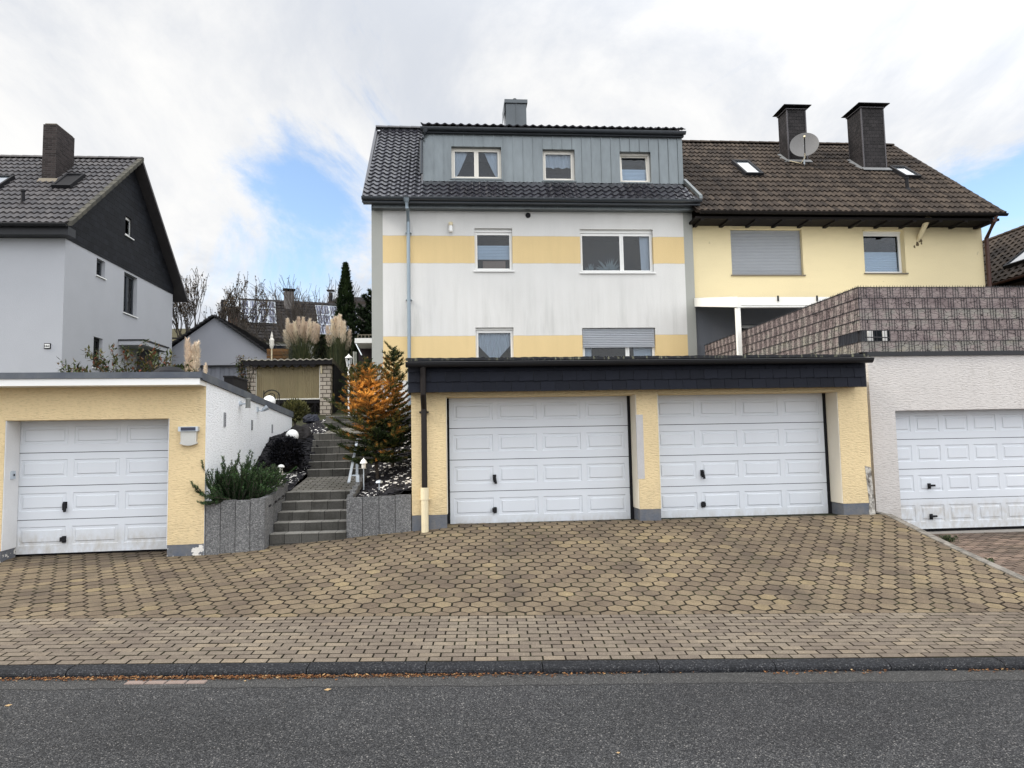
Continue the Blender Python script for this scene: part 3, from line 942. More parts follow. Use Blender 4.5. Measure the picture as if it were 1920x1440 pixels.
def c_roller(f):
    def go(w, T, u0, u1, z0, z1, d):
        s = MB(); zt = w_lo_b[3] - .02
        slats(s, T, w_lo_b[0] + .02, w_lo_b[1] - .02, f, zt, .06)
        s.box(w_lo_b[0] + .02, w_lo_b[1] - .02, .05, .075, f - .03, f, T=T)
        s.build('roller_shutter', M['shutter'], w)
    return go
window(wh, T, *w_lo_b, d=.12, box=0, mull=(.62,), content=c_many(c_roller(Z_(1160, 649, YH)), c_curtain(lambda x: (0, 1) if (x < .12 or x > .72) else (1, 1), 30)))
# cornice of zinc sheet
m = MB()
m.box(ex0 + .25, ex1 - .12, YH - .26, YH - .003, zcor - .01, EZ - .10)
m.box(ex0 + .25, hx0 - .003, YH - .003, YH + 6.3, zcor - .01, EZ - .10)
k = 0
xx = ex0 + .25 + .45
while xx < ex1 - .2:
    m.box(xx - .010, xx + .010, YH - .282, YH - .26, zcor + .0, EZ - .11, t=.2); xx += .40
m.build('cornice', M['zinc'], wh)
m = MB(); half_pipe(m, (ex0 - .02, 19.46, EZ - .03), (ex1 + .02, 19.46, EZ - .03), .072)
m.box(ex0, ex1, 19.53, YH - .26, EZ - .15, EZ - .02)
for k in range(18): x = lerp(ex0, ex1, (k + .5) / 18); m.box(x - .012, x + .012, 19.385, 19.39, EZ - .06, EZ - .02)
m.build('gutter', M['gutter'], wh)
px = X_(766, 500, 19.86)
m = MB()
m.tube([(px - .02, 19.46, EZ - .06), (px - .02, 19.46, EZ - .16)], [.10, .055], 14, .5)
m.tube([(px - .02, 19.46, EZ - .14), (px - .01, 19.50, EZ - .30), (px, 19.66, zcor - .10), (px, 19.86, zcor - .38), (px, 19.88, HB)], .052, 14, .5)
for z in (b1t + .05, Z_(767, 562, 19.9)): m.tube([(px, 19.88, z - .012), (px, 19.88, z + .012)], .062, 14, .2); m.box(px - .085, px + .085, 19.88, YH, z - .008, z + .008)
m.build('downpipe', M['pipe'], wh)
# tiled roof
def tilemat(name, cols, rough, bump=.002, patch=.5, spec=.5, light=None):
    d = Nd(name, rough, 0, spec)
    c = d.ramp(d.attr(), cols)
    f = d.math('MULTIPLY_ADD', d.noise(3, det=5, rough=.7), 2 * patch * .8, 1 - patch * .8)
    f = d.math('MULTIPLY', f, d.math('MULTIPLY_ADD', d.noise(40, det=4), .5, .75))
    c = d.scale(c, f)
    if light:
        c = d.mix(d.math('GREATER_THAN', d.noise(4.5, det=4, rough=.7), light[0]), c, light[1])
    d.color(c); d.bump(d.noise(70), bump)
    return d.m
M['blacktile'] = tilemat('glossy anthracite tile', [(0, (.012, .012, .016)), (1, (.022, .022, .029))], .26, .0008, .15, .8)
def lim_wh(v):
    if v < 1.0: return (.0, ex1 - ex0 - v * .32)
    return (v * .03, X_(788, 300, 20.3) - ex0)
S2 = math.sqrt(.5)
YD = 20.3
dx0, dx1 = X_(793, 300, YD), X_(1280, 300, YD)
tile_roof('roof', wh, M['blacktile'], (ex0, 19.55, EZ), (1, 0, 0), (0, S2, S2), ex1 - ex0, (RY - 19.55) / S2, .235, .25, .042, lim_wh, 8, .035, 1.3, 0, .035, 3)
m = MB()
m.face([(ex0 + .02, 19.6, EZ - .02), (ex1 - .3, 19.6, EZ - .02), (ex1 - .3, RY, RZ - .06), (ex0 + .02, RY, RZ - .06)])
m.face([(ex0 + .02, YH + 6.7, EZ - .02), (ex1 - .3, YH + 6.7, EZ - .02), (ex1 - .3, RY, RZ - .06), (ex0 + .02, RY, RZ - .06)])
m.hexa([(ex0 - .02, 19.55, EZ - .16), (ex0 + .06, 19.55, EZ - .16), (ex0 + .06, RY, RZ - .16), (ex0 - .02, RY, RZ - .16), (ex0 - .02, 19.55, EZ + .05), (ex0 + .06, 19.55, EZ + .05), (ex0 + .06, RY, RZ + .05), (ex0 - .02, RY, RZ + .05)])
ridge_tiles(m, (ex0, RY, RZ + .06), (dx0 - .1, RY, RZ + .06), .11)
m.build('roof_edge', M['blacktile'], wh)
m = MB()
zr_ = lambda v: EZ + v * S2
m.hexa([(ex1 - .02, 19.5, EZ + .04), (ex1 + .07, 19.5, EZ + .04), (dx1 + .08, YD, EZ + .80), (dx1 - .0, YD, EZ + .80), (ex1 - .02, 19.5, EZ + .14), (ex1 + .07, 19.5, EZ + .14), (dx1 + .08, YD, EZ + .92), (dx1 - .0, YD, EZ + .92)])
m.build('verge_flashing', M['zinc'], wh)
# dormer
dzb = Z_(1000, 338, YD) - .06
dzt = (Z_(800, 247, YD) + Z_(1270, 257, YD)) / 2
TD = T_front(YD)
dw1 = rect(846.5, 940, 275, 334.5, YD); dw2 = rect(1018, 1078, 280, 338, YD); dw3 = rect(1162.5, 1220.5, 284.5, 341.5, YD)
m = MB()
wall(m, TD, dx0, dx1, dzb, dzt, [dw1, dw2, dw3], .20)
yb_ = 22.9
for X in (dx0, dx1): m.face([(X, YD, dzb), (X, yb_, RZ - .1), (X, yb_, RZ), (X, YD, dzt)], .5)
rr = random.Random(9)
xx = dx0 + .02
seams = []
while xx < dx1 + .01:
    for a, b in [(dzb, dzt)]:
        segs = [(a, b)]
        for h in (dw1, dw2, dw3):
            if h[0] - .01 < xx < h[1] + .01: segs = [(a, h[2]), (h[3], b)]
        for p, q in segs:
            if q - p > .03: m.box(xx - .009, xx + .009, YD - .028, YD - .001, p, q, t=rr.random())
    seams.append(xx); xx += .293
dm = m.build('dormer', M['zinc'], wh)
M['cream'] = mat('cream white window plastic', (.70, .67, .60), .4, .04, 2, .02, 60, 0)
window(dm if False else wh, TD, *dw1, d=.15, mull=(.5,), fw=.06, content=c_tied, frame='cream', sill='zinc', sillout=.03)
window(wh, TD, *dw2, d=.15, fw=.06, content=c_curtain(lambda x: (.46 + .05 * abs(math.sin(x * 9.4)), 1), 7), frame='cream', sill='zinc', sillout=.03)
window(wh, TD, *dw3, d=.15, fw=.06, tilt=True, content=c_blind(.05, .52), frame='cream', sill='zinc', sillout=.03)
m = MB()
half_pipe(m, (dx0 - .06, YD - .17, dzt + .06), (dx1 + .06, YD - .17, dzt + .06), .075)
m.box(dx0 - .03, dx1 + .03, YD - .10, YD - .003, dzt - .05, dzt + .10)
m.build('dormer_gutter', M['gutter'], wh)
m = MB()
pa = dx0 - .04
m.tube([(pa + .12, YD - .17, dzt + .02), (pa + .12, YD - .17, dzt - .08)], [.09, .05], 12, .5)
m.tube([(pa + .12, YD - .17, dzt - .06), (pa + .06, YD - .13, dzt - .22), (pa + .0, YD - .10, dzt - .32), (pa - .01, YD - .10, dzb + .18)], .045, 12, .5)
m.build('dormer_downpipe', M['gutter'], wh)
sl = V((0, RY - YD + .2, RZ - dzt - .16)); Ld = sl.length
tile_roof('dormer_roof', wh, M['blacktile'], (dx0 - .05, YD - .2, dzt + .13), (1, 0, 0), sl, dx1 - dx0 + .1, Ld, .235, .30, .042, None, 8, .03, 1.3, 0, .02, 5)
m = MB(); m.face([(dx0, YD - .1, dzt + .1), (dx1, YD - .1, dzt + .1), (dx1, RY, RZ - .02), (dx0, RY, RZ - .02)]); m.build('dormer_deck', M['gutter'], wh)
# zinc chimney
cx0, cx1 = X_(948.5, 215, 22.4), X_(987, 215, 22.4)
czt = Z_(968, 194, 22.4)
m = MB(); m.box(cx0, cx1, 22.4, 23.1, RZ - 1.4, czt)
for x in (lerp(cx0, cx1, .5),): m.box(x - .01, x + .01, 22.375, 22.4, RZ - 1.4, czt - .01)
M['darkzinc'] = mat('dark zinc', (.075, .085, .092), .35, .15, 2, .06, 20, 0, metal=.4)
ch = m.build('chimney', M['darkzinc'], wh)
m = MB(); m.box(cx0 - .04, cx1 + .04, 22.35, 23.15, czt + .002, czt + .12); m.box(cx0 - .06, cx0 - .045, 22.35, 23.15, czt - .35, czt); m.build('chimney_cap', M['darkzinc'], ch)
m = MB(); cx = X_(965, 185, 22.75); m.lathe([(.10, .12), (.10, .2), (.13, .2), (.11, .27), (.05, .33), (0, .34)], (cx, 22.75, czt), 14); m.build('cowl', M['darkmetal'], ch)
# wall fittings
p = P(990, 404, YH)
m = MB(); m.tube([(p.x, YH - .03, p.z), (p.x, YH + .02, p.z)], .075, 18); m.build('vent_cover', M['darkmetal'], wh)
p = P(845, 427, YH)
q = thing('wall_siren', 'small white and beige capsule fitting high on the house wall', 'wall fitting', tuple(p))
m = MB(); m.lathe([(0, -.15), (.045, -.15), (.06, -.12), (.055, .03)], (0, -.09, 0), 14); m.build('capsule', M['whitepaint'], q, world=False)
m = MB(); m.lathe([(.06, .04), (.062, .13), (0, .14)], (0, -.09, 0), 14); m.box(-.03, .03, -.06, 0, .05, .12); m.build('base', M['creampipe'], q, world=False)
# balcony at the back of the left side
ba = P(665, 638, 25.0)
m = MB(); m.box(ba.x, hx0 - .003, 25.0, 27.5, Z_(680, 643, 25), Z_(680, 634, 25)); bo = m.build('balcony', M['whitepaint'], wh)
m = MB(); zt_ = Z_(680, 626.5, 25)
m.box(ba.x + .1, hx0 - .003, 25.05, 25.09, zt_ - .03, zt_)
for k in range(9): x = lerp(ba.x + .1, hx0, k / 8.3); m.box(x - .015, x + .015, 25.05, 25.08, ba.z, zt_ - .03)
m.build('railing', M['brownsill'], bo)
m = MB(); m.tube([(ba.x + .05, 25.0, Z_(670, 645, 25)), (X_(681, 665, 25), 24.6, Z_(681, 666, 24.6))], .02, 8); m.build('awning_arm', M['alu'], bo)
m = MB(); m.box(X_(672, 650, 26.5), hx0 - .003, 26.5, 26.6, HB - .3, ba.z - .1); m.build('underside_infill', mat('dark underside infill', (.035, .028, .03), .9), wh)  # dark panel stands in for the darkness under the balcony

# ------------------------------------------------------------------ yellow house
YY = 20.12
yx0, yx1 = hx1 + .002, X_(1843, 470, YY)
def ywall():
    d = Nd('weathered pale yellow render', .92, 0, .2)
    z = d.math('ADD', d.sep()[2], HB)
    dirt = d.rng(d.noise(1.6, (.5, .5, 1.5), 5, .65), .45, .75)
    dz = d.rng(z, Z_(1600, 470, YY), Z_(1600, 405, YY), .15, 1)
    c = d.mix(d.math('MULTIPLY', d.math('MULTIPLY', dirt, dz), .6), (.68, .585, .37), (.36, .30, .19))
    spots = d.math('GREATER_THAN', d.noise(4.2, det=2), .735)
    c = d.mix(d.math('MULTIPLY', spots, .4), c, (.3, .25, .18))
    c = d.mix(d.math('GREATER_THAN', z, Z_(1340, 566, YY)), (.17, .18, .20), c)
    d.color(d.scale(c, d.math('MULTIPLY_ADD', d.noise(50, det=4), .2, .9)))
    d.bump(d.noise(30, det=4), .006)
    return d.m
yh = thing('yellow_house', 'pale yellow house with brown hipped tile roof and two slate chimneys', 'house', (yx0, YY, HB))
T = T_front(YY)
yw1 = rect(1371, 1505, 429.5, 515, YY); yw2 = rect(1620, 1697, 431, 511.5, YY); yw3 = rect(1391, 1470, 608, 680, YY)
YE = 19.35
yez = (Z_(1330, 395, YE) + Z_(1860, 402, YE)) / 2
m = MB()
wall(m, T, yx0, yx1, HB - .6, yez - .05, [yw1, yw2, yw3], .27)
for X in (yx0, yx1): m.face([(X, YY, HB - .6), (X, YY + 9, HB - .6), (X, YY + 9, yez), (X, YY, yez)], .5)
m.face([(yx0, YY + 9, HB - .6), (yx1, YY + 9, HB - .6), (yx1, YY + 9, yez), (yx0, YY + 9, yez)], .5)
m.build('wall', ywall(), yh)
def c_full(rc, dd=.12):
    def go(w, T, u0, u1, z0, z1, d):
        s = MB(); slats(s, T, rc[0] + .01, rc[1] - .01, rc[2] + .02, rc[3] - .01, dd, .045)
        s.build('roller_shutter', M['shutter'], w)
    return go
window(yh, T, *yw1, d=.20, sill='brownsill', content=c_full(yw1))
window(yh, T, *yw2, d=.20, box=.06, sill='brownsill', content=c_blind(.04, .57))
window(yh, T, *yw3, d=.20, sill=None)
th = R(38.5); VY = V((0, math.cos(th), math.sin(th))); NY = V((0, -math.sin(th), math.cos(th)))
yO = V((yx0 - .1, YE, yez)); ycx = X_(1885, 401, YE)
Wy = ycx - yO.x
def along(px, py): 
    q = on_plane(px, py, yO, NY) - yO
    return q.x, q.dot(VY)
Ly = along(1500, 272)[1]
rex = along(1675, 276)[0]
M['browntile'] = tilemat('weathered brown concrete tile', [(0, (.026, .021, .018)), (.5, (.042, .033, .027)), (1, (.060, .047, .037))], .8, .003, .32, .3, (.73, (.30, .28, .25)))
lim_y = lambda v: (0, Wy - (Wy - rex) * (v) / Ly)
tile_roof('roof', yh, M['browntile'], yO, (1, 0, 0), VY, Wy, Ly, .165, Ly / 16, .034, lim_y, 6, .045, .8, 0, .05, 11)
m = MB()
A0 = yO; A1 = yO + V((Wy - .05, 0, 0)); B0 = yO + VY * Ly; B1 = yO + V((rex, 0, 0)) + VY * Ly
back = V((0, 9.9 + .8, 0))
m.face([A0 - NY * .03, A1 - NY * .03, B1 - NY * .03, B0 - NY * .03])
m.face([A1, A1 + back, B1]); m.face([A0 + back, A1 + back, B1, B0])
ridge_tiles(m, B0 + V((0, 0, .05)), B1 + V((0, 0, .05)), .11)
rows_ = int(Ly / .34)
for k in range(rows_):
    a = lerp(A1, B1, k / rows_) + V((0, 0, .05)); b = lerp(A1, B1, (k + 1.06) / rows_) + V((0, 0, .04)); ridge_tiles(m, a, b, .085, 1.0)
m.build('roof_ridge', M['browntile'], yh)
M['soffit'] = mat('dark brown boards', (.009, .0075, .007), .8, .2, 3)
m = MB(); m.box(yO.x, ycx - .15, YE + .06, YY - .003, yez - .19, yez - .12)
m.box(yx1 + .003, ycx - .15, YY - .003, YY + 9, yez - .19, yez - .12)
for k in range(12): x = lerp(yx0 + .1, ycx - .4, k / 11); m.box(x - .05, x + .05, YE + .05, YY - .003, yez - .245, yez - .192)
m.build('soffit', M['soffit'], yh)
m = MB(); half_pipe(m, (yO.x + .1, YE - .04, yez - .02), (ycx + .02, YE - .04, yez - .02), .062)
m.build('gutter', M['soffit'], yh)
xq = X_(1846, 450, YY - .08)
m = MB(); m.tube([(ycx - .3, YE - .02, yez - .06), (ycx - .35, YE, yez - .2), (xq + .05, YY - .1, yez - .55), (xq + .04, YY - .08, HB)], .06, 12, .5); m.build('downpipe', M['redpipe'], yh)
M['chimslate'] = slate('chimney slate', (.020, .0175, .018), .17, .125, bump=.012, var=.35)
def slate_chimney(front, top_y, base_py, dep, name):
    (pxa, pxb) = front
    q = on_plane((pxa + pxb) / 2, base_py, yO, NY)
    y0 = q.y; x0, x1 = X_(pxa, (top_y + base_py) / 2, y0), X_(pxb, (top_y + base_py) / 2, y0)
    zt = Z_((pxa + pxb) / 2, top_y, y0)
    m = MB(); m.box(x0, x1, y0, y0 + dep, q.z - .15, zt)
    c = m.build('chimney', M['chimslate'], yh)
    m = MB()
    for x in (x0, x1): m.box(x - .02, x + .02, y0 - .012, y0 - .002, q.z - .1, zt + .001); m.box(x - .02, x + .02, y0 + dep + .002, y0 + dep + .012, q.z - .1, zt + .001)
    m.box(x0 - .012, x0 - .002, y0 - .002, y0 + .04, q.z, zt); m.box(x1 + .002, x1 + .012, y0 - .002, y0 + .04, q.z, zt)
    m.box(x0 - .05, x1 + .05, y0 - .05, y0 + dep + .05, zt + .002, zt + .03)
    m.build('corner_trim', mat('lead trim', (.06, .055, .06), .5), c)
    m = MB()
    for sx in (x0 + .05, x1 - .05):
        for sy in (y0 + .05, y0 + dep - .05): m.box(sx - .02, sx + .02, sy - .02, sy + .02, zt + .03, zt + .14)
    e = .16
    m.hexa([(x0 - e, y0 - e, zt + .10), (x1 + e, y0 - e, zt + .10), (x1 + e, y0 + dep + e, zt + .10), (x0 - e, y0 + dep + e, zt + .10), (x0 - e, y0 - e, zt + .125), (x1 + e, y0 - e, zt + .125), (x1 + e - .1, y0 + dep + e, zt + .16), (x0 - e + .1, y0 + dep + e, zt + .16)])
    m.build('chimney_cap', M['darkmetal'], c)
    m = MB()
    for a in (x0, x1): m.box(a - .10, a + .10, y0 - .1, y0 - .09, q.z, q.z + .02)
    m.hexa([q + V((x0 - q.x - .1, -.16, -.02)), q + V((x1 - q.x + .1, -.16, -.02)), q + V((x1 - q.x + .1, -.005, .10)), q + V((x0 - q.x - .1, -.005, .10)), q + V((x0 - q.x - .1, -.16, .0)), q + V((x1 - q.x + .1, -.16, .0)), q + V((x1 - q.x + .1, -.005, .13)), q + V((x0 - q.x - .1, -.005, .13))])
    for k in range(4):
        y = y0 + dep * k / 4; z = q.z + (y - y0) * math.tan(th)
        m.hexa([(x0 - .16, y, z + .02), (x0 - .01, y, z + .07), (x0 - .01, y + dep / 4, z + .07 + dep / 4 * math.tan(th)), (x0 - .16, y + dep / 4, z + .02 + dep / 4 * math.tan(th)), (x0 - .16, y, z + .05), (x0 - .01, y, z + .10), (x0 - .01, y + dep / 4, z + .10 + dep / 4 * math.tan(th)), (x0 - .16, y + dep / 4, z + .05 + dep / 4 * math.tan(th))])
    m.build('flashing', mat('lead flashing', (.16, .165, .17), .6, .2, 5), c)
    return x0, x1, y0, q.z, zt
c1 = slate_chimney((1477.5, 1512), 206, 306, .62, 'a')
c2 = slate_chimney((1617.5, 1659), 203, 321, .82, 'b')
def sk(pts):
    us = [along(*p) for p in pts]
    u0 = (us[0][0] + us[3][0]) / 2; u1 = (us[1][0] + us[2][0]) / 2; v1 = (us[0][1] + us[1][1]) / 2; v0 = (us[2][1] + us[3][1]) / 2
    return u0, u1, v0, v1
skylight(yh, yO, (1, 0, 0), VY, *sk([(1374, 308), (1406, 308), (1426, 332), (1394, 333)]), lift=.10)
skylight(yh, yO, (1, 0, 0), VY, *sk([(1671, 319), (1699, 319), (1720, 337), (1690, 337)]), lift=.10)
q = on_plane(1702, 357, yO, NY)
m = MB(); m.tube([q - V((0, 0, .1)), q + V((-.04, -.03, .38))], .055, 12); m.lathe([(.07, 0), (.075, .05), (0, .07)], q + V((-.04, -.03, .36)), 12); m.lathe([(.13, -.05), (.06, .09)], q, 12); m.build('vent_pipe', M['darkmetal'], yh)
p = P(1722, 450, YY); e = V((X_(1741, 407, YY - .55), YY - .55, Z_(1741, 407, YY - .55)))
m = MB(); m.tube([p + V((0, .05, -.04)), p + (e - p) * .12, p + (e - p) * .13, e], [.045, .05, .075, .082], 14, .5); m.build('flue_pipe', mat('cream flue pipe', (.62, .54, .36), .5, .1), yh)
m = MB(); rr = random.Random(4)
for k in range(7):
    a, b = p.x + rr.uniform(-.22, .10), p.z + rr.uniform(-.25, .10)
    n = 7; r_ = rr.uniform(.025, .07); m.prism([(a + r_ * rr.uniform(.5, 1.1) * math.cos(6.28 * j / n), YY - .006, b + r_ * rr.uniform(.6, 1.4) * math.sin(6.28 * j / n)) for j in range(n)], (0, .01, 0))
lab(m.build('broken_render', mat('broken render', (.13, .10, .06), .95, .3, 20), yh), 'chipped render around the oblique flue pipe')

# satellite dish
dc = P(1508, 271, c1[2] - .55)
sd = thing('satellite_dish', 'round grey satellite dish on a short mast before the left slate chimney', 'satellite dish', tuple(dc))
fd = V((-.42, -.86, .28)).normalized(); sx_ = fd.cross(V((0, 0, 1))).normalized(); sy_ = sx_.cross(fd)
RD = .465
m = MB()
for off, flip in ((0, 1), (-.012, -1)):
    rows_ = []
    for a in range(7):
        r_ = RD * a / 6
        rows_.append([sx_ * (r_ * math.cos(6.2832 * k / 40)) + sy_ * (1.04 * r_ * math.sin(6.2832 * k / 40)) + fd * (off + .32 * r_ * r_ - .07) for k in range(40)])
    m.grid(rows_, .5, close=True)
m.build('dish', mat('grey dish', (.10, .099, .10), .55, .08, 2), sd, world=False, smooth=True)
m = MB(); lnb = fd * .50 - sy_ * .06
m.tube([-sy_ * .44 + fd * -.02, -sy_ * .40 + fd * .1, lnb], .018, 8); m.build('arm', M['darkmetal'], sd, world=False)
m = MB(); m.tube([lnb - fd * -.02, lnb - fd * .10], [.035, .028], 10); m.build('receiver', M['creampipe'], sd, world=False)
m = MB(); bt = V((.10, .25, -.62)); m.tube([-fd * .07, -fd * .16 + V((0, 0, -.05)), V((.10, .25, -.2)), bt], .024, 8); m.build('mast', M['alu'], sd, world=False)
m = MB(); m.tube([lnb, V((-.05, -.1, -.5)), V((-.1, .1, -.62)), V((-.45, .2, -.50))], .012, 6); m.build('cable', M['creampipe'], sd, world=False)

# patio canopy
YC = 17.1
ca = P(1381, 570, YC)
pc = thing('patio_canopy', 'white flat patio canopy on a white post in front of the yellow house', 'canopy', (ca.x, YC, 2.9))
zf0, zf1 = Z_(1390, 577, YC), Z_(1390, 561, YC)
zw0, zw1 = Z_(1303, 575, YY), Z_(1303, 562, YY)
xr_ = ca.x + 6.2
M['beam'] = mat('white aluminium beam', (.80, .79, .74), .45, .03)
m = MB(); m.box(ca.x + .002, xr_, YC - .06, YC + .06, zf0, zf1 + .028); m.box(ca.x + .1, xr_, YC - .075, YC - .06, zf0 + .05, zf0 + .07); m.build('front_beam', M['beam'], pc)
for x in (ca.x - .06, xr_): 
    m = MB(); m.hexa([(x, YC - .08, zf0), (x + .06, YC - .08, zf0), (x + .06, YY - .02, zw0), (x, YY - .02, zw0), (x, YC - .08, zf1 + .05), (x + .06, YC - .08, zf1 + .05), (x + .06, YY - .02, zw1 + .05), (x, YY - .02, zw1 + .05)]); m.build('side_beam', M['beam'], pc)
for k in range(1, 5):
    x = ca.x + k * 1.02
    m = MB(); m.hexa([(x, YC - .02, zf1 - .06), (x + .05, YC - .02, zf1 - .06), (x + .05, YY - .02, zw1 - .06), (x, YY - .02, zw1 - .06), (x, YC - .02, zf1 + .02), (x + .05, YC - .02, zf1 + .02), (x + .05, YY - .02, zw1 + .02), (x, YY - .02, zw1 + .02)])
    m.box(x + .01, x + .04, YC - .075, YC - .05, zf1 - .09, zf1 + .06); m.build('rafter', M['darkmetal'] if False else M['beam'], pc)
    m = MB(); m.box(x + .005, x + .045, YC - .10, YC - .077, zf1 - .07, zf1 + .07); m.build('end_cap', M['darkmetal'], pc)
m = MB(); m.hexa([(ca.x, YC - .05, zf1 + .03), (xr_, YC - .05, zf1 + .03), (xr_, YY - .03, zw1 + .03), (ca.x, YY - .03, zw1 + .03), (ca.x, YC - .05, zf1 + .045), (xr_, YC - .05, zf1 + .045), (xr_, YY - .03, zw1 + .045), (ca.x, YY - .03, zw1 + .045)])
m.build('roof_sheet', mat('opal roof sheet', (.70, .68, .60), .4), pc)
m = MB(); m.box(ca.x - .03, ca.x + .075, YC - .05, YC + .055, 2.9, zf0); m.build('post', M['beam'], pc)

# ------------------------------------------------------------------ left house with slate gable
YL = 22.7
LX = X_(118, 600, YL)
lh = thing('grey_house', 'grey rendered house with dark slate gable and brick chimney', 'house', (LX, YL, 2.2))
dpt = 8.5
M['greywall'] = mat('grey render', (.385, .395, .42), .92, .06, 1.2, .10, 45, .006, 45)
zs = Z_(119, 447, YL)
lez = Z_(60, 419, YL - .5)
rY = YL + 4.35; rZ = Z_(257, 300, rY)
TS = T_side(LX, 1)
def srect(x0, x1, yt, yb):
    my = (yt + yb) / 2
    a = PX(x0, my, LX); b = PX(x1, my, LX)
    return (a.y, b.y, PX((x0 + x1) / 2, yb, LX).z, PX((x0 + x1) / 2, yt, LX).z)
sw2 = srect(181, 197, 487, 519); sw3 = srect(232, 257, 515, 590); sw4 = srect(175, 192, 633, 690); sw1 = srect(233.5, 247.5, 408, 444)
m = MB()
wall(m, T_front(YL), LX - 14, LX, 1.5, zs, [], .2)
wall(m, TS, YL, YL + dpt, 1.5, zs, [(sw2[0], sw2[1], sw2[2], zs - .0 if sw2[3] > zs else sw2[3]), (sw3[0], sw3[1], sw3[2], min(sw3[3], zs)), sw4], .2)
m.face([(LX - 14, YL + dpt, 1.5), (LX, YL + dpt, 1.5), (LX, YL + dpt, zs), (LX - 14, YL + dpt, zs)])
m.build('wall', M['greywall'], lh)
M['gableslate'] = slate('black slate cladding', (.009, .010, .013), .34, .20, bump=.012, var=.3, rough=.62, spec=.3)
m = MB()
rb = (YL + dpt + .9, lez)   # rear eave
def zroof_l(y): return lez + (rZ - lez) * ((y - (YL - .5)) / (rY - (YL - .5))) if y < rY else lerp(rZ, lez, (y - rY) / (YL + dpt + .5 - rY))
X = LX + .03
def slab_poly():
    pts = [(YL - .02, zs), (YL + dpt, zs), (YL + dpt, zroof_l(YL + dpt) - .08), (rY, rZ - .08), (YL - .02, zroof_l(YL) - .08)]
    return pts
# slate face as a wall grid with the attic window cut out, plus the triangle above
zh = zroof_l(YL) - .08
ya, yb = YL - .02, YL + dpt
def strip(y0, y1, zlo0, zlo1, zhi0, zhi1):
    m.face([(X, y0, zlo0), (X, y1, zlo1), (X, y1, zhi1), (X, y0, zhi0)], .5)
zt_ = lambda y: zroof_l(y) - .08
ys = sorted([ya, sw1[0], sw1[1], rY, yb])
for a, b in zip(ys, ys[1:]):
    if abs(a - sw1[0]) < 1e-6:
        strip(a, b, zs, zs, sw1[2], sw1[2]); strip(a, b, sw1[3], sw1[3], zt_(a), zt_(b))
    else: strip(a, b, zs, zs, zt_(a), zt_(b))
c_, e_ = sw1[2], sw1[3]
for p0, p1 in (((sw1[0], c_), (sw1[0], e_)), ((sw1[0], e_), (sw1[1], e_)), ((sw1[1], e_), (sw1[1], c_)), ((sw1[1], c_), (sw1[0], c_))):
    m.face([(X, *p0), (X - .2, *p0), (X - .2, *p1), (X, *p1)])
m.face([(X, ya, zs), (X, yb, zs), (LX - .01, yb, zs), (LX - .01, ya, zs)])
m.build('slate_gable', M['gableslate'], lh)
window(lh, T_side(X, 1), *sw1, d=.08, fw=.05, sash=.04)
window(lh, TS, sw2[0], sw2[1], sw2[2], min(sw2[3], zs), d=.12, fw=.05, frame='gutter')
window(lh, TS, sw3[0], sw3[1], sw3[2], min(sw3[3], zs - .02), d=.14, mull=(.5,), fw=.05, frame='gutter', content=c_blind(.1, .5))
window(lh, TS, *sw4, d=.12, fw=.06, frame='darkmetal')
vX = LX + .42
M['greytile'] = tilemat('dark concrete tile', [(0, (.030, .028, .031)), (.5, (.046, .042, .044)), (1, (.066, .060, .060))], .55, .003, .35, .45)
Vl = V((0, rY - (YL - .5), rZ - lez)); Ll = Vl.length; Vl.normalize(); Nl = V((0, -Vl.z, Vl.y))
lO = V((vX - 13.5, YL - .5, lez))
tile_roof('roof', lh, M['greytile'], lO, (1, 0, 0), Vl, 13.42, Ll, .20, Ll / 16, .038, None, 6, .05, .8, 0, .05, 21)
m = MB()
m.face([lO - Nl * .03, lO + V((13.45, 0, 0)) - Nl * .03, lO + V((13.45, 0, 0)) + Vl * Ll - Nl * .03, lO + Vl * Ll - Nl * .03])
re = V((vX, YL + dpt + .6, PX(333, 550, vX).z))
rt = V((vX, rY, rZ))
m.prism([re, rt, rt - V((0, 0, .14)), re - V((0, 0, .14))], (-13.4, 0, 0))
ridge_tiles(m, lO + Vl * Ll + V((0, 0, .05)), lO + Vl * Ll + V((13.45, 0, .05)), .12)
m.build('roof_ridge', M['greytile'], lh)
m = MB()
A = V((vX, YL - .5, lez + .04)); B = V((vX, rY, rZ + .06))
n = 17
for k in range(n):
    a = lerp(A, B, k / n); b = lerp(A, B, (k + 1.05) / n)
    m.hexa([a + V((-.14, 0, -.10)), a + V((.02, 0, -.10)), b + V((.02, 0, -.12)), b + V((-.14, 0, -.12)), a + V((-.14, 0, .06)), a + V((.02, 0, .05)), b + V((.02, 0, .03)), b + V((-.14, 0, .04))])
m.build('verge_tiles', mat('mossy verge tile', (.085, .080, .065), .9, .3, 3, .2, 30, .004, col2=(.05, .05, .045)), lh)
m = MB()
m.box(vX - 13.5, vX - .12, YL - .44, YL - .003, zs - .0, lez - .06)
m.build('eaves_shade_box', M['fasciadark'], lh)  # dark box under the overhang stands in for its shadow
m = MB(); half_pipe(m, (vX - 13.5, YL - .58, lez - .03), (vX - .1, YL - .58, lez - .03), .07); m.build('gutter', M['fasciadark'], lh)
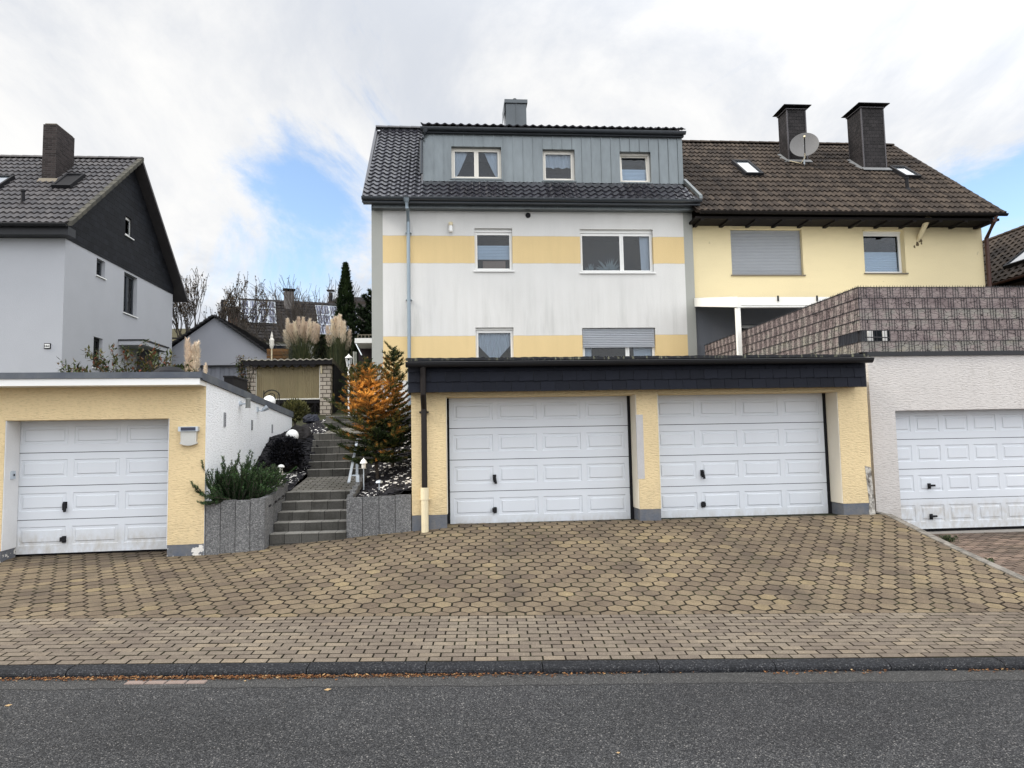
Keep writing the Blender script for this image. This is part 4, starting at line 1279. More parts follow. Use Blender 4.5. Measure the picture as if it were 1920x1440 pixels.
# brick chimney
q = on_plane(95, 341, lO, Nl)
x0, x1 = X_(79, 300, q.y), X_(105, 300, q.y)
dch = 1.15
M['brick'] = slate('dark clinker brick', (.034, .027, .026), .24, .075, bump=.01, var=.4, rough=.85, mortar=(.05, .047, .046), ms=.010)
m = MB(); m.box(x0, x1, q.y, q.y + dch, q.z - .2, Z_(92, 233, q.y)); c_ = m.build('chimney', M['brick'], lh)
m = MB(); zt_ = Z_(92, 233, q.y); m.box(x0 + .04, x1 - .04, q.y + .04, q.y + dch - .04, zt_ + .002, zt_ + .05); m.build('chimney_cap', M['brownsill'], c_)
m = MB(); m.hexa([(x0 - .08, q.y - .14, q.z - .06), (x1 + .08, q.y - .14, q.z - .06), (x1 + .08, q.y - .005, q.z + .10), (x0 - .08, q.y - .005, q.z + .10), (x0 - .08, q.y - .14, q.z - .04), (x1 + .08, q.y - .14, q.z - .04), (x1 + .08, q.y - .005, q.z + .13), (x0 - .08, q.y - .005, q.z + .13)]); m.build('flashing', M['brownsill'], c_)
def alongl(px, py):
    q = on_plane(px, py, lO, Nl) - lO; return q.x, q.dot(Vl)
def skl(pts):
    us = [alongl(*p) for p in pts]
    return (us[0][0] + us[3][0]) / 2, (us[1][0] + us[2][0]) / 2, (us[2][1] + us[3][1]) / 2, (us[0][1] + us[1][1]) / 2
s_ = skylight(lh, lO, (1, 0, 0), Vl, *skl([(122, 334), (160, 334), (136, 356), (103, 356)]), lift=.12)
s_.children[0].data.materials[0] = M['darkmetal']
skylight(lh, lO, (1, 0, 0), Vl, *skl([(-20, 337), (25, 337), (2, 360), (-40, 360)]), lift=.12)
q = on_plane(43, 382, lO, Nl)
m = MB(); m.tube([q - V((0, 0, .1)), q + V((.02, -.05, .42))], [.07, .05], 10); m.lathe([(.075, 0), (.075, .06), (0, .09)], q + V((.02, -.05, .38)), 10); m.build('vent_pipe', M['darkmetal'], lh)
# porch roof
pa = PX(222, 640, LX); cz = pa.z
xo = X_(270, 645, pa.y)
pb = 11.5 * 1331 / 538
m = MB(); m.box(LX + .002, xo, pa.y, pa.y + 2.2, cz - .13, cz + .02); po = m.build('porch_roof', M['greywall'], lh)
m = MB(); m.box(LX + .002, xo + .03, pa.y - .03, pa.y + 2.23, cz + .022, cz + .07); m.build('roof_edge', M['fasciadark'], po)
m = MB(); m.box(LX + .002, xo - .15, pa.y + 1.55, pa.y + 1.75, 2.0, cz - .132); m.build('porch_wall', mat('dark porch wall', (.07, .07, .08), .9), lh)
# number plate
p = P(89.5, 649, YL)
sgn = thing('number_plate', 'small black framed white number plate on the grey house wall', 'sign', tuple(p))
w_ = .105
sgn.scale = (.56, 1, .56)
m = MB(); m.box(-.165, .165, -.03, 0, -.15, .15); m.build('plate_frame', M['darkmetal'], sgn, world=False)
m = MB(); m.box(-.13, .13, -.036, -.031, -.10, .11); m.build('plate', M['whitepaint'], sgn, world=False)
m = MB(); 
for a, b, c, e in ((-.12, -.09, -.05, .04), (-.06, -.015, -.05, .06), (-.015, .02, -.03, -.0), (.03, .05, -.05, .05), (.05, .10, -.05, -.01), (.08, .10, -.05, .06)): m.box(a, b, -.041, -.037, c, e)
m.build('marking', M['darkmetal'], sgn, world=False)
# ------------------------------------------------------------------ road, kerb, pavement, driveway
def asphalt():
    d = Nd('worn asphalt', .78, 0, .35)
    vo = d.n('ShaderNodeTexVoronoi'); vo.inputs['Scale'].default_value = 118; d.l(d.obj(), vo.inputs['Vector'])
    sx = d.n('ShaderNodeSeparateColor'); d.l(vo.outputs['Color'], sx.inputs[0])
    stone = d.ramp(sx.outputs[0], [(0, (.024, .025, .027)), (.5, (.048, .049, .052)), (.82, (.080, .081, .084)), (.96, (.125, .125, .125)), (1, (.27, .26, .25))])
    gap = d.rng(vo.outputs['Distance'], .25, .75, 1, .35)
    patch = d.math('MULTIPLY_ADD', d.noise(.55, (.5, 1.2, 1), 5, .6), 1.1, .45)
    mid = d.math('MULTIPLY_ADD', d.noise(5, det=5, rough=.7), .55, .72)
    c = d.scale(stone, d.math('MULTIPLY', d.math('MULTIPLY', patch, mid), gap))
    x, y, z = d.sep()
    # gutter strip by the kerb: paler, with a tar seam
    w = d.math('MULTIPLY_ADD', d.noise(2.2, (1, .01, 1), 5, .7), .14, -.07)
    yy = d.math('ADD', y, w)
    trk = d.rng(d.math('ABSOLUTE', d.math('SUBTRACT', yy, 4.3)), .0, .7, 1, 0, True)
    c = d.scale(c, d.math('MULTIPLY_ADD', trk, .16, 1.0))
    rep = d.math('MULTIPLY', d.math('LESS_THAN', d.math('ABSOLUTE', d.math('SUBTRACT', d.math('ADD', x, w), 4.6)), 1.15), d.math('LESS_THAN', d.math('ABSOLUTE', d.math('SUBTRACT', yy, 3.2)), .9))
    c = d.scale(c, d.math('MULTIPLY_ADD', rep, -.14, 1.0))
    strip = d.rng(yy, 5.90, 5.96)
    c = d.mix(d.math('MULTIPLY', strip, .22), c, (.10, .097, .09))
    seam = d.math('MULTIPLY', d.math('LESS_THAN', d.math('ABSOLUTE', d.math('SUBTRACT', yy, 5.93)), .011), d.math('GREATER_THAN', d.noise(1.6, det=3), .34))
    cr = d.n('ShaderNodeTexVoronoi', feature='DISTANCE_TO_EDGE'); cr.inputs['Scale'].default_value = .55
    nz = d.n('ShaderNodeTexNoise'); nz.inputs['Scale'].default_value = 2.5; nz.inputs['Detail'].default_value = 5; d.l(d.obj(), nz.inputs['Vector'])
    ad = d.n('ShaderNodeVectorMath', operation='MULTIPLY_ADD'); d.l(nz.outputs['Color'], ad.inputs[0]); ad.inputs[1].default_value = (.5, .5, 0); d.l(d.obj(), ad.inputs[2]); d.l(ad.outputs[0], cr.inputs['Vector'])
    crack = d.math('MULTIPLY', d.math('LESS_THAN', cr.outputs['Distance'], .0028), d.math('GREATER_THAN', d.noise(.45, (1, 1, 1), 2, .5, (4, 4, 0)), .56))
    c = d.mix(d.math('MULTIPLY', d.math('MAXIMUM', seam, d.math('MULTIPLY', crack, .5)), .75), c, (.014, .014, .015))
    d.color(c)
    d.bump(d.math('SUBTRACT', d.math('MULTIPLY', d.noise(60, det=3), .6), vo.outputs['Distance']), .006)
    return d.m
RM = Matrix.Rotation(RA, 4, 'Z')
def road_obj(name, mb, mt):
    """mesh given in road coordinates (s along the street, t across it)"""
    o = mb.build(name, mt, None, world=False); o.rotation_euler = (0, 0, RA); o['kind'] = 'structure'
    return o
m = MB()
ss_ = [-90, -30, -12, 12, 30, 90]
m.grid([[(s, -30, z_street(s)) for s in ss_], [(s, T_KERB + .02, z_street(s)) for s in ss_]])
road_obj('road', m, asphalt())

def kerbmat():
    d = Nd('dark basalt kerb', .7, 0, .35)
    vo = d.voro(130, out='Color'); sx = d.n('ShaderNodeSeparateColor'); d.l(vo, sx.inputs[0])
    c = d.ramp(sx.outputs[0], [(0, (.006, .0065, .008)), (.7, (.016, .017, .020)), (.95, (.038, .04, .045)), (1, (.10, .10, .10))])
    d.color(d.scale(c, d.math('MULTIPLY_ADD', d.noise(2, det=4), .9, .5))); d.bump(d.noise(90), .003)
    return d.m
m = MB(); rr = random.Random(6)
L = 1.0
prof = [(0, -.05), (0, .022), (.006, .038), (.022, .052), (.05, .060), (.10, .064), (T_PAVE - T_KERB - .012, .066), (T_PAVE - T_KERB - .008, .02)]
for k in range(-16, 17):
    a, b = k * L + .38 + .004, (k + 1) * L + .38 - .004
    j = rr.uniform(-.003, .003); jt = rr.uniform(-.004, .004); tt = rr.random()
    A = [(a, T_KERB + t + jt, z_street(a) + z + j) for t, z in prof]; B = [(b, T_KERB + t + jt, z_street(b) + z + j) for t, z in prof]
    m.grid([A, B], tt); m.face(A[::-1], tt); m.face(B, tt)
road_obj('kerb', m, kerbmat())

def pavermat(name, stops, speck=.55, patchcol=(.07, .055, .045), tracks=()):
    d = Nd(name, .86, 0, .25)
    c = d.ramp(d.attr(), stops)
    vo = d.n('ShaderNodeTexVoronoi'); vo.inputs['Scale'].default_value = 150; d.l(d.obj(), vo.inputs['Vector'])
    sx = d.n('ShaderNodeSeparateColor'); d.l(vo.outputs['Color'], sx.inputs[0])
    f = d.ramp(sx.outputs[0], [(0, (.62, .62, .62)), (.6, (1.0, 1.0, 1.0)), (.9, (1.25, 1.25, 1.25)), (1, (1.9, 1.85, 1.75))])
    c = d.mix(speck, c, d.mix(1.0, c, f, 'MULTIPLY'))
    pt = d.rng(d.noise(.75, det=4, rough=.6), .44, .66)
    c = d.mix(d.math('MULTIPLY', pt, .62), c, patchcol)
    for s_ in tracks:
        xx = d.math('ADD', d.sep()[0], d.math('MULTIPLY_ADD', d.noise(.5, (1, 1, 1), 2), .5, -.25))
        k = d.rng(d.math('ABSOLUTE', d.math('SUBTRACT', xx, s_)), .05, .24, .30, 0, True)
        c = d.mix(d.math('MULTIPLY', k, d.rng(d.noise(2.4, det=4), .3, .6)), c, (.05, .044, .038))
    spots = d.rng(d.noise(3.2, det=5, rough=.75, off=(2, 5, 0)), .60, .72)
    c = d.mix(d.math('MULTIPLY', spots, .4), c, (.05, .042, .036))
    c = d.mix(d.math('LESS_THAN', d.attr(), -.5), c, d.mix(d.rng(d.noise(2.2, det=3), .45, .65), (.030, .024, .018), (.036, .034, .020)))
    d.color(d.scale(c, d.math('MULTIPLY_ADD', d.noise(9, det=4), .5, .75)))
    d.bump(d.noise(120, det=3), .003)
    return d.m
M['hex'] = pavermat('tan hexagonal paver', [(0, (.112, .087, .064)), (.4, (.142, .112, .078)), (.75, (.160, .127, .086)), (.94, (.176, .139, .090)), (1, (.20, .158, .094))], tracks=(.2, 1.75, 3.5, 5.1, -7.0, -5.5))
M['brickpave'] = pavermat('grey brown brick paver', [(0, (.118, .098, .080)), (.4, (.143, .120, .096)), (.75, (.162, .137, .108)), (1, (.19, .156, .117))], patchcol=(.10, .08, .066))
M['redpave'] = pavermat('reddish paver', [(0, (.10, .075, .062)), (.5, (.15, .11, .09)), (1, (.19, .14, .11))], patchcol=(.05, .045, .035))
M['joint'] = mat('dark sandy joint', (.016, .013, .010), .98, .3, 3, .2, 60, .004, 80, col2=(.035, .04, .018))

def paver(m, pts, zf, bevel=.013, drop=.010, jz=0.0, tilt=(0, 0)):
    """pts: outline (s,t) already inset by the joint; bevelled top and short sides"""
    n = len(pts); cx = sum(p[0] for p in pts) / n; cy = sum(p[1] for p in pts) / n
    t = rnd.random()
    def zz(p, e): return zf(p[0], p[1]) + jz + tilt[0] * (p[0] - cx) + tilt[1] * (p[1] - cy) + e
    top = []
    for p in pts:
        dx, dy = cx - p[0], cy - p[1]; L_ = math.hypot(dx, dy)
        q = (p[0] + dx / L_ * bevel * 1.25, p[1] + dy / L_ * bevel * 1.25); top.append((q[0], q[1], zz(q, 0)))
    mid = [(p[0], p[1], zz(p, -.005)) for p in pts]
    low = [(p[0], p[1], zz(p, -.005 - drop)) for p in pts]
    m.face(top, t)
    m.grid([low, mid, top], -1.0, close=True)

# right limit of the driveway
EA = P(1648, 984, 11.62)
eb = ray(1920, 1086)
kk = (-.02 - 1.8) / eb.z; EB = EYE + eb * kk
sa, ta = st(EA.x, EA.y); sb_, tb_ = st(EB.x, EB.y)
def s_edge(t): return sb_ + (sa - sb_) * (t - tb_) / (ta - tb_)
# pavement
m = MB(); rr = random.Random(8)
nrow = 13; rw = (T_DRIVE - T_PAVE) / nrow; bw = .20
for r_ in range(nrow):
    t0 = T_PAVE + r_ * rw; off = rr.uniform(-.01, .01) + (.5 * bw if r_ % 2 else 0)
    for k in range(int(-10.5 / bw), int(10.5 / bw)):
        a = k * bw + off; g = .0046
        jz = rr.uniform(-.002, .0025)
        paver(m, [(a + g, t0 + g), (a + bw - g, t0 + g), (a + bw - g, t0 + rw - g), (a + g, t0 + rw - g)], z_pave, .0035, .010, jz, (rr.uniform(-.012, .012), rr.uniform(-.02, .02)))
road_obj('pavement', m, M['brickpave'])
# driveway of hexagonal pavers
m = MB(); W_ = .200; RP = .173; hh = RP * 2 / 3; g = .0062
rows_ = int((11.9 - T_DRIVE) / RP) + 1
for r_ in range(rows_):
    tc_ = T_DRIVE + .03 + (r_ + .0) * RP
    for k in range(int(-10.5 / W_), int(8.6 / W_)):
        cs_ = (k + (.5 if r_ % 2 else 0)) * W_
        if cs_ > s_edge(tc_) + W_ * .40: continue
        w2 = W_ / 2 - g
        o = [(cs_, tc_ + hh - g * 1.1), (cs_ - w2, tc_ + hh / 2 - g * .55), (cs_ - w2, tc_ - hh / 2 + g * .55), (cs_, tc_ - hh + g * 1.1), (cs_ + w2, tc_ - hh / 2 + g * .55), (cs_ + w2, tc_ + hh / 2 - g * .55)]
        o = [(min(a, s_edge(b) - .006), b) for a, b in o]
        if r_ == 0: o = [(a, max(b, T_DRIVE + .004)) for a, b in o]
        jz = rr.uniform(-.003, .003)
        paver(m, o, z_drive, .0055, .010, jz, (rr.uniform(-.02, .02), rr.uniform(-.02, .02)))
road_obj('driveway', m, M['hex'])
m = MB()
tt_ = [T_PAVE - .02, 7.0, T_DRIVE] + [lerp(T_DRIVE, 12.4, k / 30) for k in range(1, 31)]
for a, b in zip(tt_, tt_[1:]):
    def zj(s, t): return (z_pave(s, t) if t <= T_DRIVE + 1e-6 else z_drive(s, t)) - .011
    cols = [-11 + .3 * q for q in range(57)]
    m.grid([[(s, a, zj(s, a)) for s in cols] + [(s_edge(a) if a > T_DRIVE - .01 else 11, a, zj(s_edge(a) if a > T_DRIVE - .01 else 11, a))], [(s, b, zj(s, b)) for s in cols] + [(s_edge(b) if b > T_DRIVE + .01 else 11, b, zj(s_edge(b) if b > T_DRIVE + .01 else 11, b))]])
road_obj('paving_joints', m, M['joint'])
# concrete edging strip and the lower forecourt on the right
def z_fore(s, t): 
    v = min(max((t - T_DRIVE) / 5.0, 0), 1)
    return lerp(z_pave(s, T_DRIVE), .02, v ** .8)
m = MB()
n = 8
for k in range(n):
    t0, t1 = lerp(T_DRIVE + .02, ta + .35, k / n), lerp(T_DRIVE + .02, ta + .35, (k + 1) / n) - .008
    c = []
    for dz in (-.5, .012):
        for (tq, ds) in ((t0, 0), (t0, .11), (t1, .11), (t1, 0)):
            s_ = s_edge(tq) + ds; c.append((s_, tq, z_drive(s_edge(tq), tq) + dz))
    m.hexa(c)
road_obj('edging_strip', m, mat('lichen stained concrete edging', (.20, .185, .165), .95, .3, 5, .25, 60, .006, 60, col2=(.09, .085, .075), c2s=6))
m = MB()
r_ = 0; t0 = T_DRIVE + .01
while t0 < 12.4:
    a = s_edge(t0) + .115 + (.10 if r_ % 2 else 0) - .1
    while a < 15:
        b = a + .2
        a_ = max(a, s_edge(t0) + .115)
        if b - a_ > .03:
            paver(m, [(a_ + .004, t0 + .004), (b - .004, t0 + .004), (b - .004, t0 + .096), (a_ + .004, t0 + .096)], z_fore, .005, .010, rr.uniform(-.003, .003), (rr.uniform(-.02, .02), rr.uniform(-.02, .02)))
        a = b
    t0 += .1; r_ += 1
road_obj('forecourt', m, M['redpave'])
m = MB()
for a, b in zip(tt_[2:], tt_[3:]):
    cols = lambda t: [s_edge(t) + .1, s_edge(t) + 1, 12, 16]
    m.grid([[(s, a, z_fore(s, a) - .011) for s in cols(a)], [(s, b, z_fore(s, b) - .011) for s in cols(b)]])
road_obj('forecourt_joints', m, M['joint'])

# ------------------------------------------------------------------ terrain
def terr(x, y):
    base = pl(y, [(5.4, -.75 - .018 * max(-60, min(60, x))), (12.2, -.1), (13.5, .30), (15.0, .65), (18.5, 1.7), (21, 2.25), (24, 2.75), (33, 4.5), (50, 6.8), (70, 8.6), (120, 9.5), (900, 9.5)])
    return base
M['soil'] = mat('garden ground', (.052, .046, .032), .98, .3, .6, .3, 20, .02, 12, col2=(.038, .052, .022))
m = MB()
xs = [-500, -120, -60, -30, -16, -10, -6, -4.4, -3, -2, -1, 0, 4, 8, 14, 25, 60, 120, 500]
ys_ = [-60, -10, 4, 5.4, 9, 12.3, 13.0, 13.5, 14.2, 15, 16, 17, 18.5, 21, 24, 28, 33, 40, 50, 70, 120, 500]
m.grid([[(x, y, terr(x, y)) for x in xs] for y in ys_])
struct('ground', m, M['soil'])

# ------------------------------------------------------------------ stairs
SX0, SX1 = X_(529, 930, 12.3), X_(649, 930, 11.55)
stair = thing('staircase', 'grey block garden steps climbing between the two garages', 'stairs', ((SX0 + SX1) / 2, 11.5, .25))
def blockmat(name, col, w=.26, h=.148):
    d = Nd(name, .9, 0, .2)
    x, y, z = d.sep()
    b = d.n('ShaderNodeTexBrick'); d.l(d.comb(x, z), b.inputs['Vector'])
    b.offset = .37
    for k, v in (('Color1', (*[c * .8 for c in col], 1)), ('Color2', (*[c * 1.2 for c in col], 1)), ('Mortar', (.014, .013, .012, 1))): b.inputs[k].default_value = v
    for k, v in (('Scale', 1.0), ('Mortar Size', .004), ('Brick Width', w), ('Row Height', 5.0), ('Mortar Smooth', .2)): b.inputs[k].default_value = v
    c = d.scale(b.outputs['Color'], d.math('MULTIPLY_ADD', d.noise(35, det=5, rough=.7), 1.1, .45))
    c = d.mix(d.math('MULTIPLY', d.rng(d.noise(3, det=4), .5, .7), .5), c, (.045, .042, .035))
    c = d.scale(c, d.ramp(d.attr(), [(0, (.55,) * 3), (.4, (.75,) * 3), (.7, (1.5,) * 3), (1, (1.9,) * 3)]))  # risers darkened and treads brightened: overhead light put into the block colour
    d.color(c); d.bump(d.noise(60, det=4), .006)
    return d.m
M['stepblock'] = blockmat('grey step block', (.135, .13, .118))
M['steppave'] = pavermat('grey landing paver', [(0, (.15, .14, .125)), (1, (.21, .20, .18))], patchcol=(.10, .095, .08))
z = .265; y = 11.5
rr = random.Random(12)
def step(y, z0, h, tr, x0=None, x1=None, top_extra=0.0):
    m = MB(); x0 = SX0 if x0 is None else x0; x1 = SX1 if x1 is None else x1
    k = x0 + rr.uniform(-.1, 0)
    while k < x1:
        a, b = max(k, x0), min(k + .255, x1)
        j = rr.uniform(-.003, .003)
        if b - a > .01:
            m.box(a + .0015, b - .0015, y + j, y + tr + .05, z0 - .12, z0 + h - .012, t=rr.random() * .4); m.box(a + .001, b - .001, y + j - .006, y + tr + .05, z0 + h - .0118, z0 + h, t=.9 + .1 * rr.random())  # top slab tinted bright as if lit from above, block below kept dark
        k += .255
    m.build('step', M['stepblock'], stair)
h1 = .143
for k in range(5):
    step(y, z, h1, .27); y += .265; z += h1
ly0, lz0 = y - .265 + .12, z
def landing(y0, z0, y1, z1, SX0=SX0):
    m = MB(); r_ = 0; yy = y0
    zf = lambda s, t: lerp(z0, z1, (t - y0) / (y1 - y0))
    while yy < y1 - .02:
        a = SX0 + (0 if r_ % 2 else -.1); e = min(yy + .105, y1)
        while a < SX1:
            p, q = max(a, SX0), min(a + .21, SX1)
            if q - p > .03: paver(m, [(p + .003, yy + .003), (q - .003, yy + .003), (q - .003, e - .003), (p + .003, e - .003)], zf, .006, .012, rr.uniform(-.002, .002))
            a += .21
        yy += .105; r_ += 1
    m.box(SX0, SX1, y0, y1, z0 - .3, min(z0, z1) - .015)
    m.build('landing', M['steppave'], stair)
y1_ = 14.35; zl1 = 1.8 - 61 * 14.2 / 1331
landing(ly0 + .14, lz0 - .003, y1_, zl1)
y, z = y1_, zl1
h2 = (2.02 - zl1) / 6
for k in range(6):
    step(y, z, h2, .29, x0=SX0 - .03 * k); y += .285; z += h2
landing(y - .285 + .25, z - .003, 17.4, 2.17, SX0 - .22)
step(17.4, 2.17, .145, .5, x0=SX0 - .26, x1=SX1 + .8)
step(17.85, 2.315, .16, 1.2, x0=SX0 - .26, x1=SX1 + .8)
sy_end = 19.0
m = MB(); m.box(SX0 - .2, SX1 + 1.2, 19.0, 24.5, 2.3, 2.478); m.build('top_path', M['steppave'], stair)

# hand rail
hr = thing('hand_rail', 'light grey metal hand rail beside the right of the garden steps', 'hand rail', tuple(P(671, 925, 12.6)))
a = P(654, 905, 12.25); b = P(670, 824, 14.0)
m = MB()
dv = (b - a).normalized(); n_ = V((1, 0, 0)); up = n_.cross(dv)
m.hexa([a + n_ * q + up * w for q, w in ((-.022, -.010), (.022, -.010), (.022, .014), (-.022, .014))] + [b + n_ * q + up * w for q, w in ((-.022, -.010), (.022, -.010), (.022, .014), (-.022, .014))])
m.build('rail', M['alu'], hr, recalc=True)
for px, pt, pb_, Y in ((671, 890, 932, 12.55), (669.5, 862, 905, 13.6)):
    t_, b_ = P(px, pt, Y), P(px, pb_, Y)
    m = MB(); m.box(t_.x - .024, t_.x + .024, Y - .012, Y + .012, b_.z - .15, t_.z); m.box(t_.x - .12, t_.x, Y - .01, Y + .01, t_.z - .02, t_.z); m.build('post', M['alu'], hr)

# ------------------------------------------------------------------ palisade planters and beds
def granite():
    d = Nd('washed granite concrete', .9, 0, .25)
    vo = d.n('ShaderNodeTexVoronoi'); vo.inputs['Scale'].default_value = 75; d.l(d.obj(), vo.inputs['Vector'])
    sx = d.n('ShaderNodeSeparateColor'); d.l(vo.outputs['Color'], sx.inputs[0])
    c = d.ramp(sx.outputs[0], [(0, (.085, .085, .086)), (.5, (.13, .13, .131)), (.85, (.18, .18, .18)), (1, (.25, .25, .245))])
    w = d.math('MULTIPLY_ADD', d.noise(3, (1, 1, .3), 4), .8, .58)
    w = d.math('MULTIPLY', w, d.math('MULTIPLY_ADD', d.attr(), .25, .88))
    d.color(d.scale(c, w)); d.bump(d.noise(90, det=3), .004)
    return d.m
M['granite'] = granite()
def palisade(root, a, b, n, zt0, zt1, thick=.09, zb=-.1):
    a, b = V(a), V(b); d = (b - a) / n; s = V((-d.y, d.x, 0)).normalized() * thick
    m = MB()
    for k in range(n):
        p, q = a + d * k + d.normalized() * .004, a + d * (k + 1) - d.normalized() * .004
        z_ = lerp(zt0, zt1, (k + .5) / n) + rnd.uniform(-.008, .008)
        m.hexa([V((*p.xy, zb)), V((*q.xy, zb)), V((*(q + s).xy, zb)), V((*(p + s).xy, zb)), V((*p.xy, z_)), V((*q.xy, z_)), V((*(q + s).xy, z_)), V((*(p + s).xy, z_))])
    return m.build('palisade', M['granite'], root)
plx0 = lc.x + .012; plx1 = X_(497, 980, 11.28)
zpl = Z_(440, 938, 11.3)
pl_ = thing('left_planter', 'granite concrete planter wall beside the yellow single garage, left of the steps', 'planter', (plx0, 11.3, .15))
pl_.name = 'planter'
palisade(pl_, (plx0, 11.215, 0), (plx1, 11.26, 0), 4, zpl, zpl + .01)
palisade(pl_, (plx1, 11.28, 0), (SX0 - .01, 11.95, 0), 4, zpl + .02, zpl + .05)
palisade(pl_, (SX0 - .01, 11.95, 0), (SX0 - .01, 12.75, 0), 3, 1.10, 1.12)
prx1 = gx0 - .01; prx0 = SX1 + .0
zpr = Z_(710, 930, 11.62)
pr_ = thing('planter', 'low granite concrete planter wall between the steps and the double garage', 'planter', ((prx0 + prx1) / 2, 11.6, .3))
palisade(pr_, (prx0, 11.56, 0), (prx1, 11.60, 0), 4, zpr - .01, zpr + .01)
palisade(pr_, (prx0 + .09, 11.66, 0), (prx0 + .09, 13.4, 0), 6, zpr, 1.25)
M['mulch'] = mat('dark slate mulch', (.014, .0135, .015), .85, .4, 6, .4, 40, .03, 28, col2=(.026, .025, .026), c2s=14)
def bed(x0f, x1f, y0, y1, zf, name):
    m = MB(); ny = 46; nx = 14; rows = []
    for j in range(ny + 1):
        yy = lerp(y0, y1, j / ny); a, b = x0f(yy), x1f(yy)
        rows.append([(lerp(a, b, i / nx), yy, zf(lerp(a, b, i / nx), yy) + rr.uniform(-.025, .03)) for i in range(nx + 1)])
    m.grid(rows); return struct(name, m, M['mulch'])
zb_l = lambda x, y: pl(y, [(11.3, .80), (12.7, .95), (14.35, 1.22), (16.1, 2.0), (17.4, 2.2), (18.5, 2.42), (22, 2.6)]) + .0
slope_l = lambda y: pl(y, [(12.5, .10), (14.5, .05), (16.5, -.12), (19, -.34), (23, -.1)])
wallx = lambda y: lc.x - math.sin(LA) * (y - lc.y)
bed(lambda y: wallx(y) - .02 if y < 18.9 else -6.5, lambda y: SX0 + .005 if y > 11.95 else lerp(plx1, SX0, (y - 11.3) / .65), 11.33, 23.0, lambda x, y: zb_l(x, y) + max(0, (SX0 - x - .3)) * slope_l(y), 'left_bed')
zb_r = lambda x, y: pl(y, [(11.6, .84), (12.7, .98), (14.35, 1.30), (16.1, 2.0), (17.4, 2.25), (18.5, 2.42), (24, 2.6)])
bed(lambda y: SX1 - .005 if y > 13.4 else SX1 + .09, lambda y: gx0 + .02 if y < 17.7 else gx0 + 3, 11.66, 19.9, lambda x, y: zb_r(x, y) + max(0, (x - SX1 - .2)) * .22, 'right_bed')
# pebbles and rocks
def stone(m, c, r, sq=.65, t=None):
    n = 6
    ring = []
    a0 = rr.uniform(0, 6)
    tt = rr.random() if t is None else t
    rows = []
    for lvl, rad in ((-.4, .75), (0.15, 1.0), (.7, .6)):
        rows.append([V(c) + V((math.cos(a0 + 6.2832 * k / n) * r * rad * rr.uniform(.8, 1.15), math.sin(a0 + 6.2832 * k / n) * r * rad * rr.uniform(.8, 1.15), r * sq * lvl)) for k in range(n)])
    m.grid(rows, tt, close=True); m.face(rows[-1], tt)
def scatter(n, x0f, x1f, y0, y1, zf, rmin, rmax, dens=None):
    m = MB(); k = 0; tries = 0
    while k < n and tries < n * 30:
        tries += 1
        y = rr.uniform(y0, y1); x = rr.uniform(x0f(y), x1f(y))
        if dens and rr.random() > dens(x, y): continue
        stone(m, (x, y, zf(x, y) + .015), rr.uniform(rmin, rmax)); k += 1
    return m
M['pebble'] = mat('white pebble', (.62, .60, .57), .8, .2, 20, .15, 60, .002, tint=.25)
from mathutils import noise as mn
def patchy(x, y, s=1.6, th=.0): return 1.0 if mn.noise(V((x * s, y * s, 3.3))) > th else .06
zl2 = lambda x, y: zb_l(x, y) + max(0, (SX0 - x - .3)) * slope_l(y)
m = scatter(1100, lambda y: SX0 - .66, lambda y: SX0 - .02, 12.6, 19.4, zl2, .014, .034, lambda x, y: patchy(x, y, 2.3, .02) * (1 if y > 16.2 or y < 14.4 else .35))
tag(m.build('white_pebbles', M['pebble']), 'white pebbles scattered over the bed left of the steps', 'pebbles', kind='stuff')
zr2 = lambda x, y: zb_r(x, y) + max(0, (x - SX1 - .2)) * .22
m = scatter(520, lambda y: SX1 + .1, lambda y: gx0 - .01, 11.75, 16.5, zr2, .014, .045, lambda x, y: patchy(x, y, 2.6, .08))
tag(m.build('white_pebbles', M['pebble']), 'white pebbles scattered under the orange conifer', 'pebbles', kind='stuff')
for (xa, xb, y0, y1, zf, n_, lbl) in ((lambda y: wallx(y) + .02, lambda y: SX0 - .01, 11.5, 19.0, zl2, 3400, 'dark slate chips covering the bed left of the steps'), (lambda y: SX1 + .1, lambda y: gx0 - .01, 11.7, 17.5, zr2, 2600, 'dark slate chips covering the bed right of the steps')):
    m = scatter(n_, xa, xb, y0, y1, zf, .015, .055)
    tag(m.build('slate_chips', mat('dark slate chip', (.015, .0145, .017), .8, .4, 9, .3, 40, .004, tint=.6)), lbl, 'slate chips', kind='stuff')
# dark boulder
q = P(562, 812, 16.0)
def boulder(name, label, c, r, mt, sq=.8):
    m = MB(); rows = []
    for i in range(14):
        a = math.pi * i / 13; rows.append([])
        for k in range(22):
            b = 6.2832 * k / 22; v = V((math.sin(a) * math.cos(b), math.sin(a) * math.sin(b), -math.cos(a) * sq))
            f = 1 + .42 * mn.noise(v * 1.6 + V((c[0], 0, 0))) + .16 * mn.noise(v * 4.3 + V((0, c[0], 0))) + .06 * rr.uniform(-1, 1); rows[-1].append(V(c) + v * r * f)
    m.grid(rows, close=True)
    o = m.build(name, mt, None, smooth=False); o.data.transform(Matrix.Translation(-V(c))); o.location = c
    return tag(o, label, 'rock')
boulder('boulder', 'dark rough boulder above the white globe lamp', (q.x, 16.0, q.z - .03), .22, mat('dark basalt', (.022, .020, .020), .8, .3, 6, .3, 30, .02, 20), .95)
boulder('boulder', 'low black rock just below the shed lattice', tuple(P(583, 786, 19.0)), .20, mat('dark blue basalt', (.022, .024, .034), .7, .3, 6, .3, 30, .02, 20), .6)

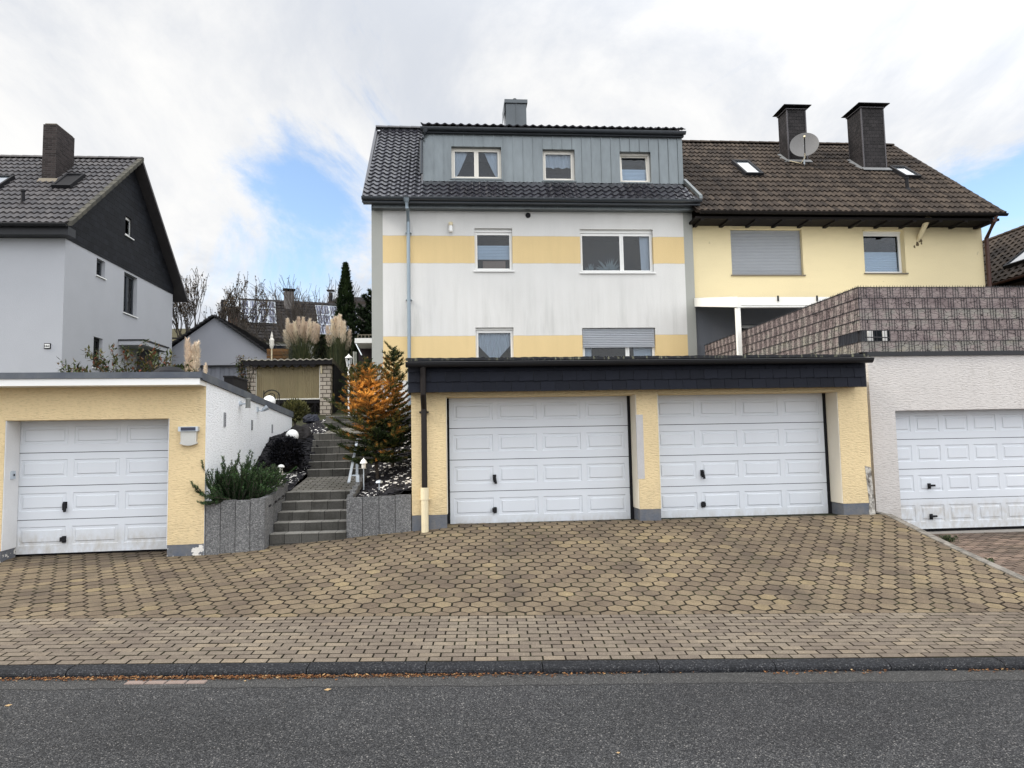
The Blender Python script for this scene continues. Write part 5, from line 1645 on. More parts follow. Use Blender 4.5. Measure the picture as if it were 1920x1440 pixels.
# dry leaves along the kerb
m = MB()
for k in range(3400):
    s = rr.gauss(-2.3, 1.3) if k % 3 else rr.uniform(-8, 8)
    t = T_KERB - abs(rr.gauss(0, .035)) - .005
    if k % 3 == 0 and mn.noise(V((s * .9, 1.1, 0))) < .0: continue
    L_ = rr.uniform(.010, .035); a = rr.uniform(0, 6.28)
    d = V((math.cos(a), math.sin(a), rr.uniform(-.1, .4))).normalized() * L_; sd2 = V((-d.y, d.x, rr.uniform(-.01, .01))).normalized()
    m.leaf(V((s, t, z_street(s) + rr.uniform(.003, .014))), d, L_ * .28, sd2)
lm = leafmat('dry leaf', [(0, (.06, .025, .012)), (.5, (.16, .07, .03)), (.85, (.26, .13, .05)), (1, (.42, .30, .16))], .8, .15)
o = m.build('dry_leaves', lm, None, world=False); o.rotation_euler = (0, 0, RA); tag(o, 'dry brown leaves lying along the kerb', 'leaves', kind='stuff')
leafspots = [(607, 1294, .06), (8, 1324, .05), (1768, 1254, .06), (775, 1250, .05), (1155, 1412, .03), (200, 1266, .06), (985, 1249, .05)]
for k, (px, py, L_) in enumerate(leafspots):
    dr = ray(px, py); kk = (-1.8 + .01) / dr.z
    for _ in range(3):
        q = EYE + dr * kk; s_, t_ = st(q.x, q.y); kk = (z_street(s_) + .006 - 1.8) / dr.z
    m = MB(); a = rr.uniform(-.5, .5); d = V((math.cos(a), math.sin(a), .05)) * L_; n2 = V((-math.sin(a), math.cos(a), .35)).normalized()
    for e in (1, -1):
        m.face([V((0, 0, .002)), d * .5 + n2 * e * L_ * .24, d], .97); 
    o = m.build('fallen_leaf', lm, None); o.location = q
    tag(o, ['single pale curled leaf on the asphalt below the kerb, left part of the road', 'pale leaf at the far left edge of the asphalt', 'tan leaf against the kerb at the right end', 'small tan leaf lying close to the kerb near the middle', 'tiny leaf fragment low on the asphalt right of the middle', 'orange leaf in the gutter near the left end of the kerb', 'tan leaf in the gutter before the double garage'][k], 'leaf')
# pinkish setts left in the gutter
m = MB()
for k in range(4):
    s = -3.05 + k * .165; paver(m, [(s, T_KERB - .17), (s + .155, T_KERB - .17), (s + .155, T_KERB - .10), (s, T_KERB - .10)], lambda a, b: z_street(a) + .008, .006, .006)
road_obj('gutter_setts', m, mat('pinkish sett', (.20, .155, .135), .9, .2, 8, .2, 60, .003))
# ------------------------------------------------------------------ vegetation builders
def rv(r): 
    a = r.uniform(0, 6.2832); z = r.uniform(-1, 1); s = math.sqrt(1 - z * z); return V((s * math.cos(a), s * math.sin(a), z))
def perp(d):
    a = d.cross(V((0, 0, 1)) if abs(d.z) < .9 else V((1, 0, 0))).normalized(); return a, d.cross(a)
M['bark'] = mat('grey brown bark', (.060, .050, .042), .95, .3, 6, .3, 40, .01, 30)
M['twig'] = mat('bare twig bark', (.060, .052, .045), .95, .3, 3, .2, 40, 0)
M['greenleaf'] = leafmat('green leaves', [(0, (.012, .020, .010)), (.5, (.030, .045, .018)), (1, (.065, .085, .030))])
M['thuja'] = leafmat('thuja green', [(0, (.006, .011, .006)), (.5, (.018, .032, .013)), (1, (.040, .062, .024))], .7, .1, .2)
M['juniper'] = leafmat('juniper green', [(0, (.012, .030, .012)), (.5, (.038, .080, .030)), (1, (.10, .16, .058))], .65, .1, .25)
M['autumn'] = leafmat('autumn shrub leaves', [(0, (.026, .040, .016)), (.5, (.070, .090, .030)), (.78, (.13, .10, .04)), (1, (.20, .060, .040))])
M['orange'] = leafmat('orange and green needles', [(0, (.017, .028, .012)), (.2, (.045, .062, .022)), (.38, (.12, .11, .034)), (.55, (.22, .10, .030)), (.74, (.50, .21, .042)), (1, (.88, .46, .10))], .7, .3, .2)
M['oldleaf'] = leafmat('sparse brown leaves', [(0, (.03, .025, .015)), (1, (.13, .09, .05))])
M['plume'] = leafmat('pampas plume', [(0, (.62, .50, .41)), (.5, (.78, .68, .56)), (1, (.88, .82, .68))], .95, .5, .05)
M['blade'] = leafmat('grass blades', [(0, (.022, .032, .014)), (.6, (.055, .072, .030)), (1, (.17, .16, .08))])
M['plum'] = leafmat('plum dark foliage', [(0, (.006, .006, .009)), (1, (.022, .022, .026))], .6, .05, .3)

def limb(m, r, p, d, L, rad, depth, leaves, kids=(2, 3), spread=.55, up=.15, minr=.004, shrink=.72):
    n = 4; path = [V(p)]; d = V(d).normalized(); q = V(p)
    for k in range(n):
        d = (d + rv(r) * .13 + V((0, 0, up * .25))).normalized(); q = q + d * (L / n); path.append(q.copy())
    e = max(minr, rad * .62)
    m.tube(path, [lerp(rad, e, k / n) for k in range(n + 1)], 5 if rad > .03 else 3, None, cap=False)
    if depth == 0:
        if leaves is not None:
            for k in range(leaves[1]):
                if r.random() < leaves[2]: 
                    pp = path[r.randrange(1, n + 1)] + rv(r) * .05; dd = (rv(r) + V((0, 0, -.5))).normalized(); s, _ = perp(dd)
                    leaves[0].leaf(pp, dd * leaves[3] * r.uniform(.6, 1.2), leaves[3] * .28, s)
        return
    for k in range(r.randint(*kids)):
        at_ = r.uniform(.45, 1.0) if k else 1.0
        i = at_ * n; a = path[int(min(i, n - 1))].lerp(path[int(min(i, n - 1)) + 1], i - int(min(i, n - 1)))
        nd = (d + rv(r) * spread + V((0, 0, up))).normalized()
        limb(m, r, a, nd, L * r.uniform(.62, .85), max(minr, rad * r.uniform(.5, .68)), depth - 1, leaves, kids, spread, up, minr, shrink)
def bare_tree(label, base, stems, L, rad, depth, seed, group=None, leaf=None, lm='oldleaf', **kw):
    r = random.Random(seed)
    t = thing('bare_tree', label, 'tree', base, 0, group)
    m = MB(); lf = MB()
    for (off, d) in stems: limb(m, r, V(base) + V(off) - V((0, 0, .15)), d, L * r.uniform(.85, 1.1), rad, depth, (lf, *leaf) if leaf else None, **kw)
    m.build('trunk', M['twig'], t)
    if lf.f: lf.build('crown', M[lm], t)
    return t
def blob_foliage(m, r, n, fpos, size, tintf=None, w=.34, up=.3):
    for k in range(n):
        p, out = fpos(r)
        d = (out * .7 + rv(r) * .8 + V((0, 0, up))).normalized(); s, _ = perp(d); s = (s + rv(r) * .6).normalized()
        L = size * r.uniform(.6, 1.3)
        m.leaf(p, d * L, L * w, s, None if tintf is None else tintf(p, r))
def pampas(label, c, ztop, spreads, n, leaf_h, seed, group, pl=.75, lean=0, pw=1.0):
    r = random.Random(seed)
    t = thing('pampas_grass', label, 'grass clump', c, 0, group)
    m = MB()
    for k in range(900 if leaf_h > .9 else 260):
        a = r.uniform(0, 6.2832); rr_ = abs(r.gauss(0, .22)); b = V(c) + V((math.cos(a) * rr_, math.sin(a) * rr_, 0))
        o = V((math.cos(a), math.sin(a), 0)); H = leaf_h * r.uniform(.6, 1.05); R_ = spreads * r.uniform(.4, 1.15); s = V((-o.y, o.x, 0)) * .008
        pts = [b + o * (R_ * f * f) + V((0, 0, H * (f * 1.25 - .42 * f * f * f))) for f in (0, .3, .6, .85, 1)]
        m.grid([[p - s * (1 - f), p + s * (1 - f)] for p, f in zip(pts, (0, .2, .4, .7, .95))], None)
    m.build('leaves', M['blade'], t)
    st_ = MB()
    for k in range(n):
        x = (k + .5) / n * 2 - 1 + r.uniform(-.12, .12)
        top = V((c[0] + x * spreads * .95 + lean, c[1] + r.uniform(-.4, .4), ztop - abs(x) ** 2 * .28 * pl - r.uniform(0, .45) * pl))
        b = V(c) + V((x * .2, r.uniform(-.15, .15), 0))
        mid = b.lerp(top, .6) + V((-x * .05, 0, .1))
        ax = (top - mid).normalized()
        pb = top - ax * pl
        st_.tube([b, mid, pb, top], [.008, .007, .006, .003], 4, .9, cap=False)
        p_ = MB()
        Rm = pl * .115 * r.uniform(.85, 1.15) * pw
        t0 = r.random()
        for j in range(420):
            f = r.random() ** .85; rad = Rm * math.sin(math.pi * min(1, f * .80 + .17)) ** .8 * r.random() ** .45
            a = r.uniform(0, 6.2832); u, v = perp(ax)
            q = pb + ax * (pl * f) + (u * math.cos(a) + v * math.sin(a)) * rad + V((0, 0, -rad * .4))
            dd = (ax * 1.0 + (u * math.cos(a) + v * math.sin(a)) * .5 + rv(r) * .25 + V((0, 0, -.15))).normalized(); s, _ = perp(dd)
            p_.leaf(q, dd * pl * r.uniform(.10, .19), .010 * pl / .75, (s + rv(r) * .5).normalized(), min(1, max(0, t0 * .7 + r.random() * .3)))
        p_.build('plume', M['plume'], t)
    st_.build('stalks', M['blade'], t)
    return t
def conifer(name, label, base, h, crown0, prof, seed, tintf, cmat, lv=26, needle=.045, trunk_r=.03, per=7, lean=(0, 0), group=None, droop=.1):
    """whorled conifer; prof(f) gives the branch reach for a height fraction f of the crown"""
    r = random.Random(seed)
    t = thing(name, label, 'tree', base, 0, group)
    B = V(base); tp = B + V((lean[0], lean[1], h))
    tm = MB(); tm.tube([B - V((0, 0, .15)), B.lerp(tp, .4) + V((.01, 0, 0)), tp], [trunk_r, trunk_r * .7, .004], 8, .5)
    m = MB()
    def sprig(p, d, L, tint_off=0):
        n = max(5, int(L / .0048)); u, v = perp(d); so = r.gauss(0, .16)
        for k in range(n):
            f = k / n; q = p + d * (L * f); a = r.uniform(0, 6.2832)
            o = u * math.cos(a) + v * math.sin(a)
            dd = (o * .62 + d * .85 + V((0, 0, .12))).normalized()
            m.leaf(q, dd * needle * r.uniform(.5, 1.45), needle * r.uniform(.08, .15), dd.cross(o + rv(r) * .4).normalized(), min(1, max(0, tintf(q, r) + so + .22 * (f - .5))))
    for k in range(lv):
        f = (k + .5) / lv; zc = crown0 + (h - crown0) * f
        c = B.lerp(tp, zc / h)
        nb = max(3, int(per * (1 - .45 * f)))
        a0 = r.uniform(0, 6.28)
        for j in range(nb):
            a = a0 + 6.2832 * j / nb + r.uniform(-.3, .3); Rb = prof(f) * r.choice((.55, .8, .95, 1.0, 1.1, 1.28)) * r.uniform(.9, 1.1)
            o = V((math.cos(a), math.sin(a), 0)); rise = lerp(-droop, .75, f) + r.uniform(-.12, .12)
            pts = [c + o * (Rb * g) + V((0, 0, Rb * (rise * g + .25 * g * g))) for g in (0, .35, .7, 1)]
            tm.tube(pts, [.008, .006, .004, .002], 3, .5, cap=False)
            for g in range(1, 4):
                p, q = pts[g - 1], pts[g]; d = (q - p)
                sprig(p, d.normalized(), d.length * 1.05)
                side = V((-o.y, o.x, 0))
                for e in (-1, 1, -1, 1):
                    L = Rb * (.55 - .11 * g) * r.uniform(.7, 1.2)
                    if L > .03: sprig(p.lerp(q, r.uniform(.2, .9)), (d.normalized() * .75 + side * e * .8 + V((0, 0, r.uniform(-.1, .25)))).normalized(), L)
    sprig(tp - V((0, 0, .18)), V((0, 0, 1)), .18)
    tm.build('trunk', M['bark'], t); m.build('crown', cmat, t)
    return t

# ------------------------------------------------------------------ grey gabled outbuilding
YO = 33.0
ap, er, el = P(403, 593, YO), P(506, 664, YO), P(300, 664, YO)
zb_ = terr(-11, YO) - .2
ob = thing('gabled_outbuilding', 'small grey gabled outbuilding behind the single garage', 'outbuilding', (ap.x, YO, zb_ + .2))
zbm = Z_(400, 686, YO)
m = MB()
m.prism([(el.x, YO, zbm), (er.x, YO, zbm), (er.x, YO, er.z - .05), (ap.x, YO, ap.z - .05), (el.x, YO, er.z - .05)], (0, 6, 0))
m.build('wall', mat('blue grey render', (.30, .31, .345), .92, .06, .8, .08, 30, .004), ob)
m = MB()
for k in range(24):
    a = lerp(el.x, er.x, k / 24); m.box(a, a + (er.x - el.x) / 24 - .012, YO + .06 + (.02 if k % 2 else 0), YO + .2, zb_, zbm)
m.build('door_panel', mat('grey panel boards', (.22, .23, .265), .8, .1, 2, .05, 40, 0, tint=.1), ob)
m = MB(); m.box(el.x - .05, er.x + .05, YO - .05, YO + .05, zbm - .04, zbm + .03); m.build('beam', M['fasciadark'], ob)
for (e, s) in ((er, 1), (el, -1)):
    dv = (V((e.x, 0, e.z)) - V((ap.x, 0, ap.z))); e2 = V((ap.x, 0, ap.z)) + dv * 1.13
    N_ = V((-dv.z, 0, dv.x)).normalized(); N_ = N_ if N_.z > 0 else -N_
    m = MB()
    n = 14
    for k in range(n):
        a = V((ap.x, 0, ap.z)).lerp(e2, k / n); b = V((ap.x, 0, ap.z)).lerp(e2, (k + 1.08) / n)
        y0, y1 = V((0, YO - .22, 0)), V((0, YO + 6.3, 0))
        m.hexa([a + y0 + N_ * -.03, b + y0 + N_ * .02, b + y1 + N_ * .02, a + y1 + N_ * -.03, a + y0 + N_ * .05, b + y0 + N_ * .10, b + y1 + N_ * .10, a + y1 + N_ * .05])
    m.build('roof', mat('dark roof tiles', (.018, .018, .020), .7, .2, 4), ob)

# ------------------------------------------------------------------ brick pillar garden shed
YS = 24.0
sx0, sx1 = X_(456, 690, YS), X_(624.5, 690, YS)
zs_ = terr(-5, YS) - .1
zt_s = Z_(540, 675, YS); zfl = Z_(540, 777, YS)
zB = 4.29
sh = thing('garden_shed', 'garden shed with pale brick pillars and yellowish plastic windbreak', 'shed', ((sx0 + sx1) / 2, YS, zfl))
M['palebrick'] = slate('pale sand lime brick', (.42, .37, .31), .25, .135, bump=.008, var=.10, rough=.9, mortar=(.10, .085, .07), ms=.014)
for a, b in ((462, 478.5), (600, 620)):
    m = MB(); m.box(X_(a, 730, YS), X_(b, 730, YS), YS, YS + .32, zfl - .4, Z_(540, 686, YS)); m.build('pillar', M['palebrick'], sh)
M['timber'] = mat('black stained timber', (.014, .013, .014), .75, .2, 4)
m = MB()
n = 60; yB = YS + 3.3
rows_ = []
for yy, zz in ((YS - .25, zt_s), (yB, zB)): rows_.append([(lerp(sx0, sx1 + .02, k / n), yy, zz + .022 * math.sin(k * 1.5)) for k in range(n + 1)])
m.grid(rows_); m.grid([[(x, y, z - .02) for x, y, z in r_] for r_ in rows_]); m.face([(x, y, z) for x, y, z in rows_[0]] + [(x, y, z - .03) for x, y, z in rows_[0]][::-1])
m.build('roof', mat('weathered corrugated sheet', (.34, .32, .27), .8, .3, 5, .2, 30, 0), sh)
m = MB(); m.box(sx0, sx1, YS - .22, YS - .17, Z_(540, 685, YS), zt_s - .035)
for k in range(8):
    a = lerp(sx0 + .3, sx1 - .5, k / 8); b = lerp(sx0 + .3, sx1 - .5, (k + 1) / 8); z0 = Z_(540, 685, YS)
    m.prism([(lerp(a, b, j / 6), YS - .2, z0 - .09 * math.sin(math.pi * j / 6) - .001 * (j in (0, 6))) for j in range(7)], (0, .02, 0))
m.build('valance', M['timber'], sh)
m = MB(); m.hexa([(sx1 - .05, YS + .34, zfl - .3), (sx1, YS + .34, zfl - .3), (sx1, yB - .3, zfl - .3), (sx1 - .05, yB - .3, zfl - .3), (sx1 - .05, YS + .34, zt_s - .12), (sx1, YS + .34, zt_s - .12), (sx1, yB - .3, zB - .05), (sx1 - .05, yB - .3, zB - .05)])
m.box(sx0 + .1, sx1 - .06, yB - .35, yB - .3, zfl - .3, zB - .06)
m.box(sx0 + .02, sx0 + .07, YS + .34, yB - .36, zfl - .3, zB - .05)
m.build('wall', M['timber'], sh)
def sheet():
    d = Nd('yellowed ribbed plastic sheet', .5, 0, .4)
    w = d.n('ShaderNodeTexWave'); w.inputs['Scale'].default_value = 7; w.inputs['Distortion'].default_value = .4; d.l(d.obj(), w.inputs['Vector'])
    f = d.math('MULTIPLY_ADD', d.noise(2.5, (2, 1, .35), 5, .65), .6, .68)
    c = d.scale((.47, .385, .22), d.math('MULTIPLY', f, d.math('MULTIPLY_ADD', w.outputs['Fac'], .22, .88))); d.color(c)
    tr = d.n('ShaderNodeBsdfTranslucent'); d.l(c, tr.inputs['Color']); tp = d.n('ShaderNodeBsdfTransparent'); tp.inputs['Color'].default_value = (.8, .72, .5, 1)
    a = d.n('ShaderNodeMixShader'); a.inputs[0].default_value = .35; d.l(d.b.outputs[0], a.inputs[1]); d.l(tr.outputs[0], a.inputs[2])
    b = d.n('ShaderNodeMixShader'); b.inputs[0].default_value = .30; d.l(a.outputs[0], b.inputs[1]); d.l(tp.outputs[0], b.inputs[2])
    d.l(b.outputs[0], d.t.nodes['Material Output'].inputs['Surface']); return d.m
wx0, wx1 = X_(478.5, 720, YS) + .003, X_(600, 720, YS) - .003
zw0_, zw1_ = Z_(540, 747, YS), Z_(540, 687, YS)
m = MB(); nn = 90
m.grid([[(lerp(wx0, wx1, k / nn), YS + .10 + .008 * math.sin(k * 2.1), z) for k in range(nn + 1)] for z in (zw0_, zw1_)]); m.build('windbreak', sheet(), sh)
m = MB(); m.box(wx0, wx1, YS + .06, YS + .09, zw0_ - .04, zw0_); m.box(wx0, wx0 + .02, YS + .06, YS + .09, zw0_, zw1_); m.box(wx1 - .03, wx1, YS + .06, YS + .09, zw0_, zw1_); m.build('windbreak_frame', M['cream'], sh)
m = MB(); zq = zfl - .1
m.box(wx0, wx1, YS + .10, YS + .15, zw0_ - .16, zw0_ - .045)
k = wx0
while k < wx1 - .1:
    for sgn in (1, -1):
        a, b = (k, k + .32) if sgn > 0 else (k + .32, k)
        m.tube([(a, YS + .12, zq), (b, YS + .12, zw0_ - .16)], .014, 4)
    m.tube([(k, YS + .12, zq), (k, YS + .12, zw0_ - .1)], .02, 4); k += .32
m.build('lattice', M['timber'], sh)
m = MB(); m.box(wx0, wx1, YS + .6, YS + .64, zq - .2, zw0_ - .1); m.build('back_board', M['timber'], sh)
r = random.Random(31)
t = thing('palm_plant', 'broad leaved potted plant showing dimly through the yellowish plastic sheet', 'plant', (X_(545, 730, YS + .4), YS + .45, zfl))
m = MB()
for k in range(26):
    b = V((X_(545, 730, YS + .4), YS + .42, zw0_ + .05)); a = r.gauss(0, .55); L = r.uniform(.5, 1.0); d = V((math.sin(a), r.uniform(-.25, .0), math.cos(a))).normalized()
    m.leaf(b, d * L, .06, V((d.z, 0, -d.x)))
for k in range(14):
    b = V((X_(572, 730, YS + .4), YS + .42, zw0_)); a = r.gauss(.2, .5); L = r.uniform(.3, .65); d = V((math.sin(a), r.uniform(-.25, .0), math.cos(a))).normalized()
    m.leaf(b, d * L, .05, V((d.z, 0, -d.x)))
m.build('leaves', M['greenleaf'], t)
m = MB(); m.lathe([(0, 0), (.16, 0), (.22, .35), (.2, .35)], (X_(545, 730, YS + .4), YS + .45, zfl), 14); m.tube([(X_(545, 730, YS + .4), YS + .45, zfl + .3), (X_(545, 730, YS + .4), YS + .43, zw0_ + .1)], .03, 6); m.build('pot', M['redpipe'], t)
# bracket at the right pillar
m = MB(); bx = X_(603, 700, YS); m.tube([(bx, YS - .1, Z_(603, 686, YS)), (bx, YS - .03, Z_(603, 700, YS))], .03, 8); m.build('bracket', M['creampipe'], sh)
# climbing plant on the left pillar
t = thing('climbing_plant', 'twining leafy climber on the left brick pillar of the shed', 'plant', (X_(457, 735, YS - .1), YS - .1, zfl - .2))
m = MB(); lf = MB(); c0 = V(t.location)
for k in range(7):
    p = c0 + V((r.uniform(-.1, .12), r.uniform(-.08, .05), 0)); path = [p]
    for j in range(10):
        p = p + V((r.uniform(-.07, .07), r.uniform(-.04, .04), .20)); path.append(p)
        for q in range(13):
            d = (rv(r) + V((0, 0, -.3))).normalized(); s, _ = perp(d); lf.leaf(p + rv(r) * .12, d * r.uniform(.06, .12), .028, s)
    m.tube(path, .009, 4, .5)
for sx2, L in ((-.6, .5), (-.5, .9), (.3, .6)): m.tube([path[8], path[8] + V((sx2 * .5, 0, L * .4)), path[8] + V((sx2, 0, L * .3))], .007, 3)
m.build('stem', M['bark'], t); lf.build('leaves', M['autumn'], t)
# iron chair
t = thing('garden_chair', 'black wrought iron garden chair before the yellowish windbreak', 'chair', (X_(505, 740, 21), 21.0, terr(-5, 21) + .05))
x, y, z = t.location; zt_c = Z_(503, 731, 21); w = .22
m = MB()
m.tube([(x - w, y + .2, z + .40), (x - w, y + .26, zt_c)], .016, 8); m.tube([(x + w, y + .2, z + .40), (x + w, y + .26, zt_c - .1)], .016, 8)
m.tube([V((x + w * math.cos(a), y + .25, zt_c - .16 + .17 * math.sin(a))) for a in [math.pi * k / 12 for k in range(13)]], .016, 8)
m.tube([V((x + .5 * w * math.cos(a), y + .25, zt_c - .26 + .18 * math.sin(a))) for a in [math.pi * k / 12 for k in range(13)]], .012, 8)
for k in range(5): m.tube([(x + (k - 2) * .07, y + .2, z + .42), (x + (k - 2) * .09, y + .25, zt_c - .12)], .009, 6)
m.build('backrest', M['darkmetal'], t)
m = MB(); m.box(x - w, x + w, y - .22, y + .2, z + .40, z + .43); m.build('seat', M['darkmetal'], t)
for sx2 in (-1, 1):
    for sy2 in (-.2, .18): m = MB(); m.tube([(x + sx2 * w, y + sy2, z + .4), (x + sx2 * (w + .03), y + sy2 * 1.1, z)], .015, 6); m.build('leg', M['darkmetal'], t)
    m = MB(); m.tube([(x + sx2 * (w + .02), y + .22, z + .66), (x + sx2 * (w + .04), y - .1, z + .66), (x + sx2 * (w + .03), y - .2, z + .42)], .015, 6); m.build('armrest', M['darkmetal'], t)

# ------------------------------------------------------------------ houses up the hill
FA = R(17)
fo = P(449, 633, 50)
fh = thing('far_house', 'long dark roofed house with solar panels up the hill', 'house', (fo.x, fo.y, terr(-15, 50)), FA)
def fl(u, d, z): return V((u, d, z))
hz = fo.z - fh.location.z
m = MB(); m.box(.3, 14, .4, 7.4, -.5, hz); m.build('wall', M['whitepaint'], fh, world=False)
rh_ = Z_(449, 558, 53.5) - fo.z
M['fartile'] = mat('dark far roof tile', (.0145, .013, .0135), .75, .2, 1.5, .15, 8, 0, tint=.3)
m = MB(); pd = 3.9
for k in range(13):
    f0, f1 = k / 13, (k + 1) / 13
    for j in range(48):
        a = j * .3; m.face([(a, pd * f0, hz + rh_ * f0 + .04), (a + .15, pd * f0, hz + rh_ * f0 + .08), (a + .15, pd * f1, hz + rh_ * f1 + .03), (a, pd * f1, hz + rh_ * f1)]); m.face([(a + .15, pd * f0, hz + rh_ * f0 + .08), (a + .3, pd * f0, hz + rh_ * f0 + .04), (a + .3, pd * f1, hz + rh_ * f1), (a + .15, pd * f1, hz + rh_ * f1 + .03)])
m.prism([(-.02, 0, hz - .1), (-.02, pd, hz + rh_ - .1), (-.02, 2 * pd, hz - .1)], (14.4, 0, 0))
m.box(-.05, 14.4, -.15, 0, hz - .2, hz)
m.build('roof', M['fartile'], fh, world=False)
def panelmat():
    d = Nd('solar panel', .5, .0, .2); x, y, z = d.sep()
    w = d.math('FRACT', d.math('MULTIPLY', x, 5.0)); 
    d.color(d.mix(d.math('LESS_THAN', w, .22), (.075, .085, .125), (.30, .32, .36))); return d.m
M['solar'] = panelmat()
def fpt(px, py):
    n = V((0, -rh_, pd)); n = Matrix.Rotation(FA, 3, 'Z') @ n
    q = on_plane(px, py, chain(fh) @ V((0, 0, hz + .06)), n); q = chain(fh).inverted() @ q
    return q.x, q.y / pd
def panel(u0, u1, f0, f1):
    m = MB(); e = .10
    c = [(u, pd * f, hz + rh_ * f + e) for u, f in ((u0, f0), (u1, f0), (u1, f1), (u0, f1))]
    m.face(c); o = m.build('solar_panel', M['solar'], fh, world=False)
    b = MB(); fr = .022
    for (p, q) in ((0, 1), (1, 2), (2, 3), (3, 0)): b.tube([V(c[p]) + V((0, 0, .01)), V(c[q]) + V((0, 0, .01))], fr, 4)
    b.build('panel_frame', M['alu'], o, world=False)
u0, f1 = fpt(452, 564); u1, f0 = fpt(489, 606); 
for i in range(4):
    for j in range(3): 
        du = (u1 - u0) / 2.15; panel(u0 + i * du, u0 + i * du + du - .06, lerp(f0, f1, j / 3), lerp(f0, f1, (j + 1) / 3) - .01)
ua, fb = fpt(592, 577); ub, fa = fpt(622, 604)
for i in range(7):
    for j in range(3):
        u = ua + i * 1.02 
        if i == 3: continue
        panel(u, u + .96, lerp(.12, .88, j / 3), lerp(.12, .88, (j + 1) / 3) - .01)
uc, fc = fpt(543, 585)
m = MB(); zc_ = hz + rh_ + .55; m.box(uc - .35, uc + .35, pd - .9, pd - .3, hz + rh_ * .6, zc_); c_ = m.build('chimney', mat('grey chimney render', (.12, .11, .105), .9), fh, world=False)
m = MB(); m.box(uc - .45, uc + .45, pd - 1.0, pd - .2, zc_ + .14, zc_ + .2); m.box(uc - .05, uc + .05, pd - .65, pd - .55, zc_, zc_ + .14); m.build('chimney_cap', M['darkmetal'], c_, world=False)
q = chain(fh).inverted() @ P(490, 650, 50)
m = MB(); m.box(1.9, 4.6, .36, .39, hz - 1.9, hz - .35); w_o = m.build('window', M['room'], fh, world=False)
m = MB(); m.box(2.0, 4.5, .34, .355, hz - .42, hz - .36); m.build('frame', M['whitepaint'], w_o, world=False)
# second house behind
f2 = P(614, 578, 62)
h2_ = thing('far_house', 'second dark house with metal flue above the solar roof', 'house', (f2.x, 62, terr(0, 62)))
m = MB(); m.box(f2.x, f2.x + 9, 62, 68, 7, f2.z + .6); m.build('wall', mat('dark brown cladding', (.045, .036, .032), .9), h2_)
m = MB(); za, zb2 = P(614, 556, 64).z, f2.z
for k in range(8):
    f0, f1_ = k / 8, (k + 1) / 8
    m.hexa([(f2.x + .4 * f0, 61.5 + 3 * f0, lerp(zb2, za, f0)), (f2.x + 9, 61.5 + 3 * f0, lerp(zb2, za, f0)), (f2.x + 9, 61.5 + 3 * f1_, lerp(zb2, za, f1_)), (f2.x + .4 * f1_, 61.5 + 3 * f1_, lerp(zb2, za, f1_)), (f2.x + .4 * f0, 61.5 + 3 * f0, lerp(zb2, za, f0) + .1), (f2.x + 9, 61.5 + 3 * f0, lerp(zb2, za, f0) + .1), (f2.x + 9, 61.5 + 3 * f1_, lerp(zb2, za, f1_) + .05), (f2.x + .4 * f1_, 61.5 + 3 * f1_, lerp(zb2, za, f1_) + .05)])
m.face([(f2.x + .4, 64.5, za), (f2.x + 9, 64.5, za), (f2.x + 9, 68, zb2), (f2.x, 68, zb2)])
m.build('roof', M['fartile'], h2_)
q = P(620, 556, 63.8)
m = MB(); m.tube([(q.x, q.y, q.z - .9), (q.x, q.y, P(620, 548.5, 63.8).z)], .18, 10); zz_ = P(620, 546, 63.8).z; m.box(q.x - .32, q.x + .32, q.y - .3, q.y + .3, zz_, zz_ + .09); m.build('flue', M['darkmetal'], h2_)
# brown house and barn-like hedge at the left
q = P(427, 576, 58)
h3 = thing('far_house', 'reddish brown house wall left of the solar roof', 'house', (q.x, 58, terr(0, 58)))
m = MB(); qa = P(450, 630, 58); m.box(q.x, q.x + 4, 58, 63, 7, q.z - .3); m.build('wall', mat('reddish brown brick', (.060, .034, .026), .95, .35, 1.2, .3, 6, 0), h3)
m = MB(); m.hexa([(q.x - .2, 57.7, q.z - .3), (q.x + 4, 57.7, q.z - .3), (q.x + 4, 63.3, q.z - .3), (q.x - .2, 63.3, q.z - .3), (q.x - .2, 57.7, q.z), (q.x + 4, 57.7, q.z), (q.x + 4, 63.3, q.z + .2), (q.x - .2, 63.3, q.z + .2)]); m.box(q.x - .5, q.x - .2, 57.9, 58.2, q.z - 3, q.z + .6); m.build('roof', M['fartile'], h3)
q = P(314, 605, 46)
h4 = thing('far_shed', 'low brown roofed shed between the grey house and the gabled outbuilding', 'shed', (q.x + 1, 46, terr(0, 46)))
m = MB(); m.box(q.x - 1, q.x + .95, 46.3, 50, 5.5, q.z - .9); m.build('wall', M['timber'], h4)
m = MB(); m.hexa([(q.x - 2, 45.8, q.z - 1.3), (q.x + 1.3, 45.8, q.z - 1.3), (q.x + .8, 49, q.z), (q.x - 2, 49, q.z), (q.x - 2, 45.8, q.z - 1.2), (q.x + 1.3, 45.8, q.z - 1.2), (q.x + .8, 49, q.z + .1), (q.x - 2, 49, q.z + .1)]); m.build('roof', mat('mossy brown roof', (.062, .056, .032), .95, .3, 2, .3, 20, 0), h4)
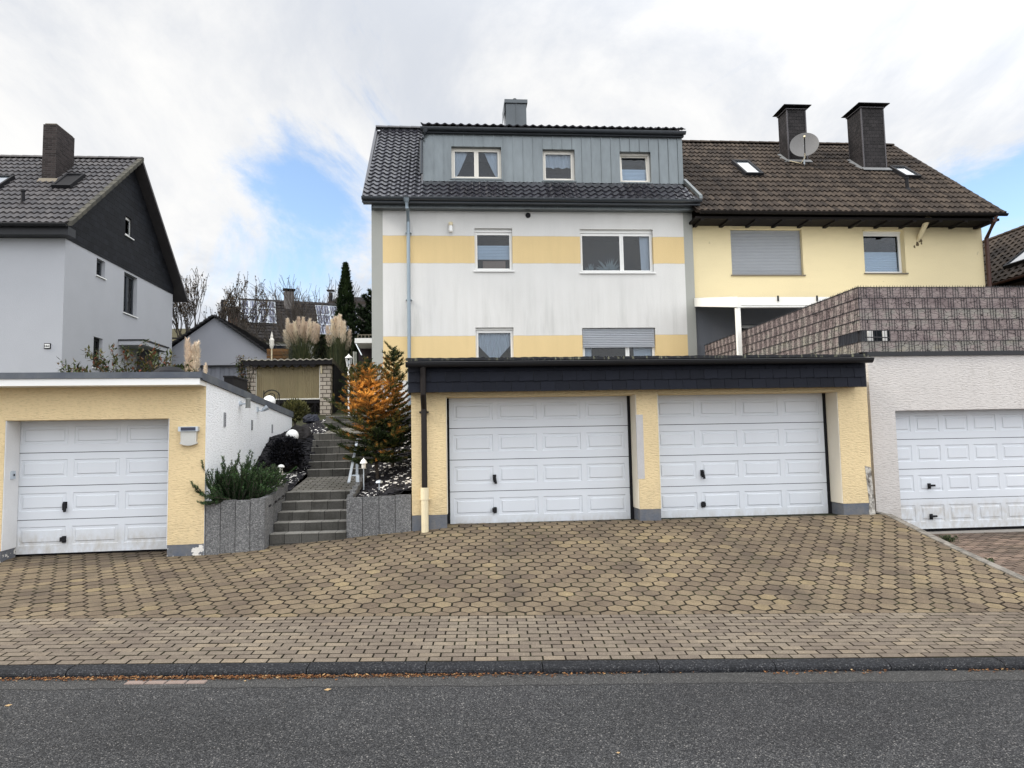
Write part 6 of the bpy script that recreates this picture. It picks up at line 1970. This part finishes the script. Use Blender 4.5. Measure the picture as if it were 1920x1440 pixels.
# house at the far right
xe, xr2 = 18.0, 22.0
ze2 = PX(1920, 515, xe).z; zr3 = PX(1920, 428, xr2).z
h5 = thing('corner_house', 'brown tiled house roof with white skylight at the right edge', 'house', (xe, 20, terr(18, 20)))
m = MB(); m.box(xe + .45, xr2 + 4, 12.6, 33, 1.5, ze2 - .06)
m.build('wall', mat('dark board wall', (.035, .028, .025), .9), h5)  # even dark brown wall colour
V5 = V((xr2 - xe, 0, zr3 - ze2)); L5 = V5.length
tile_roof('roof', h5, M['browntile'], (xe, 33.5, ze2), (0, -1, 0), V5, 21.5, L5, .30, .345, .05, None, 6, .035, .9, .5, .045, 31)
m = MB(); m.face([(xe, 33.5, ze2 - .03), (xe, 12, ze2 - .03), (xr2, 12, zr3 - .03), (xr2, 33.5, zr3 - .03)]); m.face([(xr2, 33.5, zr3), (xr2, 12, zr3), (xr2 + 4, 12, ze2), (xr2 + 4, 33.5, ze2)])
m.prism([(xe, 33.4, ze2), (xr2, 33.4, zr3), (xr2 + 4, 33.4, ze2)], (0, .1, 0))
ridge_tiles(m, (xr2, 33.5, zr3 + .05), (xr2, 12, zr3 + .05), .12); m.build('roof_ridge', M['browntile'], h5)
m = MB(); half_pipe(m, (xe - .06, 33.5, ze2 - .03), (xe - .06, 12, ze2 - .03), .065); m.build('gutter', M['redpipe'], h5)
n5 = V((-V5.z, 0, V5.x)).normalized()
def a5(px, py): q = on_plane(px, py, V((xe, 33.5, ze2)) + n5 * .1, n5) - V((xe, 33.5, ze2)); return -q.y, q.dot(V5.normalized())
s1 = a5(1881, 503); s2 = a5(1912, 473)
sw = skylight(h5, (xe, 33.5, ze2), (0, -1, 0), V5, s1[0], s1[0] + 2.4, s1[1], s2[1], lift=.12)

# ------------------------------------------------------------------ trees and plants behind
bt = P(372, 640, 41); bt.z = terr(-14, 41)
bare_tree('leafy tipped bare tree with many upright stems behind the grey outbuilding', tuple(bt), [((x, 0, 0), (x * .9, r.uniform(-.15, .15), 1)) for x in (-1.3, -.95, -.6, -.3, 0, .3, .6, .9, 1.15)], 2.05, .075, 4, 5, 'bare trees', (6, .75, .14), kids=(3, 3), spread=.5, up=.32, minr=.012)
bt = P(414, 640, 44); bt.z = terr(-14, 44)
bare_tree('shorter bare tree with brown leaves left of the solar roof', tuple(bt), [((x * .8, 0, 0), (x * .22, .1, 1)) for x in (-.6, -.25, .1, .4, .7)], 1.55, .06, 3, 8, 'bare trees', (5, .8, .13), kids=(3, 3), spread=.55, up=.3, minr=.010)
bt = P(600, 690, 37); bt.z = terr(-5, 37)
bare_tree('dense spreading bare shrub tree before the solar roof', tuple(bt), [((x * .3, 0, 0), (x, r.uniform(-.2, .2), z)) for x, z in ((-1.0, .8), (-.9, 1), (-.6, 1), (-.4, 1), (-.15, 1), (.15, 1), (.4, 1), (-.75, .9), (0, 1), (-.5, .8))], 1.9, .045, 4, 11, 'bare trees', (2, .25, .10), kids=(3, 3), spread=.45, up=.08, minr=.008)
bt = P(580, 640, 56); bt.z = terr(-5, 56)
bare_tree('tall pale bare tree rising behind the solar house', tuple(bt), [((x * .5, 0, 0), (x, 0, 1.6)) for x in (-.8, -.45, -.1, .2, .55)], 2.35, .08, 4, 17, 'bare trees', None, kids=(2, 3), spread=.42, up=.3, minr=.012)
# thuja column
yt_ = 31.0; q = P(648, 690, yt_); zt0 = terr(q.x, yt_); ztp = Z_(646, 496, yt_)
t = thing('thuja', 'tall slim dark green columnar conifer beside the white house', 'tree', (q.x, yt_, zt0))
m = MB(); m.tube([(q.x, yt_, zt0 - .1), (q.x, yt_, ztp - .6)], [.09, .02], 8, .5); m.build('trunk', M['bark'], t)
m = MB(); H = ztp - zt0
def tp_(r):
    f = r.random() ** .9; prof_ = .74 * min(1, (1 - f) ** .85 * 1.22) * (.75 + .25 * min(1, f * 5 + .2))
    a = r.uniform(0, 6.2832); rad = prof_ * (.72 + .33 * mn.noise(V((math.cos(a) * 2, math.sin(a) * 2, f * 9))) + r.uniform(-.12, .28))
    o = V((math.cos(a), math.sin(a), 0)); return V((q.x, yt_, zt0 + H * f)) + o * rad, o
blob_foliage(m, r, 11000, tp_, .15, lambda p, r: min(1, max(0, .5 + .9 * mn.noise(p * 3.1) + r.uniform(-.3, .3))), .22, 1.1)
m.build('crown', M['thuja'], t)
# dark spruce half hidden by the white house
q = P(699, 640, 30); zt0 = terr(q.x, 30)
conifer('spruce', 'dark spruce with upswept twigs half hidden by the white house corner', (q.x, 30, zt0), Z_(699, 548, 30) - zt0, .4, lambda f: 1.35 * (1 - f) ** .8 + .08, 44, lambda p, r: r.uniform(.0, .6), M['thuja'], 16, .11, .08, 8, droop=.0)
# hedge
r = random.Random(77)
q0, q1 = P(585, 640, 34.5), P(704, 640, 34.5)
t = thing('hedge', 'dark green hedge behind the pampas grass clumps', 'hedge', ((q0.x + q1.x) / 2, 34.5, terr(-6, 34.5)))
zt_h = Z_(640, 634, 34.5)
m = MB()
def hp(r):
    x = r.uniform(q0.x, q1.x); z = r.uniform(4.2, zt_h) if r.random() < .7 else zt_h; y = 34.2 + r.uniform(-.15, .2) + .2 * mn.noise(V((x * 2, z * 2, 0)))
    return V((x, y, z + .25 * mn.noise(V((x * 1.5, 0, 7))))), V((0, -1, .3))
blob_foliage(m, r, 9000, hp, .13, lambda p, r: min(1, max(0, .4 + .8 * mn.noise(p * 2.4) + r.uniform(-.3, .3))), .35)
m.build('foliage', M['thuja'], t)
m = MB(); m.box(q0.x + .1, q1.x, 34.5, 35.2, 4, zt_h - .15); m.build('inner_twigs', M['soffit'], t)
# wooden fence left of the pampas and a folded parasol
q0, q1 = P(500, 655, 31), P(541, 655, 31)
t = thing('wooden_fence', 'short brown horizontal board fence behind the shed roof', 'fence', ((q0.x + q1.x) / 2, 31, terr(-7, 31)))
za, zb2 = Z_(520, 653, 31), Z_(520, 690, 31); m = MB()
for k in range(6): z = lerp(zb2, za, k / 6); m.box(q0.x, q1.x, 31 + .02 * (k % 2), 31.03 + .02 * (k % 2), z, z + (za - zb2) / 6 - .02)
m.build('board', mat('orange brown boards', (.15, .080, .035), .85, .25, 3, .15, 40, 0, tint=.2), t)
m = MB(); m.box(q0.x + .3, q0.x + .38, 31.06, 31.14, terr(-7, 31), za); m.box(q1.x - .3, q1.x - .22, 31.06, 31.14, terr(-7, 31), za); m.build('post', M['soffit'], t)
q = P(509.5, 640, 29.5)
t = thing('parasol', 'folded cream parasol on a pole behind the shed', 'parasol', (q.x, 29.5, terr(q.x, 29.5)))
m = MB(); m.tube([(q.x, 29.5, terr(q.x, 29.5)), (q.x, 29.5, Z_(509, 634, 29.5))], .03, 8); m.build('pole', M['creampipe'], t)
m = MB(); zt2 = Z_(509, 621, 29.5); zb3 = Z_(509, 654, 29.5); m.lathe([(.05, zb3), (.085, lerp(zb3, zt2, .15)), (.10, lerp(zb3, zt2, .5)), (.05, lerp(zb3, zt2, .62)), (.055, lerp(zb3, zt2, .7)), (.03, lerp(zb3, zt2, .85)), (0, zt2)], (q.x, 29.5, 0), 12); m.build('canopy', M['cream'], t)
# pampas
GP = 'pampas grass clumps'
q = P(566, 690, 28.2); pampas('largest pampas grass clump with many rosy plumes, left of the thuja', (q.x, 28.2, terr(q.x, 28.2)), Z_(566, 595, 28.2), .74, 19, 3.0, 2, GP, .74)
q = P(634, 690, 28.0); pampas('second pampas clump of creamy plumes just before the thuja', (q.x, 28.0, terr(q.x, 28)), Z_(636, 593, 28), .45, 10, 2.95, 3, GP, .80)
q = P(364, 690, 21.5); pampas('narrow pampas clump standing right behind the single garage roof', (q.x, 21.5, terr(q.x, 21.5)), Z_(362, 637, 21.5), .26, 7, 1.7, 4, GP, .80, -.02, .8)
q = P(390, 700, 20.5); pampas('low lone pampas plume right of the narrow clump', (q.x, 20.5, terr(q.x, 20.5)), Z_(390, 681, 20.5), .12, 2, 1.0, 6, GP, .30, 0, 1.0)
q = P(311, 665, 40.5); pampas('distant pampas plumes in the gap beside the grey house', (q.x, 40.5, terr(q.x, 40.5)), Z_(312, 626, 40.5), .35, 4, 2.4, 7, GP, .75, 0, 1.2)
# shrub behind the single garage
q = P(235, 697, 20.3)
t = thing('leafy_shrub', 'reddish green leafy shrub above the single garage roof edge', 'shrub', (q.x, 20.3, 2.66))
m = MB(); lf = MB(); r = random.Random(21)
B = V(t.location)
for k in range(46):
    x = r.uniform(-1, 1); a = x * 1.0 + r.gauss(0, .12); L = r.uniform(1.7, 2.25) * (1 - .16 * abs(x))
    d = V((math.sin(a) * .8, r.uniform(-.3, .3), 1)).normalized(); p = B + V((x * .42, 0, 0)); path = [p]
    for j in range(9):
        d = (d + V((x * .09, 0, -.055 * (j > 4))) + rv(r) * .05).normalized(); p = p + d * (L / 9); path.append(p)
        if j > 2:
            for e in range(11):
                s = rv(r); dd = (d * .35 + s * .8 + V((0, 0, -.2))).normalized(); w, _ = perp(dd)
                lf.leaf(p + rv(r) * .07, dd * r.uniform(.12, .2), .032, w)
    m.tube(path, [lerp(.014, .004, j / 9) for j in range(10)], 4, .5, cap=False)
m.build('stems', M['bark'], t); lf.build('leaves', M['autumn'], t)
# things on the garage roof
q = P(318, 697, 16.5)
t = thing('rain_barrel', 'dark green domed barrel top peeping over the garage coping', 'barrel', (q.x, 16.5, 2.62))
zt4 = Z_(318, 686.5, 16.5); m = MB(); m.lathe([(.33, 0), (.36, .4), (.33, zt4 - 2.62 - .16)], (q.x, 16.5, 2.62), 24, .3); m.build('barrel', M['thuja'], t)
m = MB(); m.lathe([(.35, zt4 - 2.62 - .17), (.34, zt4 - 2.62 - .13), (.2, zt4 - 2.62 - .03), (0, zt4 - 2.62)], (q.x, 16.5, 2.62), 24, .5); m.build('lid', M['darkmetal'], t)
qa, qb = P(420, 706, 15.2), P(438, 712, 15.2)
t = thing('roof_box', 'black ribbed box on the edge of the single garage roof', 'box', ((qa.x + qb.x) / 2, 15.2, 2.7))
m = MB(); m.box(qa.x, qb.x, 15.2, 16.2, 2.70, qa.z - .02)
for k in range(5): m.box(lerp(qa.x, qb.x, k / 5) + .01, lerp(qa.x, qb.x, k / 5) + .03, 15.19, 15.2, 2.72, qa.z - .04)
m.build('box', M['timber'], t)
m = MB(); m.box(qa.x - .015, qb.x + .015, 15.18, 16.22, qa.z - .018, qa.z + .015); m.build('lid', M['darkmetal'], t)

# ------------------------------------------------------------------ front garden
# orange conifers
def tint_o(cx, cz, ccx=0):
    def f(p, r):
        g = mn.noise(p * 3.4) * .42
        o = math.exp(-((p.x - cx) / .52) ** 2 - ((p.z - cz - .08) / .58) ** 2)
        front = .5 - (p.y - 13.4) * .7
        return o * (.56 + .3 * min(1, max(0, front))) + g + r.uniform(-.12, .12) + .02
    return f
q = P(722, 918, 13.35)
ttop = P(684, 668, 13.3)
env = lambda f: (.68 * math.sin(math.pi * min(1, f * .80 + .26)) ** .85) * (1 - .20 * f) + .03
gr = 'orange and green conifers'
conifer('conifer', 'orange brown conifer with bare lower trunk right of the garden steps', (q.x - .10, 13.3, q.z - .02), ttop.z - q.z, .50, env, 51, tint_o(P(697, 745, 13.3).x, P(697, 748, 13.3).z), M['orange'], 19, .052, .035, 8, (ttop.x - q.x + .10, 0), gr, .12)
t2 = P(740, 653, 14.0); q2 = P(738, 905, 14.0)
conifer('conifer', 'taller green and rust conifer between the orange one and the double garage', (q2.x - .02, 14.0, zr2(q2.x, 14.0)), t2.z - zr2(q2.x, 14), .35, lambda f: .42 * (1 - f) ** .55 + .05, 52, tint_o(P(742, 748, 14).x - .05, P(742, 748, 14).z), M['orange'], 19, .052, .035, 7, (t2.x - q2.x, 0), gr, .05)
# juniper in the left planter
r = random.Random(33)
q = P(440, 938, 11.75)
t = thing('juniper', 'dark green spiky juniper spilling over the left planter', 'shrub', (q.x, 11.75, .86))
m = MB(); br = MB(); B = V(t.location)
def jun(p, d, L, dep):
    n = 5; path = [p]
    for k in range(n): d = (d + rv(r) * .09 + V((0, 0, .05))).normalized(); path.append(path[-1] + d * (L / n))
    br.tube(path, [lerp(.008, .003, k / n) for k in range(n + 1)], 3, .5, cap=False)
    u, v = perp(d)
    for k in range(int(L / .0045)):
        f = (k / (L / .0045)); i = min(n - 1, int(f * n)); pp = path[i].lerp(path[i + 1], f * n - i); a = r.uniform(0, 6.28); o = u * math.cos(a) + v * math.sin(a)
        dd = (o * .8 + d * .7).normalized(); m.leaf(pp, dd * r.uniform(.025, .05), .0075, dd.cross(o + rv(r) * .3).normalized(), min(1, max(0, .25 + .35 * f + r.uniform(-.25, .3))))
    if dep:
        for j in range(5): f = r.uniform(.2, .9); i = int(f * n); jun(path[i], (d + rv(r) * .55 + V((0, 0, .2))).normalized(), L * r.uniform(.35, .6), dep - 1)
for k in range(64):
    x = r.uniform(-1, 1); a = x * .95; jun(B + V((x * .30, r.uniform(-.18, .3), 0)), V((math.sin(a), r.uniform(-.35, .35), math.cos(a) * .9 + .1)).normalized(), r.uniform(.42, .74) * (1 - .15 * abs(x)), 1)
for x, z, L in ((-1, .12, .40), (-1, -.05, .36), (-1, -.22, .34), (-.9, .75, .42), (-.6, -.2, .3), (-.6, 1.2, .5), (-.5, .1, .35)): jun(V((plx0 + r.uniform(.12, .40), 11.27, B.z + .12)), V((x, -.35, z)).normalized(), L, 1)
br.build('branches', M['bark'], t); m.build('needles', M['juniper'], t)
q = P(508, 885, 12.3)
t = thing('green_shrub', 'pale green small leaved shrub at the right of the juniper', 'shrub', (q.x, 12.3, 1.0))
m = MB(); c = V((q.x, 12.3, 1.2))
def sp_(c, rx, rz):
    def g(r): o = rv(r); return V(c) + V((o.x * rx, o.y * rx, o.z * rz)) * r.uniform(.55, 1.0), o
    return g
blob_foliage(m, r, 900, sp_(c, .24, .24), .05, None, .3); m.build('leaves', M['greenleaf'], t)
m = MB(); m.tube([c - V((0, 0, .3)), c], .015, 5); m.build('stem', M['bark'], t)
# dark round bush
q = P(538, 850, 14.4)
t = thing('round_bush', 'nearly black clipped round bush below the white globe lamp', 'shrub', (q.x, 14.4, zl2(q.x, 14.4)))
m = MB(); c = V((q.x, 14.4, q.z)); blob_foliage(m, r, 5200, sp_(c, .34, .33), .055, None, .35); m.build('leaves', M['plum'], t)
m = MB(); m.lathe([(.0, -.42), (.2, -.3), (.26, 0), (.2, .2), (0, .26)], c, 12); m.build('inner_twigs', M['soffit'], t)
# yellow green shrub before the shed
q = P(553, 768, 20.5)
t = thing('dwarf_shrub', 'yellowish green dwarf shrub in front of the shed lattice', 'shrub', (q.x, 20.5, terr(q.x, 20.5)))
m = MB(); c = V((q.x, 20.5, q.z - .05)); blob_foliage(m, r, 2400, sp_(c, .36, .30), .11, None, .16, .6); 
M['yellowgreen'] = leafmat('yellow green foliage', [(0, (.03, .035, .015)), (.5, (.085, .085, .03)), (1, (.17, .16, .06))]); m.build('leaves', M['yellowgreen'], t)
m = MB(); m.tube([(q.x, 20.5, terr(q.x, 20.5)), c], .03, 5); m.build('stem', M['bark'], t)
# globe lamps
def globe(px, py, Y, rad, label):
    q = P(px, py, Y); zg_ = zl2(q.x, Y) if Y < 19 else terr(q.x, Y)
    t = thing('globe_lamp', label, 'garden lamp', (q.x, Y, zg_), 0, 'white globe garden lamps')
    m = MB(); n = 16; m.lathe([(max(.001, rad * math.sin(math.pi * k / n)), -rad * math.cos(math.pi * k / n)) for k in range(n + 1)], (0, 0, q.z - zg_), 28, .5); m.build('globe', M['globe'], t, world=False, smooth=True)
    m = MB(); m.lathe([(rad * .45, -rad * 1.0), (rad * .42, -rad * .86)], (0, 0, q.z - zg_), 14); m.tube([(0, 0, -.1), (0, 0, q.z - zg_ - rad * .9)], .018, 8); m.build('stand', M['darkmetal'], t, world=False)
globe(548, 817, 15.3, .132, 'white globe garden lamp above the dark round bush beside the steps')
globe(505, 753, 19.6, .165, 'white globe lamp half hidden behind the sloping white garage wall')
# lantern
q = P(654, 690, 22.0); zl_ = terr(q.x, 22); 
t = thing('lantern_post', 'white old fashioned lantern on a slim post behind the conifers', 'lamp', (q.x, 22, zl_))
g = lambda py: Z_(654, py, 22) - zl_
m = MB(); m.lathe([(.08, -.05), (.08, .1), (.03, .18), (.028, g(700)), (.05, g(699)), (.03, g(697)), (.022, g(690)), (.05, g(688))], (0, 0, 0), 12); m.build('post', M['whitepaint'], t, world=False)
m = MB()
for k in range(6):
    a = 6.2832 * k / 6; m.tube([(.055 * math.cos(a), .055 * math.sin(a), g(687.5)), (.095 * math.cos(a), .095 * math.sin(a), g(671.5))], .010, 5)
m.lathe([(.05, g(688)), (.06, g(687))], (0, 0, 0), 12); m.build('cage', M['whitepaint'], t, world=False)
m = MB(); m.lathe([(.05, g(687)), (.088, g(672))], (0, 0, 0), 12); m.build('pane', M['glass'], t, world=False)
m = MB(); m.lathe([(.125, g(671.5)), (.10, g(669.5)), (.03, g(666)), (.02, g(664.5)), (0, g(663.5))], (0, 0, 0), 12); m.build('lid', M['whitepaint'], t, world=False)
m = MB(); m.lathe([(0, g(684)), (.03, g(682)), (.035, g(678)), (0, g(675))], (0, 0, 0), 10); m.build('bulb', M['globe'], t, world=False)
q = P(665, 676, 23.2)
t = thing('garden_pillar', 'pale slender stone pillar between lantern and white house', 'pillar', (q.x, 23.2, terr(q.x, 23.2)))
m = MB(); zp_ = Z_(665, 659, 23.2); m.box(q.x - .055, q.x - .015, 23.2, 23.3, terr(q.x, 23.2), zp_); m.build('post', mat('pale weathered stone', (.36, .36, .32), .9), t)
m = MB(); m.box(q.x - .012, q.x + .06, 23.22, 23.28, terr(q.x, 23.2), zp_ - .01)
for k in range(8): m.box(q.x - .01, q.x + .065, 23.21, 23.22, zp_ - .1 - k * .22, zp_ - .02 - k * .22)
m.build('panel', mat('pale grey post panel', (.24, .25, .22), .9, .2, 8), t)
# solar path lamps
def solar(px, pt, pb_, Y, label, kind):
    q = P(px, pb_, Y); h = Z_(px, pt, Y)
    gz = min(q.z, (zl2 if q.x < SX0 else zr2)(q.x, Y) + .02) 
    t = thing('path_lamp', label, 'garden lamp', (q.x, Y, gz), 0, 'small solar path lamps'); H = h - gz
    m = MB(); m.tube([(0, 0, -.1), (0, 0, H - .06)], .010 if kind else .03, 8); m.build('stake', M['alu'] if kind else M['cream'], t, world=False)
    m = MB()
    if kind == 1: m.lathe([(.028, H - .19), (.036, H - .17), (.036, H - .09)], (0, 0, 0), 14); m.build('glass_cylinder', M['cream'], t, world=False); m = MB(); m.lathe([(.062, H - .10), (.06, H - .085), (.035, H - .04), (.018, H - .03), (0, H)], (0, 0, 0), 16)
    else: m.lathe([(.05, H - .055), (.062, H - .045), (.05, H - .015), (.02, H), (0, H + .002)], (0, 0, 0), 16)
    m.build('cap', M['whitepaint'] if kind != 2 else M['alu'], t, world=False)
    return t
solar(527, 871, 892, 13.1, 'white mushroom shaped lamp among pebbles left of the steps', 0)
solar(682, 858, 925, 12.5, 'white capped lamp on a tall stake beside the hand rail', 1)
solar(711, 900, 922, 12.2, 'domed silver path lamp near the conifer trunk', 2)
# weeds at the right garage
def weed(label, c, w, h, n, seed):
    r = random.Random(seed); t = thing('weed', label, 'weed', tuple(c), 0, 'weeds at the garage forecourt'); m = MB()
    for k in range(n):
        b = V(c) + V((r.gauss(0, w * .5), r.gauss(0, .05), -.01)); d = V((r.gauss(0, .5), r.gauss(0, .4), 1)).normalized(); L = h * r.uniform(.4, 1.1)
        s, _ = perp(d); m.leaf(b, d * L, .006, s)
        for j in range(3): dd = (d + rv(r) * .9).normalized(); s, _ = perp(dd); m.leaf(b + d * L * r.uniform(.4, 1), dd * .035, .012, s)
    m.build('leaves', M['yellowgreen' if seed % 2 else 'greenleaf'], t)
sE = s_edge(11.4); 
for (sx_w, t_w, w, h, n, sd3, lb) in ((sE + .55, 11.9, .22, .16, 60, 1, 'straggly dry weeds along the foot of the lilac garage door'), (sE + 1.0, 11.75, .10, .12, 60, 2, 'bushy green weed tuft below the lilac garage door'), (sE + .35, 11.2, .12, .05, 50, 3, 'flat weeds in the corner beside the edging strip'), (s_edge(10.2) + .5, 10.2, .16, .035, 60, 4, 'low moss and weed patch on the reddish forecourt')):
    xx, yy = xy(sx_w, t_w); weed(lb, V((xx, yy, z_fore(sx_w, t_w))), w, h, n, sd3)
# ------------------------------------------------------------------ sky, sun, view
sc = bpy.context.scene
wd = bpy.data.worlds.new('World'); sc.world = wd; wd.use_nodes = True
nt = wd.node_tree; bg = nt.nodes['Background']
def wn(t, **k):
    x = nt.nodes.new(t)
    for a, b in k.items(): setattr(x, a, b)
    return x
def wl(a, b): nt.links.new(a, b)
def wm(op, a, b=None, c=None, clamp=False):
    x = wn('ShaderNodeMath', operation=op, use_clamp=clamp)
    for k, v in enumerate((a, b, c)):
        if v is None: continue
        if isinstance(v, (int, float)): x.inputs[k].default_value = v
        else: wl(v, x.inputs[k])
    return x.outputs[0]
def wr(v, a, b, c, d, sm=True):
    x = wn('ShaderNodeMapRange', interpolation_type='SMOOTHSTEP' if sm else 'LINEAR'); wl(v, x.inputs['Value'])
    for k, q in (('From Min', a), ('From Max', b), ('To Min', c), ('To Max', d)): x.inputs[k].default_value = q
    return x.outputs['Result']
SUN_DIR = V((-.78, -.10, .60)).normalized()     # towards the sun
sky = wn('ShaderNodeTexSky', sky_type='NISHITA'); sky.sun_disc = False
sky.sun_elevation = math.asin(SUN_DIR.z); sky.sun_rotation = math.atan2(SUN_DIR.x, SUN_DIR.y)
sky.air_density = 1.0; sky.dust_density = .6; sky.ozone_density = 1.2
tc = wn('ShaderNodeTexCoord'); sp = wn('ShaderNodeSeparateXYZ'); wl(tc.outputs['Generated'], sp.inputs[0])
x, y, z = sp.outputs
zz = wm('ADD', wm('MAXIMUM', z, 0.0), .26)
cb = wn('ShaderNodeCombineXYZ'); wl(wm('DIVIDE', x, zz), cb.inputs[0]); wl(wm('DIVIDE', y, zz), cb.inputs[1])
def wnoise(sc_, det, rg, sx=(1, 1, 1), rot=0, off=(0, 0, 0), dist=0):
    mp = wn('ShaderNodeMapping'); mp.inputs['Scale'].default_value = sx; mp.inputs['Rotation'].default_value = (0, 0, rot); mp.inputs['Location'].default_value = off
    wl(cb.outputs[0], mp.inputs['Vector'])
    n = wn('ShaderNodeTexNoise'); n.inputs['Scale'].default_value = sc_; n.inputs['Detail'].default_value = det; n.inputs['Roughness'].default_value = rg; n.inputs['Distortion'].default_value = dist
    wl(mp.outputs[0], n.inputs['Vector']); return n.outputs['Fac']
cirrus = wnoise(1.7, 10, .66, (1.0, .62, 1), .5, (3.1, .7, 0), .6)
broad = wnoise(.55, 4, .5, (1, 1, 1), 0, (8.3, 2.2, 0), .2)
def spot(px, py, w, s):
    d = ray(px, py).normalized()
    vd = wn('ShaderNodeVectorMath', operation='DOT_PRODUCT'); wl(tc.outputs['Generated'], vd.inputs[0]); vd.inputs[1].default_value = d
    return wm('MULTIPLY', wr(vd.outputs['Value'], math.cos(R(w)), 1.0, 0, 1), s)
cov = wm('ADD', wm('MULTIPLY', cirrus, 1.9), wm('MULTIPLY', broad, .35))
cov = wm('ADD', cov, -.06)
for a in ((440, 430, 11, .24), (600, 450, 9, .17), (360, 480, 8, .12), (1890, 450, 11, .32), (1850, 270, 12, .12), (700, 180, 10, .08)): cov = wm('SUBTRACT', cov, spot(*a))
cov = wr(cov, .46, .84, 0.0, 1.0)
grey = wnoise(1.6, 9, .62, (1, .62, 1), .35, (1.3, 9.1, 0), .5)
cl = wn('ShaderNodeMix', data_type='RGBA'); wl(wr(grey, .36, .64, 0, 1), cl.inputs[0])
cl.inputs[6].default_value = (.70, .735, .80, 1); cl.inputs[7].default_value = (.99, .985, .975, 1)
# bright overcast: brighter overhead and behind the viewer than low over the houses
dirn = wn('ShaderNodeVectorMath', operation='DOT_PRODUCT'); wl(tc.outputs['Generated'], dirn.inputs[0]); dirn.inputs[1].default_value = V((.24, -.46, .85)).normalized()
lift = wr(dirn.outputs['Value'], -.02, .95, .84, 2.5)
cs = wn('ShaderNodeVectorMath', operation='SCALE'); wl(cl.outputs[2], cs.inputs[0]); wl(lift, cs.inputs['Scale'])
ss = wn('ShaderNodeVectorMath', operation='SCALE'); wl(sky.outputs[0], ss.inputs[0]); ss.inputs['Scale'].default_value = .205
mx = wn('ShaderNodeMix', data_type='RGBA'); wl(cov, mx.inputs[0]); wl(ss.outputs[0], mx.inputs[6]); wl(cs.outputs[0], mx.inputs[7])
mul = wn('ShaderNodeVectorMath', operation='SCALE'); wl(mx.outputs[2], mul.inputs[0]); mul.inputs['Scale'].default_value = 10.0
wl(mul.outputs[0], bg.inputs['Color']); bg.inputs['Strength'].default_value = .10
sd_ = bpy.data.lights.new('sun', 'SUN'); sd_.energy = 2.9; sd_.angle = R(14); sd_.color = (1.0, .93, .82)
so = bpy.data.objects.new('sun', sd_); C.objects.link(so)
so.rotation_euler = SUN_DIR.to_track_quat('Z', 'Y').to_euler()
so.location = (-20, -10, 30)
sc.view_settings.view_transform = 'Standard'; sc.view_settings.look = 'None'; sc.view_settings.gamma = 1; sc.view_settings.exposure = 0.28
sc.render.engine = 'CYCLES'
